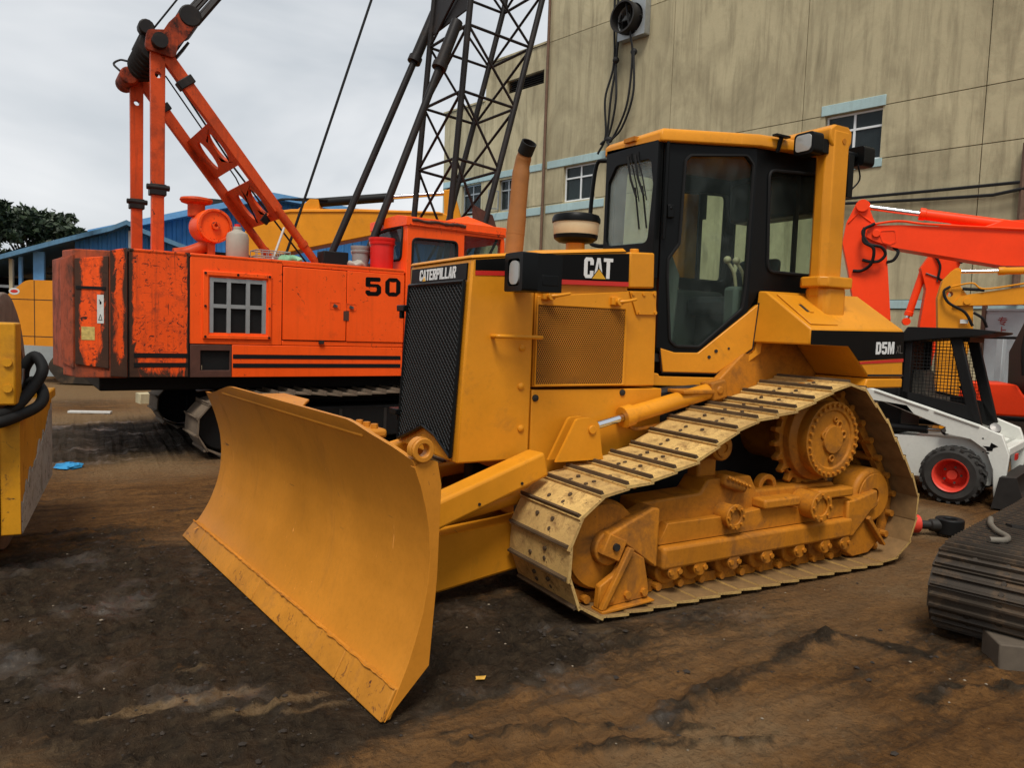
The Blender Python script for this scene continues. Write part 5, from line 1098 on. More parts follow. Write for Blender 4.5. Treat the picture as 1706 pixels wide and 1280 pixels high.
# house: engine side panels. tail polygon in plan
def panel(name, x0, x1, z0, z1, y=0, t=.03, mat='crane_orange', bevel=.006, par=None): return cr.part(name, MB().box(x0, x1, y, y+t, z0, z1), mat, par, bevel)
cr.part('house_core', MB().box(-.60, 2.58, .04, HW-.04, ZB+.02, ZT-.03), 'black_steel')
cr.part('house_deck', MB().box(-.62, 4.2, .0, HW, ZT-.045, ZT-.015), 'crane_worn', None, .005)
tail = [(-.62, 0), (-.79, .012), (-1.10, .15), (-1.19, .50), (-1.15, .9), (-1.12, 1.45), (-1.15, 2.0), (-1.19, 2.40), (-1.10, 2.75), (-.79, 2.888), (-.62, 2.9)]
mb = MB(); mb.prism(tail, 'z', ZB, ZT-.04); cw = cr.part('counterweight', mb, 'crane_tail', None, .012)
for (a, b), mt in zip(zip(tail[:-1], tail[1:]), ('crane_worn', 'crane_worn', 'crane_tail', 'crane_tail')):
    d = Vector((b[0]-a[0], b[1]-a[1], 0)); l = d.length; d.normalize(); N = Vector((d.y, -d.x, 0)); N = N if N.y < 0 or N.x < 0 else -N
    f = (Vector((a[0], a[1], 0)), d, Vector((0, 0, 1)), N)
    hi = ZT if b[0] > -1.0 else ZT-.10
    mb = MB(); mb.plate([(.006, ZB+.005 if b[0] > -1.0 else ZB+.10), (l-.006, ZB+.02 if b[0] > -1.0 else ZB+.14), (l-.006, hi-.04), (.006, hi)], [], f, .001, .02); cr.part('tail_panel', mb, mt, cw, .004)
    if b[0] == -1.10 and b[1] < 1:
        mb = MB(); mb.plate(rect(.03, l-.02, 1.855, 1.885), [], f, .0205, .03); cr.part('tail_seam', mb, 'black_steel', cw)
        mb = MB(); mb.plate(rect(.05, .115, 1.50, 1.80), [], f, .021, .024); lb_ = cr.part('warning_label', mb, 'label_white', cw, smooth=0)
        mb = MB(); mb.plate([(.062, 1.53), (.104, 1.53), (.083, 1.60)], [[(.07, 1.536), (.083, 1.585), (.096, 1.536)]], f, .0245, .0255); mb.plate([(.075, 1.70), (.09, 1.70), (.09, 1.74), (.097, 1.74), (.097, 1.755), (.07, 1.72)], [], f, .0245, .0255); cr.part('label_mark', mb, 'decal_black', lb_, smooth=0)
        mb = MB(); mb.plate(rect(.14, .27, 1.32, 1.46), [], f, .021, .024); cr.part('data_label', mb, 'label_yellow', cw, smooth=0)
panel('side_panel', -.605, -.008, ZB+.005, ZT, 0, .04, 'crane_worn')
# grille bay
f0 = ((0, 0, 0), (1, 0, 0), (0, 0, 1), (0, 1, 0))
mb = MB(); mb.plate([(.008, 1.30), (1.035, 1.30), (1.035, ZT), (.008, ZT)], [rect(.225, .845, 1.43, 2.055)[::-1]], f0, 0, .04); cr.part('side_panel', mb, 'crane_orange', None, .006)
mb = MB(); mb.plate(rect(.14, .905, 1.36, 2.125), [rect(.20, .865, 1.405, 2.075)[::-1]], f0, -.022, 0); gf = cr.part('grille_surround', mb, 'crane_orange', None, .006)
for x in (.235, .425, .64, .825): cr.part('radiator_bar', MB().box(x-.022, x+.022, .0, .03, 1.43, 2.055), 'aluminium', gf)
for z in (1.735, 2.03): cr.part('radiator_bar', MB().box(.225, .845, .003, .027, z-.022, z+.022), 'aluminium', gf)
cr.part('radiator_void', MB().box(.2, .86, .20, .24, 1.40, 2.08), 'dark_void', gf)
bolts(cr, 'surround_bolt', [(x, -.02, z) for x, z in ((.165, 2.10), (.52, 2.10), (.88, 2.10), (.165, 1.73), (.165, 1.385), (.88, 1.73), (.88, 1.385))], (0, -.015, 0), .014, 'black_steel', gf, 8)
panel('side_panel', 1.045, 1.835, 1.365, 2.235, -.012, .03); panel('side_panel', 1.845, 2.625, 1.36, 2.24, -.012, .03); cr.part('top_rail', MB().box(1.04, 2.625, 0, .04, 2.245, ZT), 'crane_orange', None, .005)
cr.part('door_backing', MB().box(1.04, 2.62, .022, .04, 1.30, 2.245), 'black_steel'); panel('lower_rail', 1.04, 2.625, 1.30, 1.355)
mb = MB(); mb.plate([(.012, ZB), (.46, ZB), (.46, 1.292), (.012, 1.292)], [rect(.12, .44, 1.0, 1.225)[::-1]], f0, 0, .035); bx_ = cr.part('tool_bay', mb, 'rust_brown', None, .005)
cr.part('bay_void', MB().box(.1, .46, .3, .33, .95, 1.28), 'dark_void', bx_); cr.part('bay_junk', MB().obox((.18, .12, 1.03), .14, .12, .05, rz=.4), 'cream_plastic', bx_)
mb = MB(); mb.tube(arcpath([(.36, .08, 1.2), (.39, .05, 1.12), (.37, .06, 1.04)], 5), .008, 6); cr.part('bay_wire', mb, 'label_white', bx_)
panel('lower_panel', .465, 2.625, ZB, 1.295)
for z0, z1 in ((1.135, 1.185), (1.03, 1.08)):
    cr.part('stripe', MB().box(.475, 2.60, -.004, 0, z0, z1), 'black_steel', None, smooth=0); cr.part('stripe', MB().box(-.56, -.012, -.004, 0, z0+.005, z1+.005), 'black_steel', None, smooth=0)
for x in (-.608, 0.0): cr.part('panel_joint', MB().box(x-.007, x+.007, .012, .05, ZB, ZT), 'black_steel')
for x, z in ((1.69, 1.80), (1.90, 1.79)):
    mb = MB(); mb.plate(rect(x-.07, x+.07, z-.045, z+.045), [rect(x-.06, x+.06, z-.036, z+.036)[::-1]], f0, -.016, -.012); h = cr.part('latch_plate', mb, 'crane_worn')
    mb = MB(); mb.obox((x, -.025, z), .05, .02, .03, ry=.4); mb.cyl((x-.01, -.035, z), (x-.01, -.012, z), .018, 10); cr.part('latch', mb, 'steel', h)
cr.part('padlock_patch', MB().box(1.80, 1.87, -.018, -.012, 1.62, 1.74), 'rust_brown'); cr.part('catch', MB().box(1.49, 1.55, -.03, 0, 1.325, 1.37), 'dark_steel')
rows_, xe = word('50', .215, .235, .062, .055); mb = MB()
for o_, h_ in rows_: mb.plate(rnd(o_, .02, 2), [hh[::-1] for hh in h_], ((2.085, -.0125, 1.945), (1, 0, .03), (0, 0, 1), (0, -1, 0)), 0, .002)
cr.part('fleet_number', mb, 'decal_black', smooth=0)
# far side and front so that the house is closed
cr.part('far_side', MB().box(-.60, 4.2, HW-.04, HW, ZB, ZT), 'crane_orange')
cr.part('revolving_frame', MB().box(-.85, 4.4, .45, HW-.45, .74, .92), 'black_steel', None, .02)
# cab on the near front corner
cx0, cx1, cyw, zt = 2.645, 4.16, 1.15, 3.02
mb = MB(); mb.plate([(cx0, ZB), (cx1, ZB), (cx1, 2.80), (cx1-.02, 2.87), (cx0, 2.89)], [rnd([(2.725, 2.33), (3.395, 2.33), (3.395, 2.735), (2.725, 2.725)], .07, 4)[::-1], rect(3.505, 4.10, 1.6, 2.835)[::-1]], f0, -.02, .03); cb = cr.part('cab_side', mb, 'crane_orange', None, .006)
cr.part('side_glass', MB().box(2.71, 3.41, .0, .008, 2.31, 2.75), 'window_glass', cb, smooth=0)
mb = MB(); mb.tube([(x, -.022, z) for x, z in rnd([(2.725, 2.33), (3.395, 2.33), (3.395, 2.735), (2.725, 2.725)], .07, 4)], .016, 6, closed=True); cr.part('window_seal', mb, 'rubber', cb)
cr.part('door_glass', MB().box(3.505, 4.10, .01, .018, 1.6, 2.835), 'cab_glass', cb, smooth=0)
fr = ((cx0, 0, 0), (0, 1, 0), (0, 0, 1), (1, 0, 0)); hw = rnd([(.14, 2.45), (1.02, 2.45), (.96, 2.86), (.10, 2.89)], .08, 4)
mb = MB(); mb.plate([(.03, ZB), (cyw, ZB), (cyw, 2.90), (.03, 2.95)], [hw[::-1]], fr, 0, .03); cb2 = cr.part('cab_back', mb, 'crane_orange', None, .006)
mb = MB(); mb.plate(hw, [], fr, .012, .018); cr.part('rear_glass', mb, 'window_glass', cb2, smooth=0)
mb = MB(); mb.tube([(cx0-.004, y, z) for y, z in hw], .016, 6, closed=True); cr.part('window_seal', mb, 'rubber', cb2)
hw2 = rect(.12, 1.03, 1.7, 2.78, .06); mb = MB(); mb.plate([(.03, ZB), (cyw, ZB), (cyw, 2.90), (.03, 2.88)], [hw2[::-1]], ((cx1, 0, 0), (0, 1, 0), (0, 0, 1), (1, 0, 0)), -.03, 0); cb3 = cr.part('cab_front', mb, 'crane_orange', None, .006)
mb = MB(); mb.plate(hw2, [], ((cx1, 0, 0), (0, 1, 0), (0, 0, 1), (1, 0, 0)), -.02, -.012); cr.part('front_glass', mb, 'cab_glass', cb3, smooth=0)
fr = ((0, cyw, 0), (1, 0, 0), (0, 0, 1), (0, 1, 0)); mb = MB(); mb.plate([(cx0, ZB), (cx1, ZB), (cx1, 2.88), (cx0, 2.9)], [rect(2.8, 3.9, 2.3, 2.8, .05)[::-1]], fr, -.03, 0); cr.part('cab_far_side', mb, 'crane_orange')
mb = MB(); mb.add([(cx0-.02, -.04, 2.885), (cx1+.03, -.04, 2.865), (cx1+.03, cyw, 2.88), (cx0-.02, cyw, 2.90), (cx0-.02, -.04, 3.0), (cx1+.01, -.03, 3.0), (cx1+.02, cyw, 3.0), (cx0-.02, cyw, 3.02), (cx0+.0, .30, 3.05), (cx1-.0, .30, 3.04)], [(0, 3, 2, 1), (0, 1, 5, 4), (1, 2, 6, 9, 5), (2, 3, 7, 6), (3, 0, 4, 8, 7), (4, 5, 9, 8), (8, 9, 6, 7)]); rf2 = cr.part('cab_roof', mb, 'crane_orange', None, .006)
mb = MB(); pts = [(x, -.045, 2.955+.006*math.sin(x*21)) for x in np.linspace(2.70, 3.5, 30)]; mb.tube(pts, [.016+.012*random.random() for _ in pts], 6); cr.part('rust_seam', mb, 'rust_brown', rf2)
mb = MB(); mb.box(cx0+.02, cx1-.02, -.048, -.04, 2.895, 2.905); cr.part('roof_gutter', mb, 'crane_worn', rf2)
mb = MB(); mb.add([(3.35, .15, 3.02), (4.12, .15, 3.02), (4.1, 1.0, 3.02), (3.35, 1.0, 3.02), (3.75, .35, 3.16), (4.02, .35, 3.10), (4.0, .9, 3.10), (3.75, .9, 3.16)], [(0, 1, 5, 4), (1, 2, 6, 5), (2, 3, 7, 6), (3, 0, 4, 7), (4, 5, 6, 7)]); cr.part('roof_hatch', mb, 'crane_orange', rf2, .005)
cr.part('operator_seat', MB().box(3.0, 3.45, .35, .85, 1.5, 2.35), 'seat_vinyl', None, .05)
cr.part('cab_base', MB().box(cx0+.04, cx1-.04, .04, cyw-.04, ZB+.03, 1.5), 'black_steel')
mb = MB(); mb.tube([(4.08, .06, 2.84), (3.72, .3, 1.9)], .02, 8); mb.tube([(3.52, .04, 2.83), (3.52, .04, 1.6)], .018, 6); cr.part('cab_stay', mb, 'rubber')
# walk deck and winch behind the cab
cr.part('winch_cover', MB().box(2.7, 4.0, 1.25, HW-.3, ZB, 1.9), 'crane_worn', None, .02); cr.part('hoist_drum', MB().cyl((3.1, 1.3, 2.1), (3.1, 2.5, 2.1), .28, 24), 'dark_steel', None, .01)
# gantry: two posts, two sloping struts with tie plates, head
PX = -.21
for yy, x in ((.75, -.21), (2.2, -.235)):
    mb = MB(); fy = ((0, 0, 0), (1, 0, 0), (0, 0, 1), (0, 1, 0))
    mb.plate(rnd([(x-.072, 3.10), (x+.072, 3.10), (x+.078, 4.62), (x+.03, 4.80), (x-.05, 4.78), (x-.078, 4.6)], [0, 0, 0, .04, .04, 0], 3), [circ(x, 4.37, .035, n=14)[::-1]], fy, yy-.05, yy+.05)
    P = cr.part('gantry_post', mb, 'gantry_orange', None, .008)
    cr.part('post_lower', MB().box(x-.066, x+.066, yy-.055, yy+.055, 2.26, 3.02), 'gantry_orange', P, .008)
    mb = MB(); mb.box(x-.09, x+.09, yy-.075, yy+.075, 3.0, 3.13); mb.cyl((x-.125, yy-.05, 3.09), (x+.125, yy-.05, 3.09), .035, 10); cr.part('post_joint', mb, 'boom_black', P, .01)
for yy, foot in ((.75, (1.78, 2.28)), (2.2, (1.70, 2.28))):
    a, b_ = Vector((-.16, yy, 4.66)), Vector((foot[0], yy, foot[1])); d = (b_-a).normalized(); q = Vector((d.z, 0, -d.x)); q = q if q.z > 0 else -q
    up_ = a.lerp(b_, .70)
    mb = MB(); h = .072; yv = Vector((0, .05, 0))
    mb.hexa([a-q*h-yv, up_-q*.06-yv, up_-q*.06+yv, a-q*h+yv, a+q*h-yv, up_+q*.06-yv, up_+q*.06+yv, a+q*h+yv]); S_ = cr.part('gantry_strut', mb, 'gantry_orange', None, .008)
    cr.part('strut_tube', MB().cyl(up_-d*.05, b_, .058, 16, .05), 'gantry_orange', S_)
    mb = MB()
    for k in (.13,): p = a.lerp(b_, k); mb.obox(p, .10, .13, .20, ry=math.atan2(-d.z, d.x)); 
    cr.part('strut_clamp', mb, 'boom_black', S_, .01)
    p0 = a.lerp(b_, .86); cr.part('strut_collar', MB().cyl(p0, p0+d*.06, .066, 16), 'gantry_orange', S_)
for k0, k1 in ((.285, .475), (.545, .735)):
    a0 = Vector((-.16, .75, 4.66)); b0 = Vector((1.78, .75, 2.28)); d = (b0-a0).normalized(); L_ = (b0-a0).length; N = Vector((d.z, 0, -d.x))
    f = (a0, d, Vector((0, 1, 0)), N)
    mb = MB(); l0, l1 = k0*L_, k1*L_; mid_ = (l0+l1)/2
    mb.plate([(l0, .04), (l1, .04), (l1, 1.41), (l0, 1.41)], [circ(mid_, .42, .20, .155, 18)[::-1], circ(mid_, 1.0, .20, .155, 18)[::-1]], f, -.02, .02); tp = cr.part('tie_plate', mb, 'gantry_orange', None, .005)
# gantry head: cross shaft, sheaves, pulley block on its pendant ropes
hd_ = Vector((-.21, 0, 4.72)); mb = MB(); mb.cyl((-.21, .55, 4.72), (-.21, 2.40, 4.72), .085, 18); H = cr.part('head_shaft', mb, 'boom_black')
for yy in (.68, 2.28):
    mb = MB(); mb.plate(rnd([(-.36, 4.62), (-.03, 4.58), (.0, 4.80), (-.14, 4.88), (-.33, 4.84)], .06, 3), [], f0, yy-.03, yy+.03); cr.part('head_plate', mb, 'gantry_dirty', H, .006)
for k in range(6):
    yy = .98+k*.17; cr.part('head_sheave', MB().lathe([(.05, -.03), (.17, -.03), (.19, -.012), (.165, 0), (.19, .012), (.17, .03), (.05, .03)], (-.20, yy, 4.76), (0, 1, 0), 24), 'boom_black', H)
mb = MB(); mb.cyl((-.34, 2.0, 4.66), (-.34, 2.48, 4.66), .115, 20); cr.part('guard_drum', mb, 'gantry_dirty', H, .02)
mb = MB(); mb.cyl((-.30, .9, 4.95), (-.30, 1.05, 4.95), .09, 14); mb.obox((-.27, 1.3, 4.90), .16, .7, .14, ry=.4); cr.part('head_roller', mb, 'boom_black', H, .015)
mb = MB().tube(arcpath([(-.44, 2.1, 4.72), (-.50, 2.2, 4.82), (-.42, 2.25, 4.9), (-.36, 2.1, 4.86)], 5), .014, 6); cr.part('head_hook', mb, 'boom_black', H)
d = Vector((.57, 0, .82)).normalized(); side = Vector((0, 1, 0)); q = d.cross(side)
o_ = Vector((-.10, 1.15, 4.80))
for yy in (.98, 1.52):
    f = (Vector((o_.x, yy, o_.z)), d, q, side); mb = MB(); mb.plate(rnd([(-.05, -.09), (.25, -.12), (.50, -.10), (.52, .10), (.25, .12), (-.05, .09)], .04, 3), [], f, -.02, .02); cr.part('block_plate', mb, 'gantry_dirty', H, .008)
mb = MB(); mb.cyl(o_+d*.50+side*-.2, o_+d*.50+side*.42, .13, 20); mb.obox(o_+d*.36+side*.1, .26, .50, .20, ry=-math.atan2(d.z, d.x)); cr.part('block_sheaves', mb, 'boom_black', H, .015)
mb = MB(); mb.obox(o_+d*.20-q*.16+side*.2, .22, .36, .03, ry=-math.atan2(d.z, d.x)); cr.part('block_guard', mb, 'boom_black', H)
for k, (yy, w) in enumerate(((1.02, .038), (1.16, .02), (1.24, .02), (1.40, .038), (1.50, .02))):
    a = o_+d*.50+q*(-.10+.05*k); a.y = yy; cr.part('pendant_rope', MB().tube([a, a+d*5.0+Vector((.25*k*.2, 0, 0))], w, 6), 'boom_black', H)
a = Vector((-.26, 1.2, 4.92)); cr.part('thin_rope', MB().tube([a, a+d*3.2+Vector((-.12, 0, .02))], .012, 5), 'black_steel', H)
# ropes inside the gantry and the long hoist rope
cr.part('guy_rope', MB().tube([(-.05, 1.1, 4.6), (.75, 1.2, 3.55), (1.85, 1.3, 2.3)], .013, 5), 'black_steel'); cr.part('guy_rope', MB().tube([(.0, 1.5, 4.6), (.85, 1.45, 3.45), (1.15, 1.5, 2.9)], .010, 5), 'black_steel')
cr.part('rope_shackle', MB().obox((1.19, 1.24, 2.93), .10, .06, .12, ry=.6), 'black_steel')
cr.part('hoist_rope', MB().tube([(1.44, 1.4, 2.28), (2.68, 1.4, 6.18), (3.75, 1.4, 9.5)], .018, 6), 'black_steel')
# lattice boom
def chordR(z): return 3.76+(z-3.3)*.075
def chordF(z): return 4.37+(z-3.25)*.262 if z < 6.9 else 4.37+(6.9-3.25)*.262+(z-6.9)*.16
def chordR2(z): return chordR(z) if z < 6.9 else chordR(6.9)+(z-6.9)*.16
Zs = [1.15, 2.05, 3.10, 4.06, 5.04, 6.0, 6.95, 7.9, 8.85, 9.8, 10.8]
YN, YF = .85, 2.05
for nm, cf in (('rear', chordR2), ('front', chordF)):
    for yy in (YN, YF):
        cr.part('boom_chord', MB().tube([(cf(z), yy, z) for z in Zs], [.04]*2+[.046]*9, 10), 'boom_black')
nodes = lambda z: {'RN': (chordR2(z), YN, z), 'RF': (chordR2(z), YF, z), 'FN': (chordF(z), YN, z-.08), 'FF': (chordF(z), YF, z-.08)}
for i, z in enumerate(Zs):
    if i == 0: continue
    n_ = nodes(z)
    for a, b_ in (('RN', 'RF'), ('RF', 'FF'), ('FF', 'FN'), ('FN', 'RN')): cr.part('boom_strut', MB().cyl(n_[a], n_[b_], .023, 8), 'boom_black')
    if i+1 < len(Zs):
        m_ = nodes(Zs[i+1])
        for a, b_ in (('RF', 'RN'), ('FF', 'FN')): cr.part('boom_diagonal', MB().cyl(n_[a], m_[b_], .021, 8), 'boom_black')
        for a, b_ in (('FF', 'RF'), ('FN', 'RN')): cr.part('boom_diagonal', MB().cyl(n_[a], m_[b_], .021, 8), 'boom_black')
for yy in (YN, YF): cr.part('boom_foot', MB().obox((3.72, yy, 1.10), .34, .16, .30), 'boom_black', None, .02)
mb = MB(); mb.hexa([(3.98, YF, 6.18), (4.06, YN+.1, 6.32), (4.09, YN+.1, 6.32), (4.01, YF, 6.18), (4.05, YF, 7.0), (4.10, YN, 7.0), (4.13, YN, 7.0), (4.08, YF, 7.0)]); cr.part('boom_gusset', mb, 'boom_black')
mb = MB(); mb.hexa([(4.16, YN-.02, 3.02), (4.62, YN-.02, 2.95), (4.62, YN+.02, 2.95), (4.16, YN+.02, 3.02), (4.13, YN-.02, 3.42), (4.48, YN-.02, 3.30), (4.48, YN+.02, 3.30), (4.13, YN+.02, 3.42)]); cr.part('boom_web', mb, 'rust_brown')
# telescoping boom stops
for yy, top in ((2.2, (4.15, 6.7)), (.7, (3.72, 6.0))):
    a, b_ = Vector((2.30, yy, 2.26)), Vector((top[0], yy, top[1])); d = (b_-a)
    S_ = cr.part('boom_stop', MB().cyl(a, a.lerp(b_, .82), .054, 14), 'boom_black'); cr.part('stop_sleeve', MB().cyl(a.lerp(b_, .80), a.lerp(b_, .98), .085, 14), 'boom_black', S_); cr.part('stop_collar', MB().cyl(a.lerp(b_, .79), a.lerp(b_, .81), .11, 14), 'boom_black', S_)
# air cleaner on the deck
mb = MB(); mb.lathe([(.0, 0), (.17, 0), (.205, .03), (.205, .30), (.19, .33), (.19, .40), (.0, .40)], (.40, .58, 2.70), (-.1, 1, 0), 28); ac = cr.part('air_cleaner', mb, 'crane_orange', None, .01)
mb = MB(); mb.ring((.40, .575, 2.70), (.1, -1, 0), .17, .2, .02, 28); mb.ring((.40, .575, 2.70), (.1, -1, 0), .02, .05, .035, 12); cr.part('cleaner_rim', mb, 'crane_worn', ac, .004)
cr.part('cleaner_cap', MB().lathe([(.10, 0), (.10, .14), (.17, .16), (.19, .19), (.18, .215), (.10, .23), (.0, .235)], (.24, .85, 2.82), (0, 0, 1), 24), 'gantry_orange', ac)
cr.part('cleaner_pipe', MB().tube(arcpath([(.38, .75, 2.55), (.34, .75, 2.48), (.15, .8, 2.38), (-.02, .8, 2.34)], 5), .075, 12), 'gantry_orange', ac); cr.part('cleaner_leg', MB().box(.33, .41, .62, .70, 2.29, 2.52), 'gantry_orange', ac)
cr.part('deck_engine', MB().box(.1, .9, .9, 2.1, 2.29, 2.42), 'dark_steel', None, .02)
# undercarriage: two tracks and the carbody
CT = [(.35, .03), (.17, .10), (.06, .26), (.04, .42), (.12, .58), (.30, .68), (.55, .70), (1.2, .735), (1.75, .70), (2.5, .73), (3.4, .70), (4.1, .73), (4.5, .69), (4.72, .56), (4.78, .38), (4.7, .2), (4.55, .07), (4.4, .03)]
for y0 in (-.20, 2.42):
    track(cr, CT, 52, y0, y0+.68, 'track_mud', 'track_mud', 'black_steel', 'crawler_track', grouser=.035, bolts=False, links=False)
    fr_ = cr.part('crawler_frame', MB().prism([(.45, .16), (4.4, .16), (4.4, .5), (4.0, .56), (.9, .56), (.45, .5)], 'y', y0+.10, y0+.58), 'black_steel', None, .02)
    for x in (.36, 4.45): cr.part('crawler_wheel', MB().cyl((x, y0+.14, .37), (x, y0+.54, .37), .29, 28), 'black_steel', fr_, .02)
    for k in range(8): cr.part('crawler_roller', MB().cyl((.85+k*.45, y0+.08, .16), (.85+k*.45, y0+.6, .16), .10, 14), 'black_steel', fr_)
    for x in (1.25, 1.75, 2.35, 3.0): cr.part('frame_rib', MB().box(x-.02, x+.02, y0+.085, y0+.1, .2, .52), 'dark_steel', fr_)
cr.part('carbody', MB().box(1.4, 3.4, .45, 2.45, .35, .74), 'black_steel', None, .04)
# ---- loose things left on the crane deck
cm = Matrix.Translation(CO) @ Matrix.Rotation(R(4), 4, 'Z')
def on_crane(x, y, z): return tuple(cm @ Vector((x, y, z)))
def bucket(loc, r0, r1, h, mat, label, cat='bucket', name='plastic_bucket'):
    T = Thing(name, label, cat, loc, world=False)
    T.part('body', MB().lathe([(.0, 0), (r0, 0), (r0+.004, .02), (r1-.012, h-.09), (r1, h-.085), (r1+.004, h-.06), (r1-.004, h-.055), (r1+.006, h-.03), (r1+.006, h), (r1-.008, h), (r0-.01, .02), (.0, .02)], (0, 0, 0), (0, 0, 1), 32), mat)
    T.part('handle', MB().tube([(math.cos(a)*(r1+.01), -.02+.04*math.sin(a)-.0, h-.07-.10*math.sin(a)*.9) for a in np.linspace(0, math.pi, 14)], .006, 6), 'label_white'); return T
zd = ZT-.015
bucket(on_crane(2.42, .26, zd), .145, .168, .42, 'red_plastic', 'bright red plastic bucket standing on the crane deck beside the cab')
bucket(on_crane(2.20, .45, zd), .10, .12, .31, 'grey_plastic', 'small grey white pail with dark rim behind the red bucket')
mb = MB(); mb.lathe([(.0, 0), (.12, 0), (.13, .02), (.13, .27), (.115, .32), (.05, .36), (.05, .40), (.0, .40)], (0, 0, 0), (0, 0, 1), 20); T = Thing('jerrycan', 'dusty white plastic canister on the crane deck beside the air cleaner', 'canister', on_crane(.62, .42, zd), world=False); T.part('body', mb, 'white_plastic', None, .005); T.part('cap', MB().cyl((0, 0, .395), (0, 0, .43), .035, 12), 'red_plastic')
o = single('battery_box', MB().box(0, .34, 0, .26, 0, .22), 'black_steel', 'black battery box on the crane deck below the boom stop', 'box', bevel=.012); o.location = on_crane(1.72, .5, zd); o.rotation_euler.z = R(4)
T = Thing('wire_crate', 'pale see through plastic crate with a leaning rod on the crane deck', 'crate', on_crane(.82, .3, zd), R(4), world=False)
mb = MB()
for z in (.0, .07, .14): mb.tube([(0, 0, z), (.4, 0, z), (.4, .3, z), (0, .3, z)], .008, 5, closed=True)
for x in np.linspace(0, .4, 7): mb.cyl((x, 0, 0), (x, 0, .14), .005, 5); mb.cyl((x, .3, 0), (x, .3, .14), .005, 5)
T.part('basket', mb, 'grey_plastic'); T.part('rod', MB().cyl((.22, .1, .05), (.36, .12, .45), .014, 6), 'label_white')
g_ = MB(); g_.sphere((0, 0, .05), .10, 8, .55); g_.v = [(x*1.5+.02*math.sin(y*60), y+.02*math.sin(x*50), z+.012*math.sin(x*70+y*50)) for x, y, z in g_.v]; o = single('green_sack', g_, 'green_bag', 'crumpled green and white plastic sack on the crane deck', 'bag'); o.location = on_crane(1.22, .3, zd)
g_ = MB(); g_.sphere((0, 0, .05), .09, 8, .6); g_.v = [(x*1.3+.02*math.sin(y*70), y, z+.015*math.sin(x*60)) for x, y, z in g_.v]; o = single('rag_bundle', g_, 'white_plastic', 'small bundle of pale rags on the crane deck left of the buckets', 'rags'); o.location = on_crane(2.05, .22, zd)

# ================================================================ OTHER MACHINES
YEL = (.72, .27, .011)
paint('exc_yellow', YEL, rough=.42, var=.2, dirt=.12, dirtcol=(.2, .10, .03), chips=.15, fine=.1)
paint('exc_orange', (.66, .24, .014), rough=.4, var=.2, fine=.1, dirt=.1, dirtcol=(.25, .1, .02))
paint('exc_red', (.95, .055, .006), rough=.40, var=.14, dirt=.06, dirtcol=(.25, .02, .01), chips=.08, fine=.08)
paint('loader_white', (.66, .66, .60), rough=.45, var=.1, dirt=.2, dirtcol=(.25, .22, .16), chips=.2, fine=.15)
paint('roller_yellow', (.60, .27, .012), rough=.5, var=.25, dirt=.3, dirtcol=(.2, .09, .02), chips=.6, chipcol=(.05, .03, .02), fine=.25)
paint('roller_white', (.42, .42, .38), rough=.7, var=.3, dirt=.5, dirtcol=(.16, .13, .09), chips=.95, chipcol=(.03, .03, .03), scale=2.5, fine=.3)
plain('wheel_red', (.70, .055, .03), .5, var=.15); plain('drum_rust', (.20, .14, .10), .75, var=.4, sc=10, bmp=.4)
plain('wood', (.11, .085, .06), .85, var=.3); plain('gate_grey', (.40, .45, .46), .6, var=.1); plain('char_red', (.30, .035, .03), .6)
plain('hose_grey', (.16, .14, .11), .7, var=.3); plain('blue_cloth', (.03, .25, .50), .8); plain('leaf_yellow', (.60, .33, .05), .7); plain('stone_white', (.5, .48, .44), .8)
paint('exc_track', (.055, .043, .032), rough=.5, var=.4, dirt=.45, dirtcol=(.17, .10, .05), chips=.2, fine=.3, metallic=.3)
def pz_(n_): return n_
FZ = ((0, 0, 0), (1, 0, 0), (0, 0, 1), (0, 1, 0))
def slab(T, name, pts, y0, y1, mat, par=None, bevel=.01, holes=()):
    mb = MB(); mb.plate(pts, [h[::-1] for h in holes], FZ, y0, y1); return T.part(name, mb, mat, par, bevel)
def ram(T, a, b, k, r, mat, par=None, rodname='piston_rod', name='hydraulic_cylinder'):
    """cylinder barrel from b back to the point k of the way, chrome rod from a"""
    a, b = Vector(a), Vector(b); m = a.lerp(b, k)
    B = T.part(name, MB().lathe([(r*.6, -.01), (r*1.12, -.01), (r*1.15, 0), (r*1.15, .06), (r, .07), (r, (b-m).length)], m, b-m, 18), mat, par)
    T.part(rodname, MB().cyl(a, m, r*.52, 14), 'chrome', B); T.part('rod_end', MB().cyl(a-Vector((0, r*1.1, 0)), a+Vector((0, r*1.1, 0)), r*1.05, 14), mat, B)
    return B
def digger_base(T, x0, x1, y0, y1, mat, ztop=2.2):
    """house, cab and tracks of a parked excavator"""
    h = T.part('house', MB().prism(rnd([(x0, .95), (x1, .95), (x1, ztop-.15), (x1-.25, ztop), (x0+.35, ztop), (x0, ztop-.45)], [.08, .05, .05, .08, .25, .2], 4), 'y', y0, y1), mat, None, .03)
    for y in (y0-.05, y1-.55):
        T.part('track_body', MB().prism(rnd([(x0+.1, .03), (x1+.3, .03), (x1+.6, .4), (x1+.3, .78), (x0+.1, .78), (x0-.2, .4)], .2, 4), 'y', y, y+.6), 'exc_track', None, .03)
    T.part('slew_ring', MB().cyl(((x0+x1)/2, (y0+y1)/2, .6), ((x0+x1)/2, (y0+y1)/2, .96), .6, 24), 'black_steel')
    return h

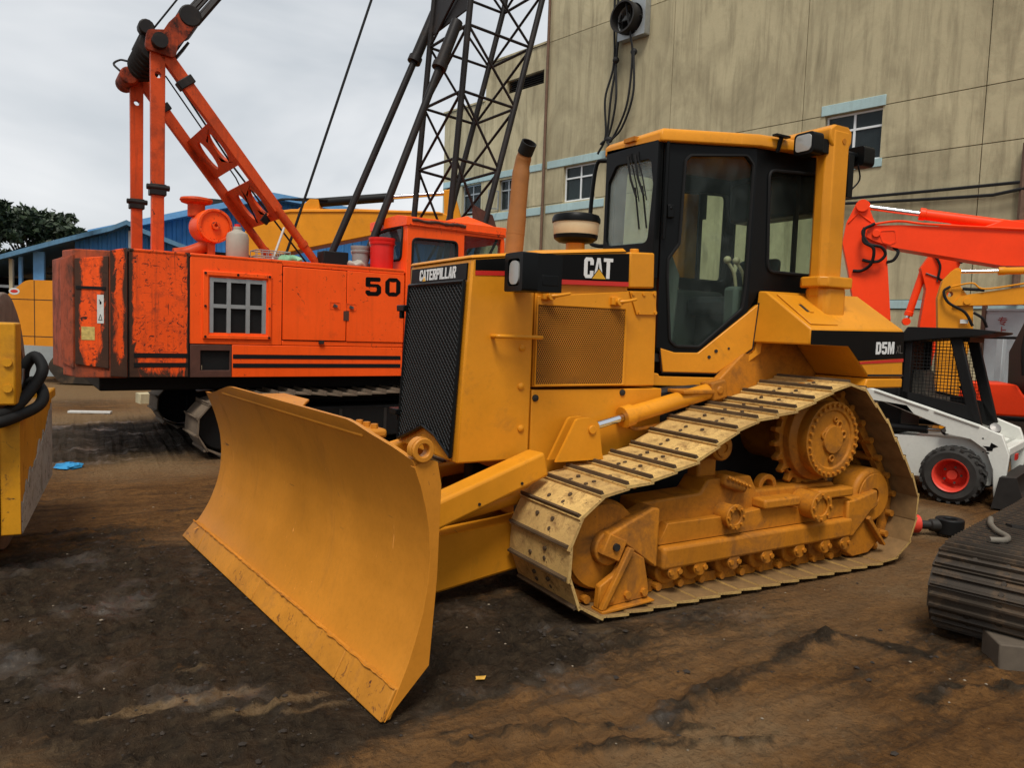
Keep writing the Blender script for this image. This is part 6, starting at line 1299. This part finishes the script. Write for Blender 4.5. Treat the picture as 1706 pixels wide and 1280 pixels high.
# ---- big yellow excavator behind the crane
ex = Thing('yellow_excavator', 'large yellow excavator parked behind the crane with black arm cylinder on its boom', 'excavator', (.6, 19.3, 0), R(-30), world=False)
h = ex.part('counterweight', MB().prism(rnd([(-2.12, .86), (-1.0, .84), (-1.0, 2.29), (-1.62, 2.29), (-2.12, 1.88)], [.25, .02, .02, .35, .35], 8), 'y', -.2, 2.4), 'exc_orange', None, .13, 4)
for x in (-1.44,): ex.part('body_seam', MB().box(x-.008, x+.008, -.204, -.19, .86, 2.28), 'dark_steel', h)
for z in (1.86, 1.05): ex.part('body_seam', MB().box(-2.1, -1.0, -.204, -.19, z-.008, z+.008), 'dark_steel', h)
mb = MB(); mb.plate(circ(-1.88, 2.03, .12, .075, 18), [], FZ, -.2042, -.202); lb = ex.part('round_badge', mb, 'label_white', h, smooth=0)
mb = MB(); mb.plate(circ(-1.88, 2.03, .085, .035, 16), [], FZ, -.2062, -.2044); ex.part('badge_mark', mb, 'decal_red', lb, smooth=0)
digger_base(ex, -1.0, 1.5, -.15, 2.35, 'exc_yellow', 2.25)
bo_ = [(.8, 1.7), (1.2, 1.35), (2.2, 2.1), (2.95, 2.92), (4.3, 3.28), (5.78, 3.62), (7.2, 3.92), (7.6, 3.95), (7.62, 4.12), (7.3, 4.22), (5.5, 4.22), (3.9, 4.16), (3.35, 4.07), (2.98, 3.86), (2.75, 3.45), (1.9, 2.6)]
b_ = slab(ex, 'boom', bo_, .75, 1.30, 'exc_yellow', None, .02)
mb = MB(); mb.tube([(x, .73, z-.03) for x, z in ((2.98, 3.84), (3.35, 4.04), (3.9, 4.13), (5.5, 4.19), (7.4, 4.21))], .014, 6); ex.part('pipe_line', mb, 'exc_yellow', b_)
slab(ex, 'cylinder_lug', [(4.0, 4.15), (4.55, 4.15), (4.5, 4.42), (4.3, 4.42)], .85, 1.2, 'exc_yellow', b_)
B = ram(ex, (7.55, 1.02, 4.70), (4.40, 1.02, 4.36), .43, .105, 'black_steel', None)
for k in range(2): ex.part('hose', MB().tube(arcpath([(3.3, .9+.2*k, 4.08), (3.5, .9+.2*k, 4.35+.06*k), (4.1, .9+.2*k, 4.42), (4.7, .9+.2*k, 4.42)], 6), .026, 6), 'rubber', b_)
slab(ex, 'stick', [(7.40, 4.72), (7.62, 4.76), (7.85, 4.0), (8.0, 1.2), (7.7, 1.2), (7.45, 3.6)], .80, 1.25, 'exc_yellow', None, .02)

# ---- small white skid steer loader with black cab cage
sk = Thing('skid_steer_loader', 'small white skid steer loader with red wheel rim and black mesh cab', 'loader', (7.71, 4.30, 0), R(-72), world=False)
sk.part('chassis', MB().prism(rnd([(-1.35, .20), (.26, .20), (.26, .60), (.06, .64), (-.64, .61), (-1.35, .61)], .02, 2), 'y', .10, .98), 'loader_white', None, .012)
sk.part('engine_cover', MB().prism([(-1.45, .45), (-.62, .62), (-.62, 1.10), (-.80, 1.22), (-1.35, 1.15), (-1.45, .9)], 'y', .16, .92), 'black_steel', None, .02)
for y0 in (.02, .99):
    a = slab(sk, 'lift_arm', [(-1.4, 1.10), (-.905, 1.09), (-.30, .925), (.16, .79), (.335, .725), (.405, .54), (.38, .15), (.30, .10), (.277, .37), (.20, .565), (.064, .655), (-.165, .685), (-.162, .746), (-.77, .952), (-1.4, 1.0)], y0, y0+.07, 'loader_white', None, .008)
    mb = MB(); mb.hexa([(-1.4, y0-.01, 1.10), (.16, y0-.01, .79), (.16, y0+.08, .79), (-1.4, y0+.08, 1.10), (-1.4, y0-.01, 1.122), (.16, y0-.01, .806), (.16, y0+.08, .806), (-1.4, y0+.08, 1.122)]); 
    for x0, x1 in ((-.86, -.32), (-.27, .14)):
        z0, z1 = 1.085-(x0+.905)*.281, 1.085-(x1+.905)*.281
        mb2 = MB(); mb2.hexa([(x0, y0-.012, z0-.012), (x1, y0-.012, z1-.012), (x1, y0+.08, z1-.012), (x0, y0+.08, z0-.012), (x0, y0-.012, z0+.006), (x1, y0-.012, z1+.006), (x1, y0+.08, z1+.006), (x0, y0+.08, z0+.006)]); sk.part('arm_flange', mb2, 'loader_white', a, .003)
    mb = MB(); mb.cyl((.345, y0-.012, .155), (.345, y0+.08, .155), .022, 12); mb.cyl((-.17, y0-.012, .715), (-.17, y0+.08, .715), .02, 12); sk.part('pivot_pin', mb, 'steel', a)
    ram(sk, (-.17, y0+.10, .70), (-.9, y0+.10, .68), .25, .038, 'black_steel', a)
mb = MB(); mb.plate([(.18, .60), (.24, .60), (.25, .64), (.31, .61), (.27, .59), (.265, .56), (.22, .555), (.21, .58)], [], FZ, .0165, .0195); mb.plate(rect(.18, .195, .535, .545), [], FZ, .0165, .0195); mb.plate(rect(.215, .24, .53, .542), [], FZ, .0165, .0195); mb.plate(rect(.17, .185, .67, .68), [], FZ, .0165, .0195); sk.part('emblem', mb, 'decal_black', smooth=0)
def tyre_wheel(T, x, y, z, r, w, rim, name='wheel', lugs=20):
    t = T.part(name, MB().lathe([(r*.56, 0), (r*.80, -.01), (r*.93, .015), (r*.955, .06), (r*.955, w-.06), (r*.93, w-.015), (r*.8, w+.01), (r*.56, w), (r*.56, 0)], (x, y, z), (0, 1, 0), 40), 'rubber_dusty')
    lug = MB(); lug.hexa([(-.020, 0, r*.90), (.020, 0, r*.90), (.075, w*.52, r*.94), (.03, w*.52, r*.94), (-.016, 0.0, r*.985), (.016, 0.0, r*.985), (.07, w*.52, r), (.035, w*.52, r)]); me = lug.mesh('tread_lug', smooth=0); me.materials.append(MATS['rubber_dusty'])
    for k in range(lugs):
        for s in (0, 1):
            o = link('tread_lug', me, None, t); m_ = Matrix.Translation((x, y, z)) @ Matrix.Rotation((k+.5*s)*2*math.pi/lugs, 4, 'Y')
            if s: m_ = m_ @ Matrix.Translation((0, w, 0)) @ Matrix.Scale(-1, 4, (0, 1, 0))
            o.matrix_local = m_
    d = T.part('wheel_rim', MB().lathe([(.02, .06), (r*.16, .06), (r*.18, .12), (r*.38, .15), (r*.48, .09), (r*.52, .0), (r*.57, -.012), (r*.575, .01), (r*.575, .17), (.02, .18)], (x, y, z), (0, 1, 0), 32), rim, t)
    for k in range(5): a_ = k*2*math.pi/5; T.part('wheel_nut', MB().cyl((x+math.cos(a_)*r*.28, y+.07, z+math.sin(a_)*r*.28), (x+math.cos(a_)*r*.28, y+.085, z+math.sin(a_)*r*.28), .012, 6), 'steel', d)
for x in (-.05, -.98):
    for y in (-.14, 1.02): tyre_wheel(sk, x, y, .285, .29, .20, 'wheel_red')
# cab cage
pillar = lambda x0, z0, x1, z1, w, y0, y1, nm='cab_pillar': sk.part(nm, MB().hexa([(x0-w/2, y0, z0), (x0+w/2, y0, z0), (x0+w/2, y1, z0), (x0-w/2, y1, z0), (x1-w/2, y0, z1), (x1+w/2, y0, z1), (x1+w/2, y1, z1), (x1-w/2, y1, z1)]), 'black_steel', None, .012)
for y0 in (.13, .90):
    pillar(.09, .76, -.165, 1.70, .11, y0, y0+.06); pillar(-.60, .95, -.60, 1.70, .10, y0, y0+.06)
    sk.part('cab_sill', MB().prism([(-.62, .93), (.06, .72), (.13, .78), (.0, .98), (-.62, 1.08)], 'y', y0, y0+.06), 'black_steel', None, .008)
    mb = MB()
    for k in range(15): x = -.54+k*.034; mb.cyl((x, y0+.03, 1.0), (x, y0+.03, 1.68), .0032, 5)
    for k in range(19): z = 1.02+k*.036; mb.cyl((-.56, y0+.034, z), (.06-(z-.76)*.27, y0+.034, z), .0032, 5)
    o = sk.part('mesh_screen', mb, 'black_steel')
sk.part('cab_roof', MB().prism([(-.66, 1.66), (-.64, 1.60), (-.02, 1.67), (.20, 1.715), (.21, 1.735), (.0, 1.755), (-.60, 1.76)], 'y', .08, 1.0), 'black_steel', None, .015)
sk.part('roof_beam', MB().box(-.12, -.04, .2, .9, 1.62, 1.69), 'black_steel'); mb = MB(); mb.plate(rect(-.64, -.55, .95, 1.65), [], FZ, .95, .99); sk.part('rear_panel', MB().box(-.66, -.61, .13, .96, .95, 1.66), 'black_steel')
sk.part('seat', MB().prism(rnd([(-.58, .92), (-.30, .92), (-.28, 1.02), (-.44, 1.04), (-.48, 1.30), (-.58, 1.30)], .04, 3), 'y', .35, .75), 'hose_grey', None, .03)
mb = MB(); mb.tube(arcpath([(-.1, .3, .85), (-.05, .3, 1.05), (-.12, .32, 1.16)], 4), .015, 6); mb.tube(arcpath([(-.1, .72, .85), (-.05, .72, 1.05), (-.12, .7, 1.16)], 4), .015, 6); sk.part('control_levers', mb, 'rubber')
sk.part('front_light', MB().lathe([(.04, 0), (.055, .02), (.05, .05), (.0, .06)], (.25, .10, .76), (.3, -.6, .5), 14), 'steel')
bk = sk.part('bucket', MB().prism([(.31, .02), (.56, .02), (.62, .05), (.45, .09), (.40, .30), (.50, .34), (.36, .33), (.33, .12)], 'y', -.10, 1.15), 'dark_steel', None, .006)
mb = MB(); mb.plate([(.31, .02), (.60, .03), (.50, .34), (.36, .33)], [], FZ, -.11, -.095); sk.part('bucket_side', mb, 'dark_steel', bk)
sk.part('front_crossbar', MB().box(.30, .40, .08, 1.0, .52, .60), 'loader_white', None, .01); sk.part('tail_marker', MB().box(.41, .425, .3, .42, .46, .52), 'decal_red')

# ---- red excavator, boom running out of the frame to the right
r1 = Thing('red_excavator', 'bright red excavator with its arm folded down beside the bulldozer cab', 'excavator', (9.985, 7.057, 0), R(-50), world=False)
slab(r1, 'stick', rnd([(-.36, 3.30), (-.245, 3.575), (-.11, 3.575), (-.02, 3.35), (.175, 2.98), (.30, 1.9), (.28, 1.2), (.05, 1.15), (-.15, 1.9), (-.30, 2.6), (-.40, 3.0)], .03, 3), -.10, .16, 'exc_red', None, .012)
st_ = r1.e.children[-1]
mb = MB(); mb.cyl((-.17, -.16, 3.52), (-.17, .22, 3.52), .085, 18); mb.tube([(-.34, -.105, 3.28), (-.22, -.105, 3.42), (-.03, -.105, 3.28)], .012, 5); r1.part('stick_boss', mb, 'exc_red', st_)
b_ = slab(r1, 'boom', rnd([(-.10, 3.08), (-.08, 3.235), (.36, 3.235), (1.87, 3.14), (3.2, 2.95), (4.4, 2.2), (5.0, 1.2), (4.6, 1.05), (4.0, 1.75), (3.2, 2.35), (1.90, 2.67), (1.6, 2.675), (.28, 2.92), (.0, 3.02)], .02, 2), -.16, .22, 'exc_red', None, .012)
r1.part('pivot_pin', MB().cyl((.03, -.19, 3.12), (.03, .24, 3.12), .055, 16), 'exc_red', b_, .006)
mb = MB(); mb.tube(arcpath([(-.06, -.18, 3.24), (.3, -.18, 3.285), (.7, -.18, 3.235), (1.9, -.18, 3.15)], 6), .016, 6); r1.part('pipe_line', mb, 'exc_red', b_)
mb = MB(); mb.plate(rnd([(.05, 3.16), (.28, 3.17), (.30, 3.0), (.22, 2.96), (.12, 2.99)], .03, 3), [rnd([(.065, 3.15), (.267, 3.157), (.285, 3.007), (.217, 2.973), (.125, 3.0)], .03, 3)[::-1]], FZ, -.168, -.16); r1.part('boom_rib', mb, 'exc_red', b_)
ram(r1, (-.14, .03, 3.53), (1.9, .03, 3.20), .36, .075, 'exc_red', None)
slab(r1, 'cylinder_lug', [(1.25, 3.17), (2.1, 3.1), (2.0, 3.25), (1.6, 3.30)], -.05, .11, 'exc_red', b_)
for p in ([(.0, -.2, 3.255), (-.15, -.22, 3.15), (-.07, -.24, 2.97), (.10, -.24, 2.92), (.16, -.22, 2.82), (.09, -.2, 2.73), (-.02, -.18, 2.72), (-.12, -.13, 2.75)], [(-.13, -.2, 3.2), (-.13, -.24, 3.0), (.0, -.25, 2.9), (-.01, -.2, 2.70), (-.12, -.14, 2.60), (-.24, -.12, 2.595)], [(.27, -.1, 2.93), (.33, -.14, 2.86), (.28, -.14, 2.75), (.2, -.1, 2.72)]):
    r1.part('hose', MB().tube(arcpath(p, 6), .022, 7), 'rubber', b_)
digger_base(r1, 4.2, 6.6, -1.1, 1.3, 'exc_red', 2.2)
# ---- second red excavator behind it
r2_ = Thing('red_excavator', 'second red excavator arm with slanting bucket cylinder seen behind the skid steer cab', 'excavator', (12.69, 7.789, 0), R(-50), world=False)
slab(r2_, 'stick', rnd([(-.20, 2.86), (-.05, 3.12), (.05, 3.6), (.34, 3.55), (.42, 3.05), (.22, 2.36), (.13, 1.6), (.05, 1.1), (-.12, 1.1), (-.15, 1.9), (-.095, 2.5)], .03, 3), -.12, .16, 'exc_red', None, .012)
st_ = r2_.e.children[-1]
ram(r2_, (-.35, .0, 1.95), (-.13, .0, 2.86), .12, .062, 'exc_red', st_)
r2_.part('boom', MB().plate(rnd([(.1, 3.2), (.2, 3.6), (2.6, 3.7), (4.6, 2.0), (4.2, 1.7), (2.4, 3.2)], .03, 3), [], FZ, -.16, .2), 'exc_red', None, .012)
for p in ([(-.02, -.14, 3.1), (.08, -.16, 2.9), (.07, -.16, 2.7), (.14, -.14, 2.65)], [(.33, -.14, 3.1), (.38, -.16, 2.95), (.42, -.16, 3.0)]): r2_.part('hose', MB().tube(arcpath(p, 6), .02, 6), 'rubber', st_)
r2_.part('steel_pipe', MB().tube([(-.12, -.13, 2.77), (.06, -.13, 2.70), (.06, -.13, 2.63)], .014, 6), 'steel', st_)
digger_base(r2_, 4.0, 6.0, -1.1, 1.3, 'exc_red', 2.2)
# ---- yellow mini excavator
ym = Thing('mini_excavator', 'small yellow excavator boom and arm rising above the black skid steer cab', 'excavator', (9.898, 5.680, 0), R(-52), world=False)
slab(ym, 'stick', rnd([(-.20, .75), (-.24, 1.83), (-.268, 2.18), (-.224, 2.40), (-.107, 2.55), (-.03, 2.535), (-.016, 2.325), (.136, 2.126), (.156, 1.80), (.05, .9), (-.02, .7)], [.04]*11, 3), -.07, .12, 'exc_yellow', None, .01, [circ(-.13, 2.23, .035, n=12)])
st_ = ym.e.children[-1]
b_ = slab(ym, 'boom', rnd([(-.11, 2.085), (-.02, 2.20), (.08, 2.232), (.69, 2.34), (1.5, 2.3), (2.2, 1.6), (2.5, 1.0), (2.2, .9), (1.9, 1.5), (1.35, 2.05), (.70, 2.118), (.10, 2.09)], .02, 2), -.11, .16, 'exc_yellow', None, .01)
ym.part('pivot_pin', MB().cyl((.06, -.13, 2.14), (.06, .18, 2.14), .04, 14), 'exc_yellow', b_)
ram(ym, (-.06, .02, 2.525), (1.4, .02, 2.56), .32, .045, 'exc_yellow', None)
slab(ym, 'cylinder_lug', [(1.2, 2.3), (1.6, 2.2), (1.45, 2.62), (1.3, 2.62)], -.05, .09, 'exc_yellow', b_)
for p, m_, r_ in (([(-.14, -.1, 2.325), (-.21, -.12, 2.26), (-.15, -.14, 2.12), (.04, -.14, 2.0), (.14, -.12, 1.83)], 'rubber', .018), ([(.14, -.12, 2.0), (.24, -.14, 1.93), (.30, -.1, 1.82)], 'rubber', .018), ([(-.12, -.1, 2.325), (.1, -.13, 2.37), (.24, -.13, 2.30), (.7, -.13, 2.38)], 'exc_yellow', .011)):
    ym.part('hose', MB().tube(arcpath(p, 6), r_, 6), m_, b_)
ym.part('hose_sleeve', MB().cyl((.0, -.1, 2.30), (.24, -.12, 2.285), .02, 8), 'rubber', b_)
ym.part('decal', MB().box(.0, .09, -.112, -.108, 1.86, 1.91), 'label_white', st_)
digger_base(ym, 1.8, 3.2, -.7, .8, 'exc_yellow', 1.3)
slab(ym, 'bucket', rnd([(-.30, .10), (.25, .05), (.30, .45), (.12, .80), (-.20, .80), (-.16, .5)], .05, 3), -.25, .3, 'exc_yellow', None, .01)
# ---- orange machine hood and black cab at the right edge
om = Thing('orange_machine', 'orange machine with sloping hood and black cab at the right edge behind the loader', 'excavator', (11.24, 5.60, 0), R(-50), world=False)
om.part('hood', MB().prism([(-.75, .62), (1.2, .62), (1.2, .92), (.11, .92), (.02, 1.065), (-.60, 1.05), (-.75, .9)], 'y', 0, 1.0), 'exc_red', None, .03)
om.part('cab', MB().prism([(.12, .92), (1.2, .92), (1.2, 2.05), (.30, 2.05), (.10, 1.5)], 'y', .05, .95), 'black_steel', None, .03)
om.part('undercarriage', MB().prism(rnd([(-.6, .02), (1.2, .02), (1.3, .3), (1.2, .55), (-.6, .55), (-.75, .3)], .12, 4), 'y', .0, 1.0), 'exc_track', None, .03)
om.part('hose', MB().tube(arcpath([(.30, -.1, 2.3), (.10, -.12, 2.0), (.02, -.12, 1.6), (.05, -.1, 1.2)], 6), .022, 6), 'rubber'); om.part('grab_rail', MB().tube([(.12, -.06, 1.05), (.18, -.06, 1.5), (.2, -.06, 1.9)], .013, 6), 'label_white')
# ---- grey gate with red characters on the far wall
gt = Thing('sheet_metal_gate', 'pale grey sheet metal gate with faded red painted characters near the right edge', 'gate', (14.09, 7.473, 0), R(-78), world=False)
gt.part('leaf', MB().box(-.12, .62, 0, .05, .1, 2.235), 'gate_grey'); gt.part('leaf', MB().box(.64, 1.9, 0, .05, .1, 2.235), 'gate_grey'); gt.part('post', MB().box(-.19, -.13, -.03, .08, 0, 2.29), 'pipe_rust'); gt.part('frame', MB().box(-.12, 1.9, -.02, .0, 2.2, 2.235), 'gate_grey')
try:
    for i_, ch in enumerate('专上'):
        gt.part('painted_character', text_mesh(ch, .16, ((.06, -.004, 1.96-.17*i_), (1, 0, 0), (0, 0, 1), (0, -1, 0)), .002, bold=.002), 'char_red', smooth=0)
except Exception as e_: print('text', e_)
single('white_post', MB().box(13.45, 13.56, 6.95, 7.06, 0, 1.72), 'gate_grey', 'plain pale grey post standing before the sheet metal gate', 'post', bevel=.01)
single('black_rail', MB().tube([(13.0, 7.2, 1.72), (13.75, 5.2, 1.74)], .025, 6), 'black_steel', 'thin black rail crossing before the sheet metal gate', 'rail')

# ---- steel excavator track at the right edge, in the foreground
et = Thing('excavator_undercarriage', 'dark steel excavator crawler track cut off by the right edge in the foreground', 'excavator track', (3.96, 2.33, 0), R(15), world=False)
EP = [(.30, .03), (.15, .06), (.05, .14), (.0, .25), (.03, .36), (.12, .455), (.28, .49), (.9, .485), (1.8, .475), (2.6, .49), (2.85, .45), (2.95, .28), (2.85, .1), (2.7, .03)]
track(et, EP, 56, -.52, 0, 'exc_track', 'exc_track', 'dark_steel', 'crawler_track', grouser=.022, bars=2, bolts=True, links=False, hole_mat='exc_track')
et.part('track_frame', MB().box(.3, 2.6, -.40, -.12, .12, .42), 'black_steel', None, .02); et.part('idler', MB().cyl((.28, -.42, .27), (.28, -.1, .27), .20, 24), 'black_steel', None, .02)
et.part('side_guard', MB().box(.25, 2.7, -.62, -.53, .08, .40), 'black_steel', None, .02); et.part('yellow_bracket', MB().prism(rnd([(1.25, .5), (1.75, .5), (1.75, 1.15), (1.5, 1.2), (1.3, 1.05)], .04, 3), 'y', -.66, -.56), 'exc_yellow', None, .012)
tm = Matrix.Translation((3.96, 2.33, 0)) @ Matrix.Rotation(R(15), 4, 'Z')
def on_tr(*p): return tuple(tm @ Vector(p))
single('bent_pipe', MB().tube(arcpath([on_tr(*p) for p in ((.95, -.06, .53), (.78, -.10, .53), (.62, -.17, .53), (.52, -.24, .53), (.42, -.25, .53), (.36, -.19, .53))], 4), .017, 10), 'hose_grey', 'short bent grey pipe fitting lying on the steel excavator track', 'pipe')
single('hose_end', MB().tube([on_tr(*p) for p in ((.62, -.46, .58), (.50, -.42, .545), (.43, -.38, .572))], .024, 10), 'hose_grey', 'stub of grey hose lying at the right end of the track shoes', 'hose')
single('flat_bar', MB().hexa([on_tr(*p) for p in ((.75, -.18, .56), (.72, -.22, .56), (.48, -.56, .60), (.52, -.58, .60), (.75, -.18, .545), (.72, -.22, .545), (.48, -.56, .615), (.52, -.58, .615))]), 'dark_steel', 'thin black flat bar lying across the steel excavator track', 'bar')
o = single('timber_block', MB().box(-.03, .5, -.11, .11, -.02, .13), 'wood', 'rough timber block on the ground under the excavator track at the right edge', 'wood block', bevel=.008); o.location = (4.04, 2.0, 0); o.rotation_euler.z = R(-42)
# ---- hydraulic cylinder with ring eye lying behind the bulldozer
hc = Thing('hydraulic_ram', 'loose hydraulic cylinder with black ring eye and red collar on the ground behind the bulldozer', 'cylinder', (6.30, 3.56, .09), R(150), world=False)
mb = MB(); mb.ring((0, 0, -.07), (0, 0, 1), .055, .108, .13, 28); hc.part('ring_eye', mb, 'black_steel', None, .01); hc.part('piston_rod', MB().lathe([(.055, .09), (.05, .16), (.036, .17), (.036, .30)], (0, 0, -.005), (1, 0, .02), 18), 'dark_steel'); hc.part('red_collar', MB().lathe([(.05, .26), (.075, .265), (.078, .34), (.06, .36), (.06, .40)], (0, 0, -.0), (1, 0, .02), 18), 'rust_brown' if 0 else 'wheel_red'); hc.part('barrel', MB().lathe([(.0, .38), (.083, .38), (.083, .93), (.0, .94)], (0, 0, -.005), (1, 0, 0), 20), 'black_steel'); hc.part('oil_port', MB().cyl((.36, 0, .05), (.36, 0, .12), .025, 10), 'wheel_red')

# ---- yellow road roller at the left edge
rr_ = Thing('road_roller', 'worn yellow road roller with black hoses cut off by the left edge', 'roller', (-.9, 6.0, 0)); rr_.e.rotation_euler.z = R(-4.6); rr_.e.location.x = -.845
dr = rr_.part('drum', MB().lathe([(.0, 0), (.80, 0), (.86, .02), (.86, 1.7), (.80, 1.72), (.0, 1.72)], (-.44, 6.15, .86), (-1, 0, 0), 56), 'drum_rust', None, .008)
rr_.part('drum_disc', MB().lathe([(.10, -.006), (.70, -.006), (.70, .01), (.1, .01)], (-.44, 6.15, .80), (-1, 0, 0), 48), 'black_steel', dr)
fy_ = ((0, 0, 0), (0, 1, 0), (0, 0, 1), (1, 0, 0))
bm_ = rr_.part('side_beam', MB().prism(rnd([(5.38, .26), (6.95, .33), (6.95, 1.0), (5.38, .955)], [.01, .02, .04, .05], 4), 'x', -.385, -.285), 'roller_yellow', None, .014, 3)
mb = MB(); mb.plate([(5.40, .262), (6.93, .335)]+[(y_, .47+.40*(y_-5.4)/1.53+random.uniform(-.045, .045)) for y_ in np.linspace(6.93, 5.40, 34)], [], fy_, -.284, -.279); rr_.part('worn_patch', mb, 'roller_white', bm_, smooth=0)
mb = MB(); mb.box(-1.1, -.29, 5.30, 5.52, 1.05, 1.53); rr_.part('front_block', mb, 'roller_yellow', None, .012)
mb = MB(); mb.box(-1.5, -.39, 5.36, 5.46, .30, .93); rr_.part('front_beam', mb, 'roller_yellow', None, .012)
rr_.part('block_upright', MB().box(-.62, -.44, 5.38, 5.47, .925, 1.055), 'roller_yellow', None, .008)
mb = MB(); mb.box(-.36, -.25, 6.5, 6.9, .95, 1.02); rr_.part('rear_step', mb, 'roller_yellow', None, .012)
bolts(rr_, 'block_bolt', [(-.33, 5.30, 1.30), (-.33, 5.30, 1.15), (-.40, 5.30, 1.42)], (0, -.015, 0), .024, 'roller_yellow', None, 10)
for p, r_ in (([(-.70, 5.30, .94), (-.44, 5.26, .98), (-.32, 5.38, 1.02), (-.24, 5.55, 1.13), (-.19, 5.60, 1.24), (-.24, 5.68, 1.32), (-.30, 5.70, 1.24), (-.31, 5.72, 1.12)], .034), ([(-.70, 5.28, .90), (-.40, 5.24, .95), (-.28, 5.40, .985), (-.20, 5.52, 1.03), (-.19, 5.6, 1.10), (-.26, 5.7, 1.16), (-.34, 5.75, 1.10)], .034), ([(-.36, 5.5, 1.0), (-.30, 5.55, 1.15), (-.29, 5.56, 1.25)], .012)):
    rr_.part('hose', MB().tube(arcpath(p, 7), r_, 10), 'rubber' if r_ > .02 else 'steel')

# ================================================================ SMALL THINGS ON THE GROUND
def crumple(r, seed, sz=.35, n=7):
    g = random.Random(seed); mb = MB(); mb.sphere((0, 0, 0), r, n, sz); mb.v = [(x*(1+.5*math.sin(y*40+seed))+g.uniform(-.12, .12)*r, y+g.uniform(-.2, .2)*r, z+g.uniform(-.12, .12)*r) for x, y, z in mb.v]; return mb
o = single('blue_rag', crumple(.10, 3, .4), 'blue_cloth', 'crumpled bright blue rag on the mud between the roller and the crane', 'rag', smooth=0); o.location = (-.05, 8.99, gz(-.05, 8.99)+.03)
mb = MB(); mb.add([(-.03, 0, 0), (-.012, .018, .008), (.02, .014, .004), (.032, 0, .010), (.016, -.016, .003), (-.014, -.015, .009), (0, 0, .006)], [(0, 6, 1), (1, 6, 2), (2, 6, 3), (3, 6, 4), (4, 6, 5), (5, 6, 0)]); o = single('fallen_leaf', mb, 'leaf_yellow', 'single fallen yellow leaf on the mud in front of the blade', 'leaf', smooth=0); o.location = (1.587, 2.955, gz(1.587, 2.955)+.006); o.scale = (1.15, 1.15, 1.0)
o = single('pale_plank', MB().box(-.32, .32, -.05, .05, 0, .03), 'label_white', 'pale plank lying on the ground left of the crane track', 'plank'); o.location = (.22, 13.9, gz(.22, 13.9)); o.rotation_euler.z = R(-22)
o = single('concrete_block', MB().box(-.2, .25, -.15, .15, -.05, .18), 'concrete', 'grey concrete block on the ground under the crane tail', 'block', bevel=.01); o.location = (1.2, 15.4, 0); o.rotation_euler.z = .2
mb = MB(); mb.box(-.35, .35, -.22, .22, 0, .5); o = single('pallet_of_blocks', MB().box(-1.0, 1.6, -.4, .4, 0, .95), 'gate_grey', 'stack of pale grey blocks behind the roller under the yellow counterweight', 'block stack', bevel=.01); o.location = (-.9, 22.4, 0)
gst = np.random.default_rng(11)
def scatter(name, n, rmin, rmax, mat, area, seed, flat=.6, label=None, wetonly=False):
    g = np.random.default_rng(seed); mb = MB()
    X = g.uniform(*area[0], n); Y = g.uniform(*area[1], n); keep = ~((X > 2.2) & (X < 5.4) & (Y > 3.2) & (Y < 5.6)); X, Y = X[keep], Y[keep]; keep = g.random(len(X)) < (wet_shade_mask(X[None], Y[None])[0]**2*.9+.03 if wetonly else 1.0); X, Y = X[keep], Y[keep]; Z = ground_h(X[None], Y[None])[0]-.004
    pr = [(0, 0, 1), (1, 0, 0), (.3, .95, .1), (-.8, .58, -.1), (-.8, -.58, .1), (.3, -.95, 0), (0, 0, -.6)]
    for x, y, z in zip(X, Y, Z):
        r = rmin+(rmax-rmin)*g.random()**3; s = g.uniform(.7, 1.3, 3); ph = g.uniform(0, 6.28); cp, sp_ = math.cos(ph), math.sin(ph)
        mb.add([(x+r*s[0]*(a*cp-b*sp_), y+r*s[1]*(a*sp_+b*cp), z+r*.3+r*flat*c) for a, b, c in pr], [(0, 1, 2), (0, 2, 3), (0, 3, 4), (0, 4, 5), (0, 5, 1), (6, 2, 1), (6, 3, 2), (6, 4, 3), (6, 5, 4), (6, 1, 5)])
    me = bpy.data.meshes.new(name); me.from_pydata(mb.v, [], mb.f); o = link(name, me, mat); o['kind'] = 'stuff'; o['label'] = label; o['category'] = 'ground litter'; return o
plain('clod', (.035, .026, .019), .95, var=.4, sc=20)
plain('pebble', (.26, .21, .15), .85, var=.4, sc=6)
scatter('mud_clods', 5200, .003, .017, 'clod', ((-1.0, 5.2), (1.5, 7.0)), 21, .6, 'dark mud clods and crumbs strewn over the ground', True)
scatter('pebbles', 420, .002, .009, 'pebble', ((-1.0, 5.2), (1.5, 7.5)), 23, .6, 'small pale pebbles and chips on the ground')
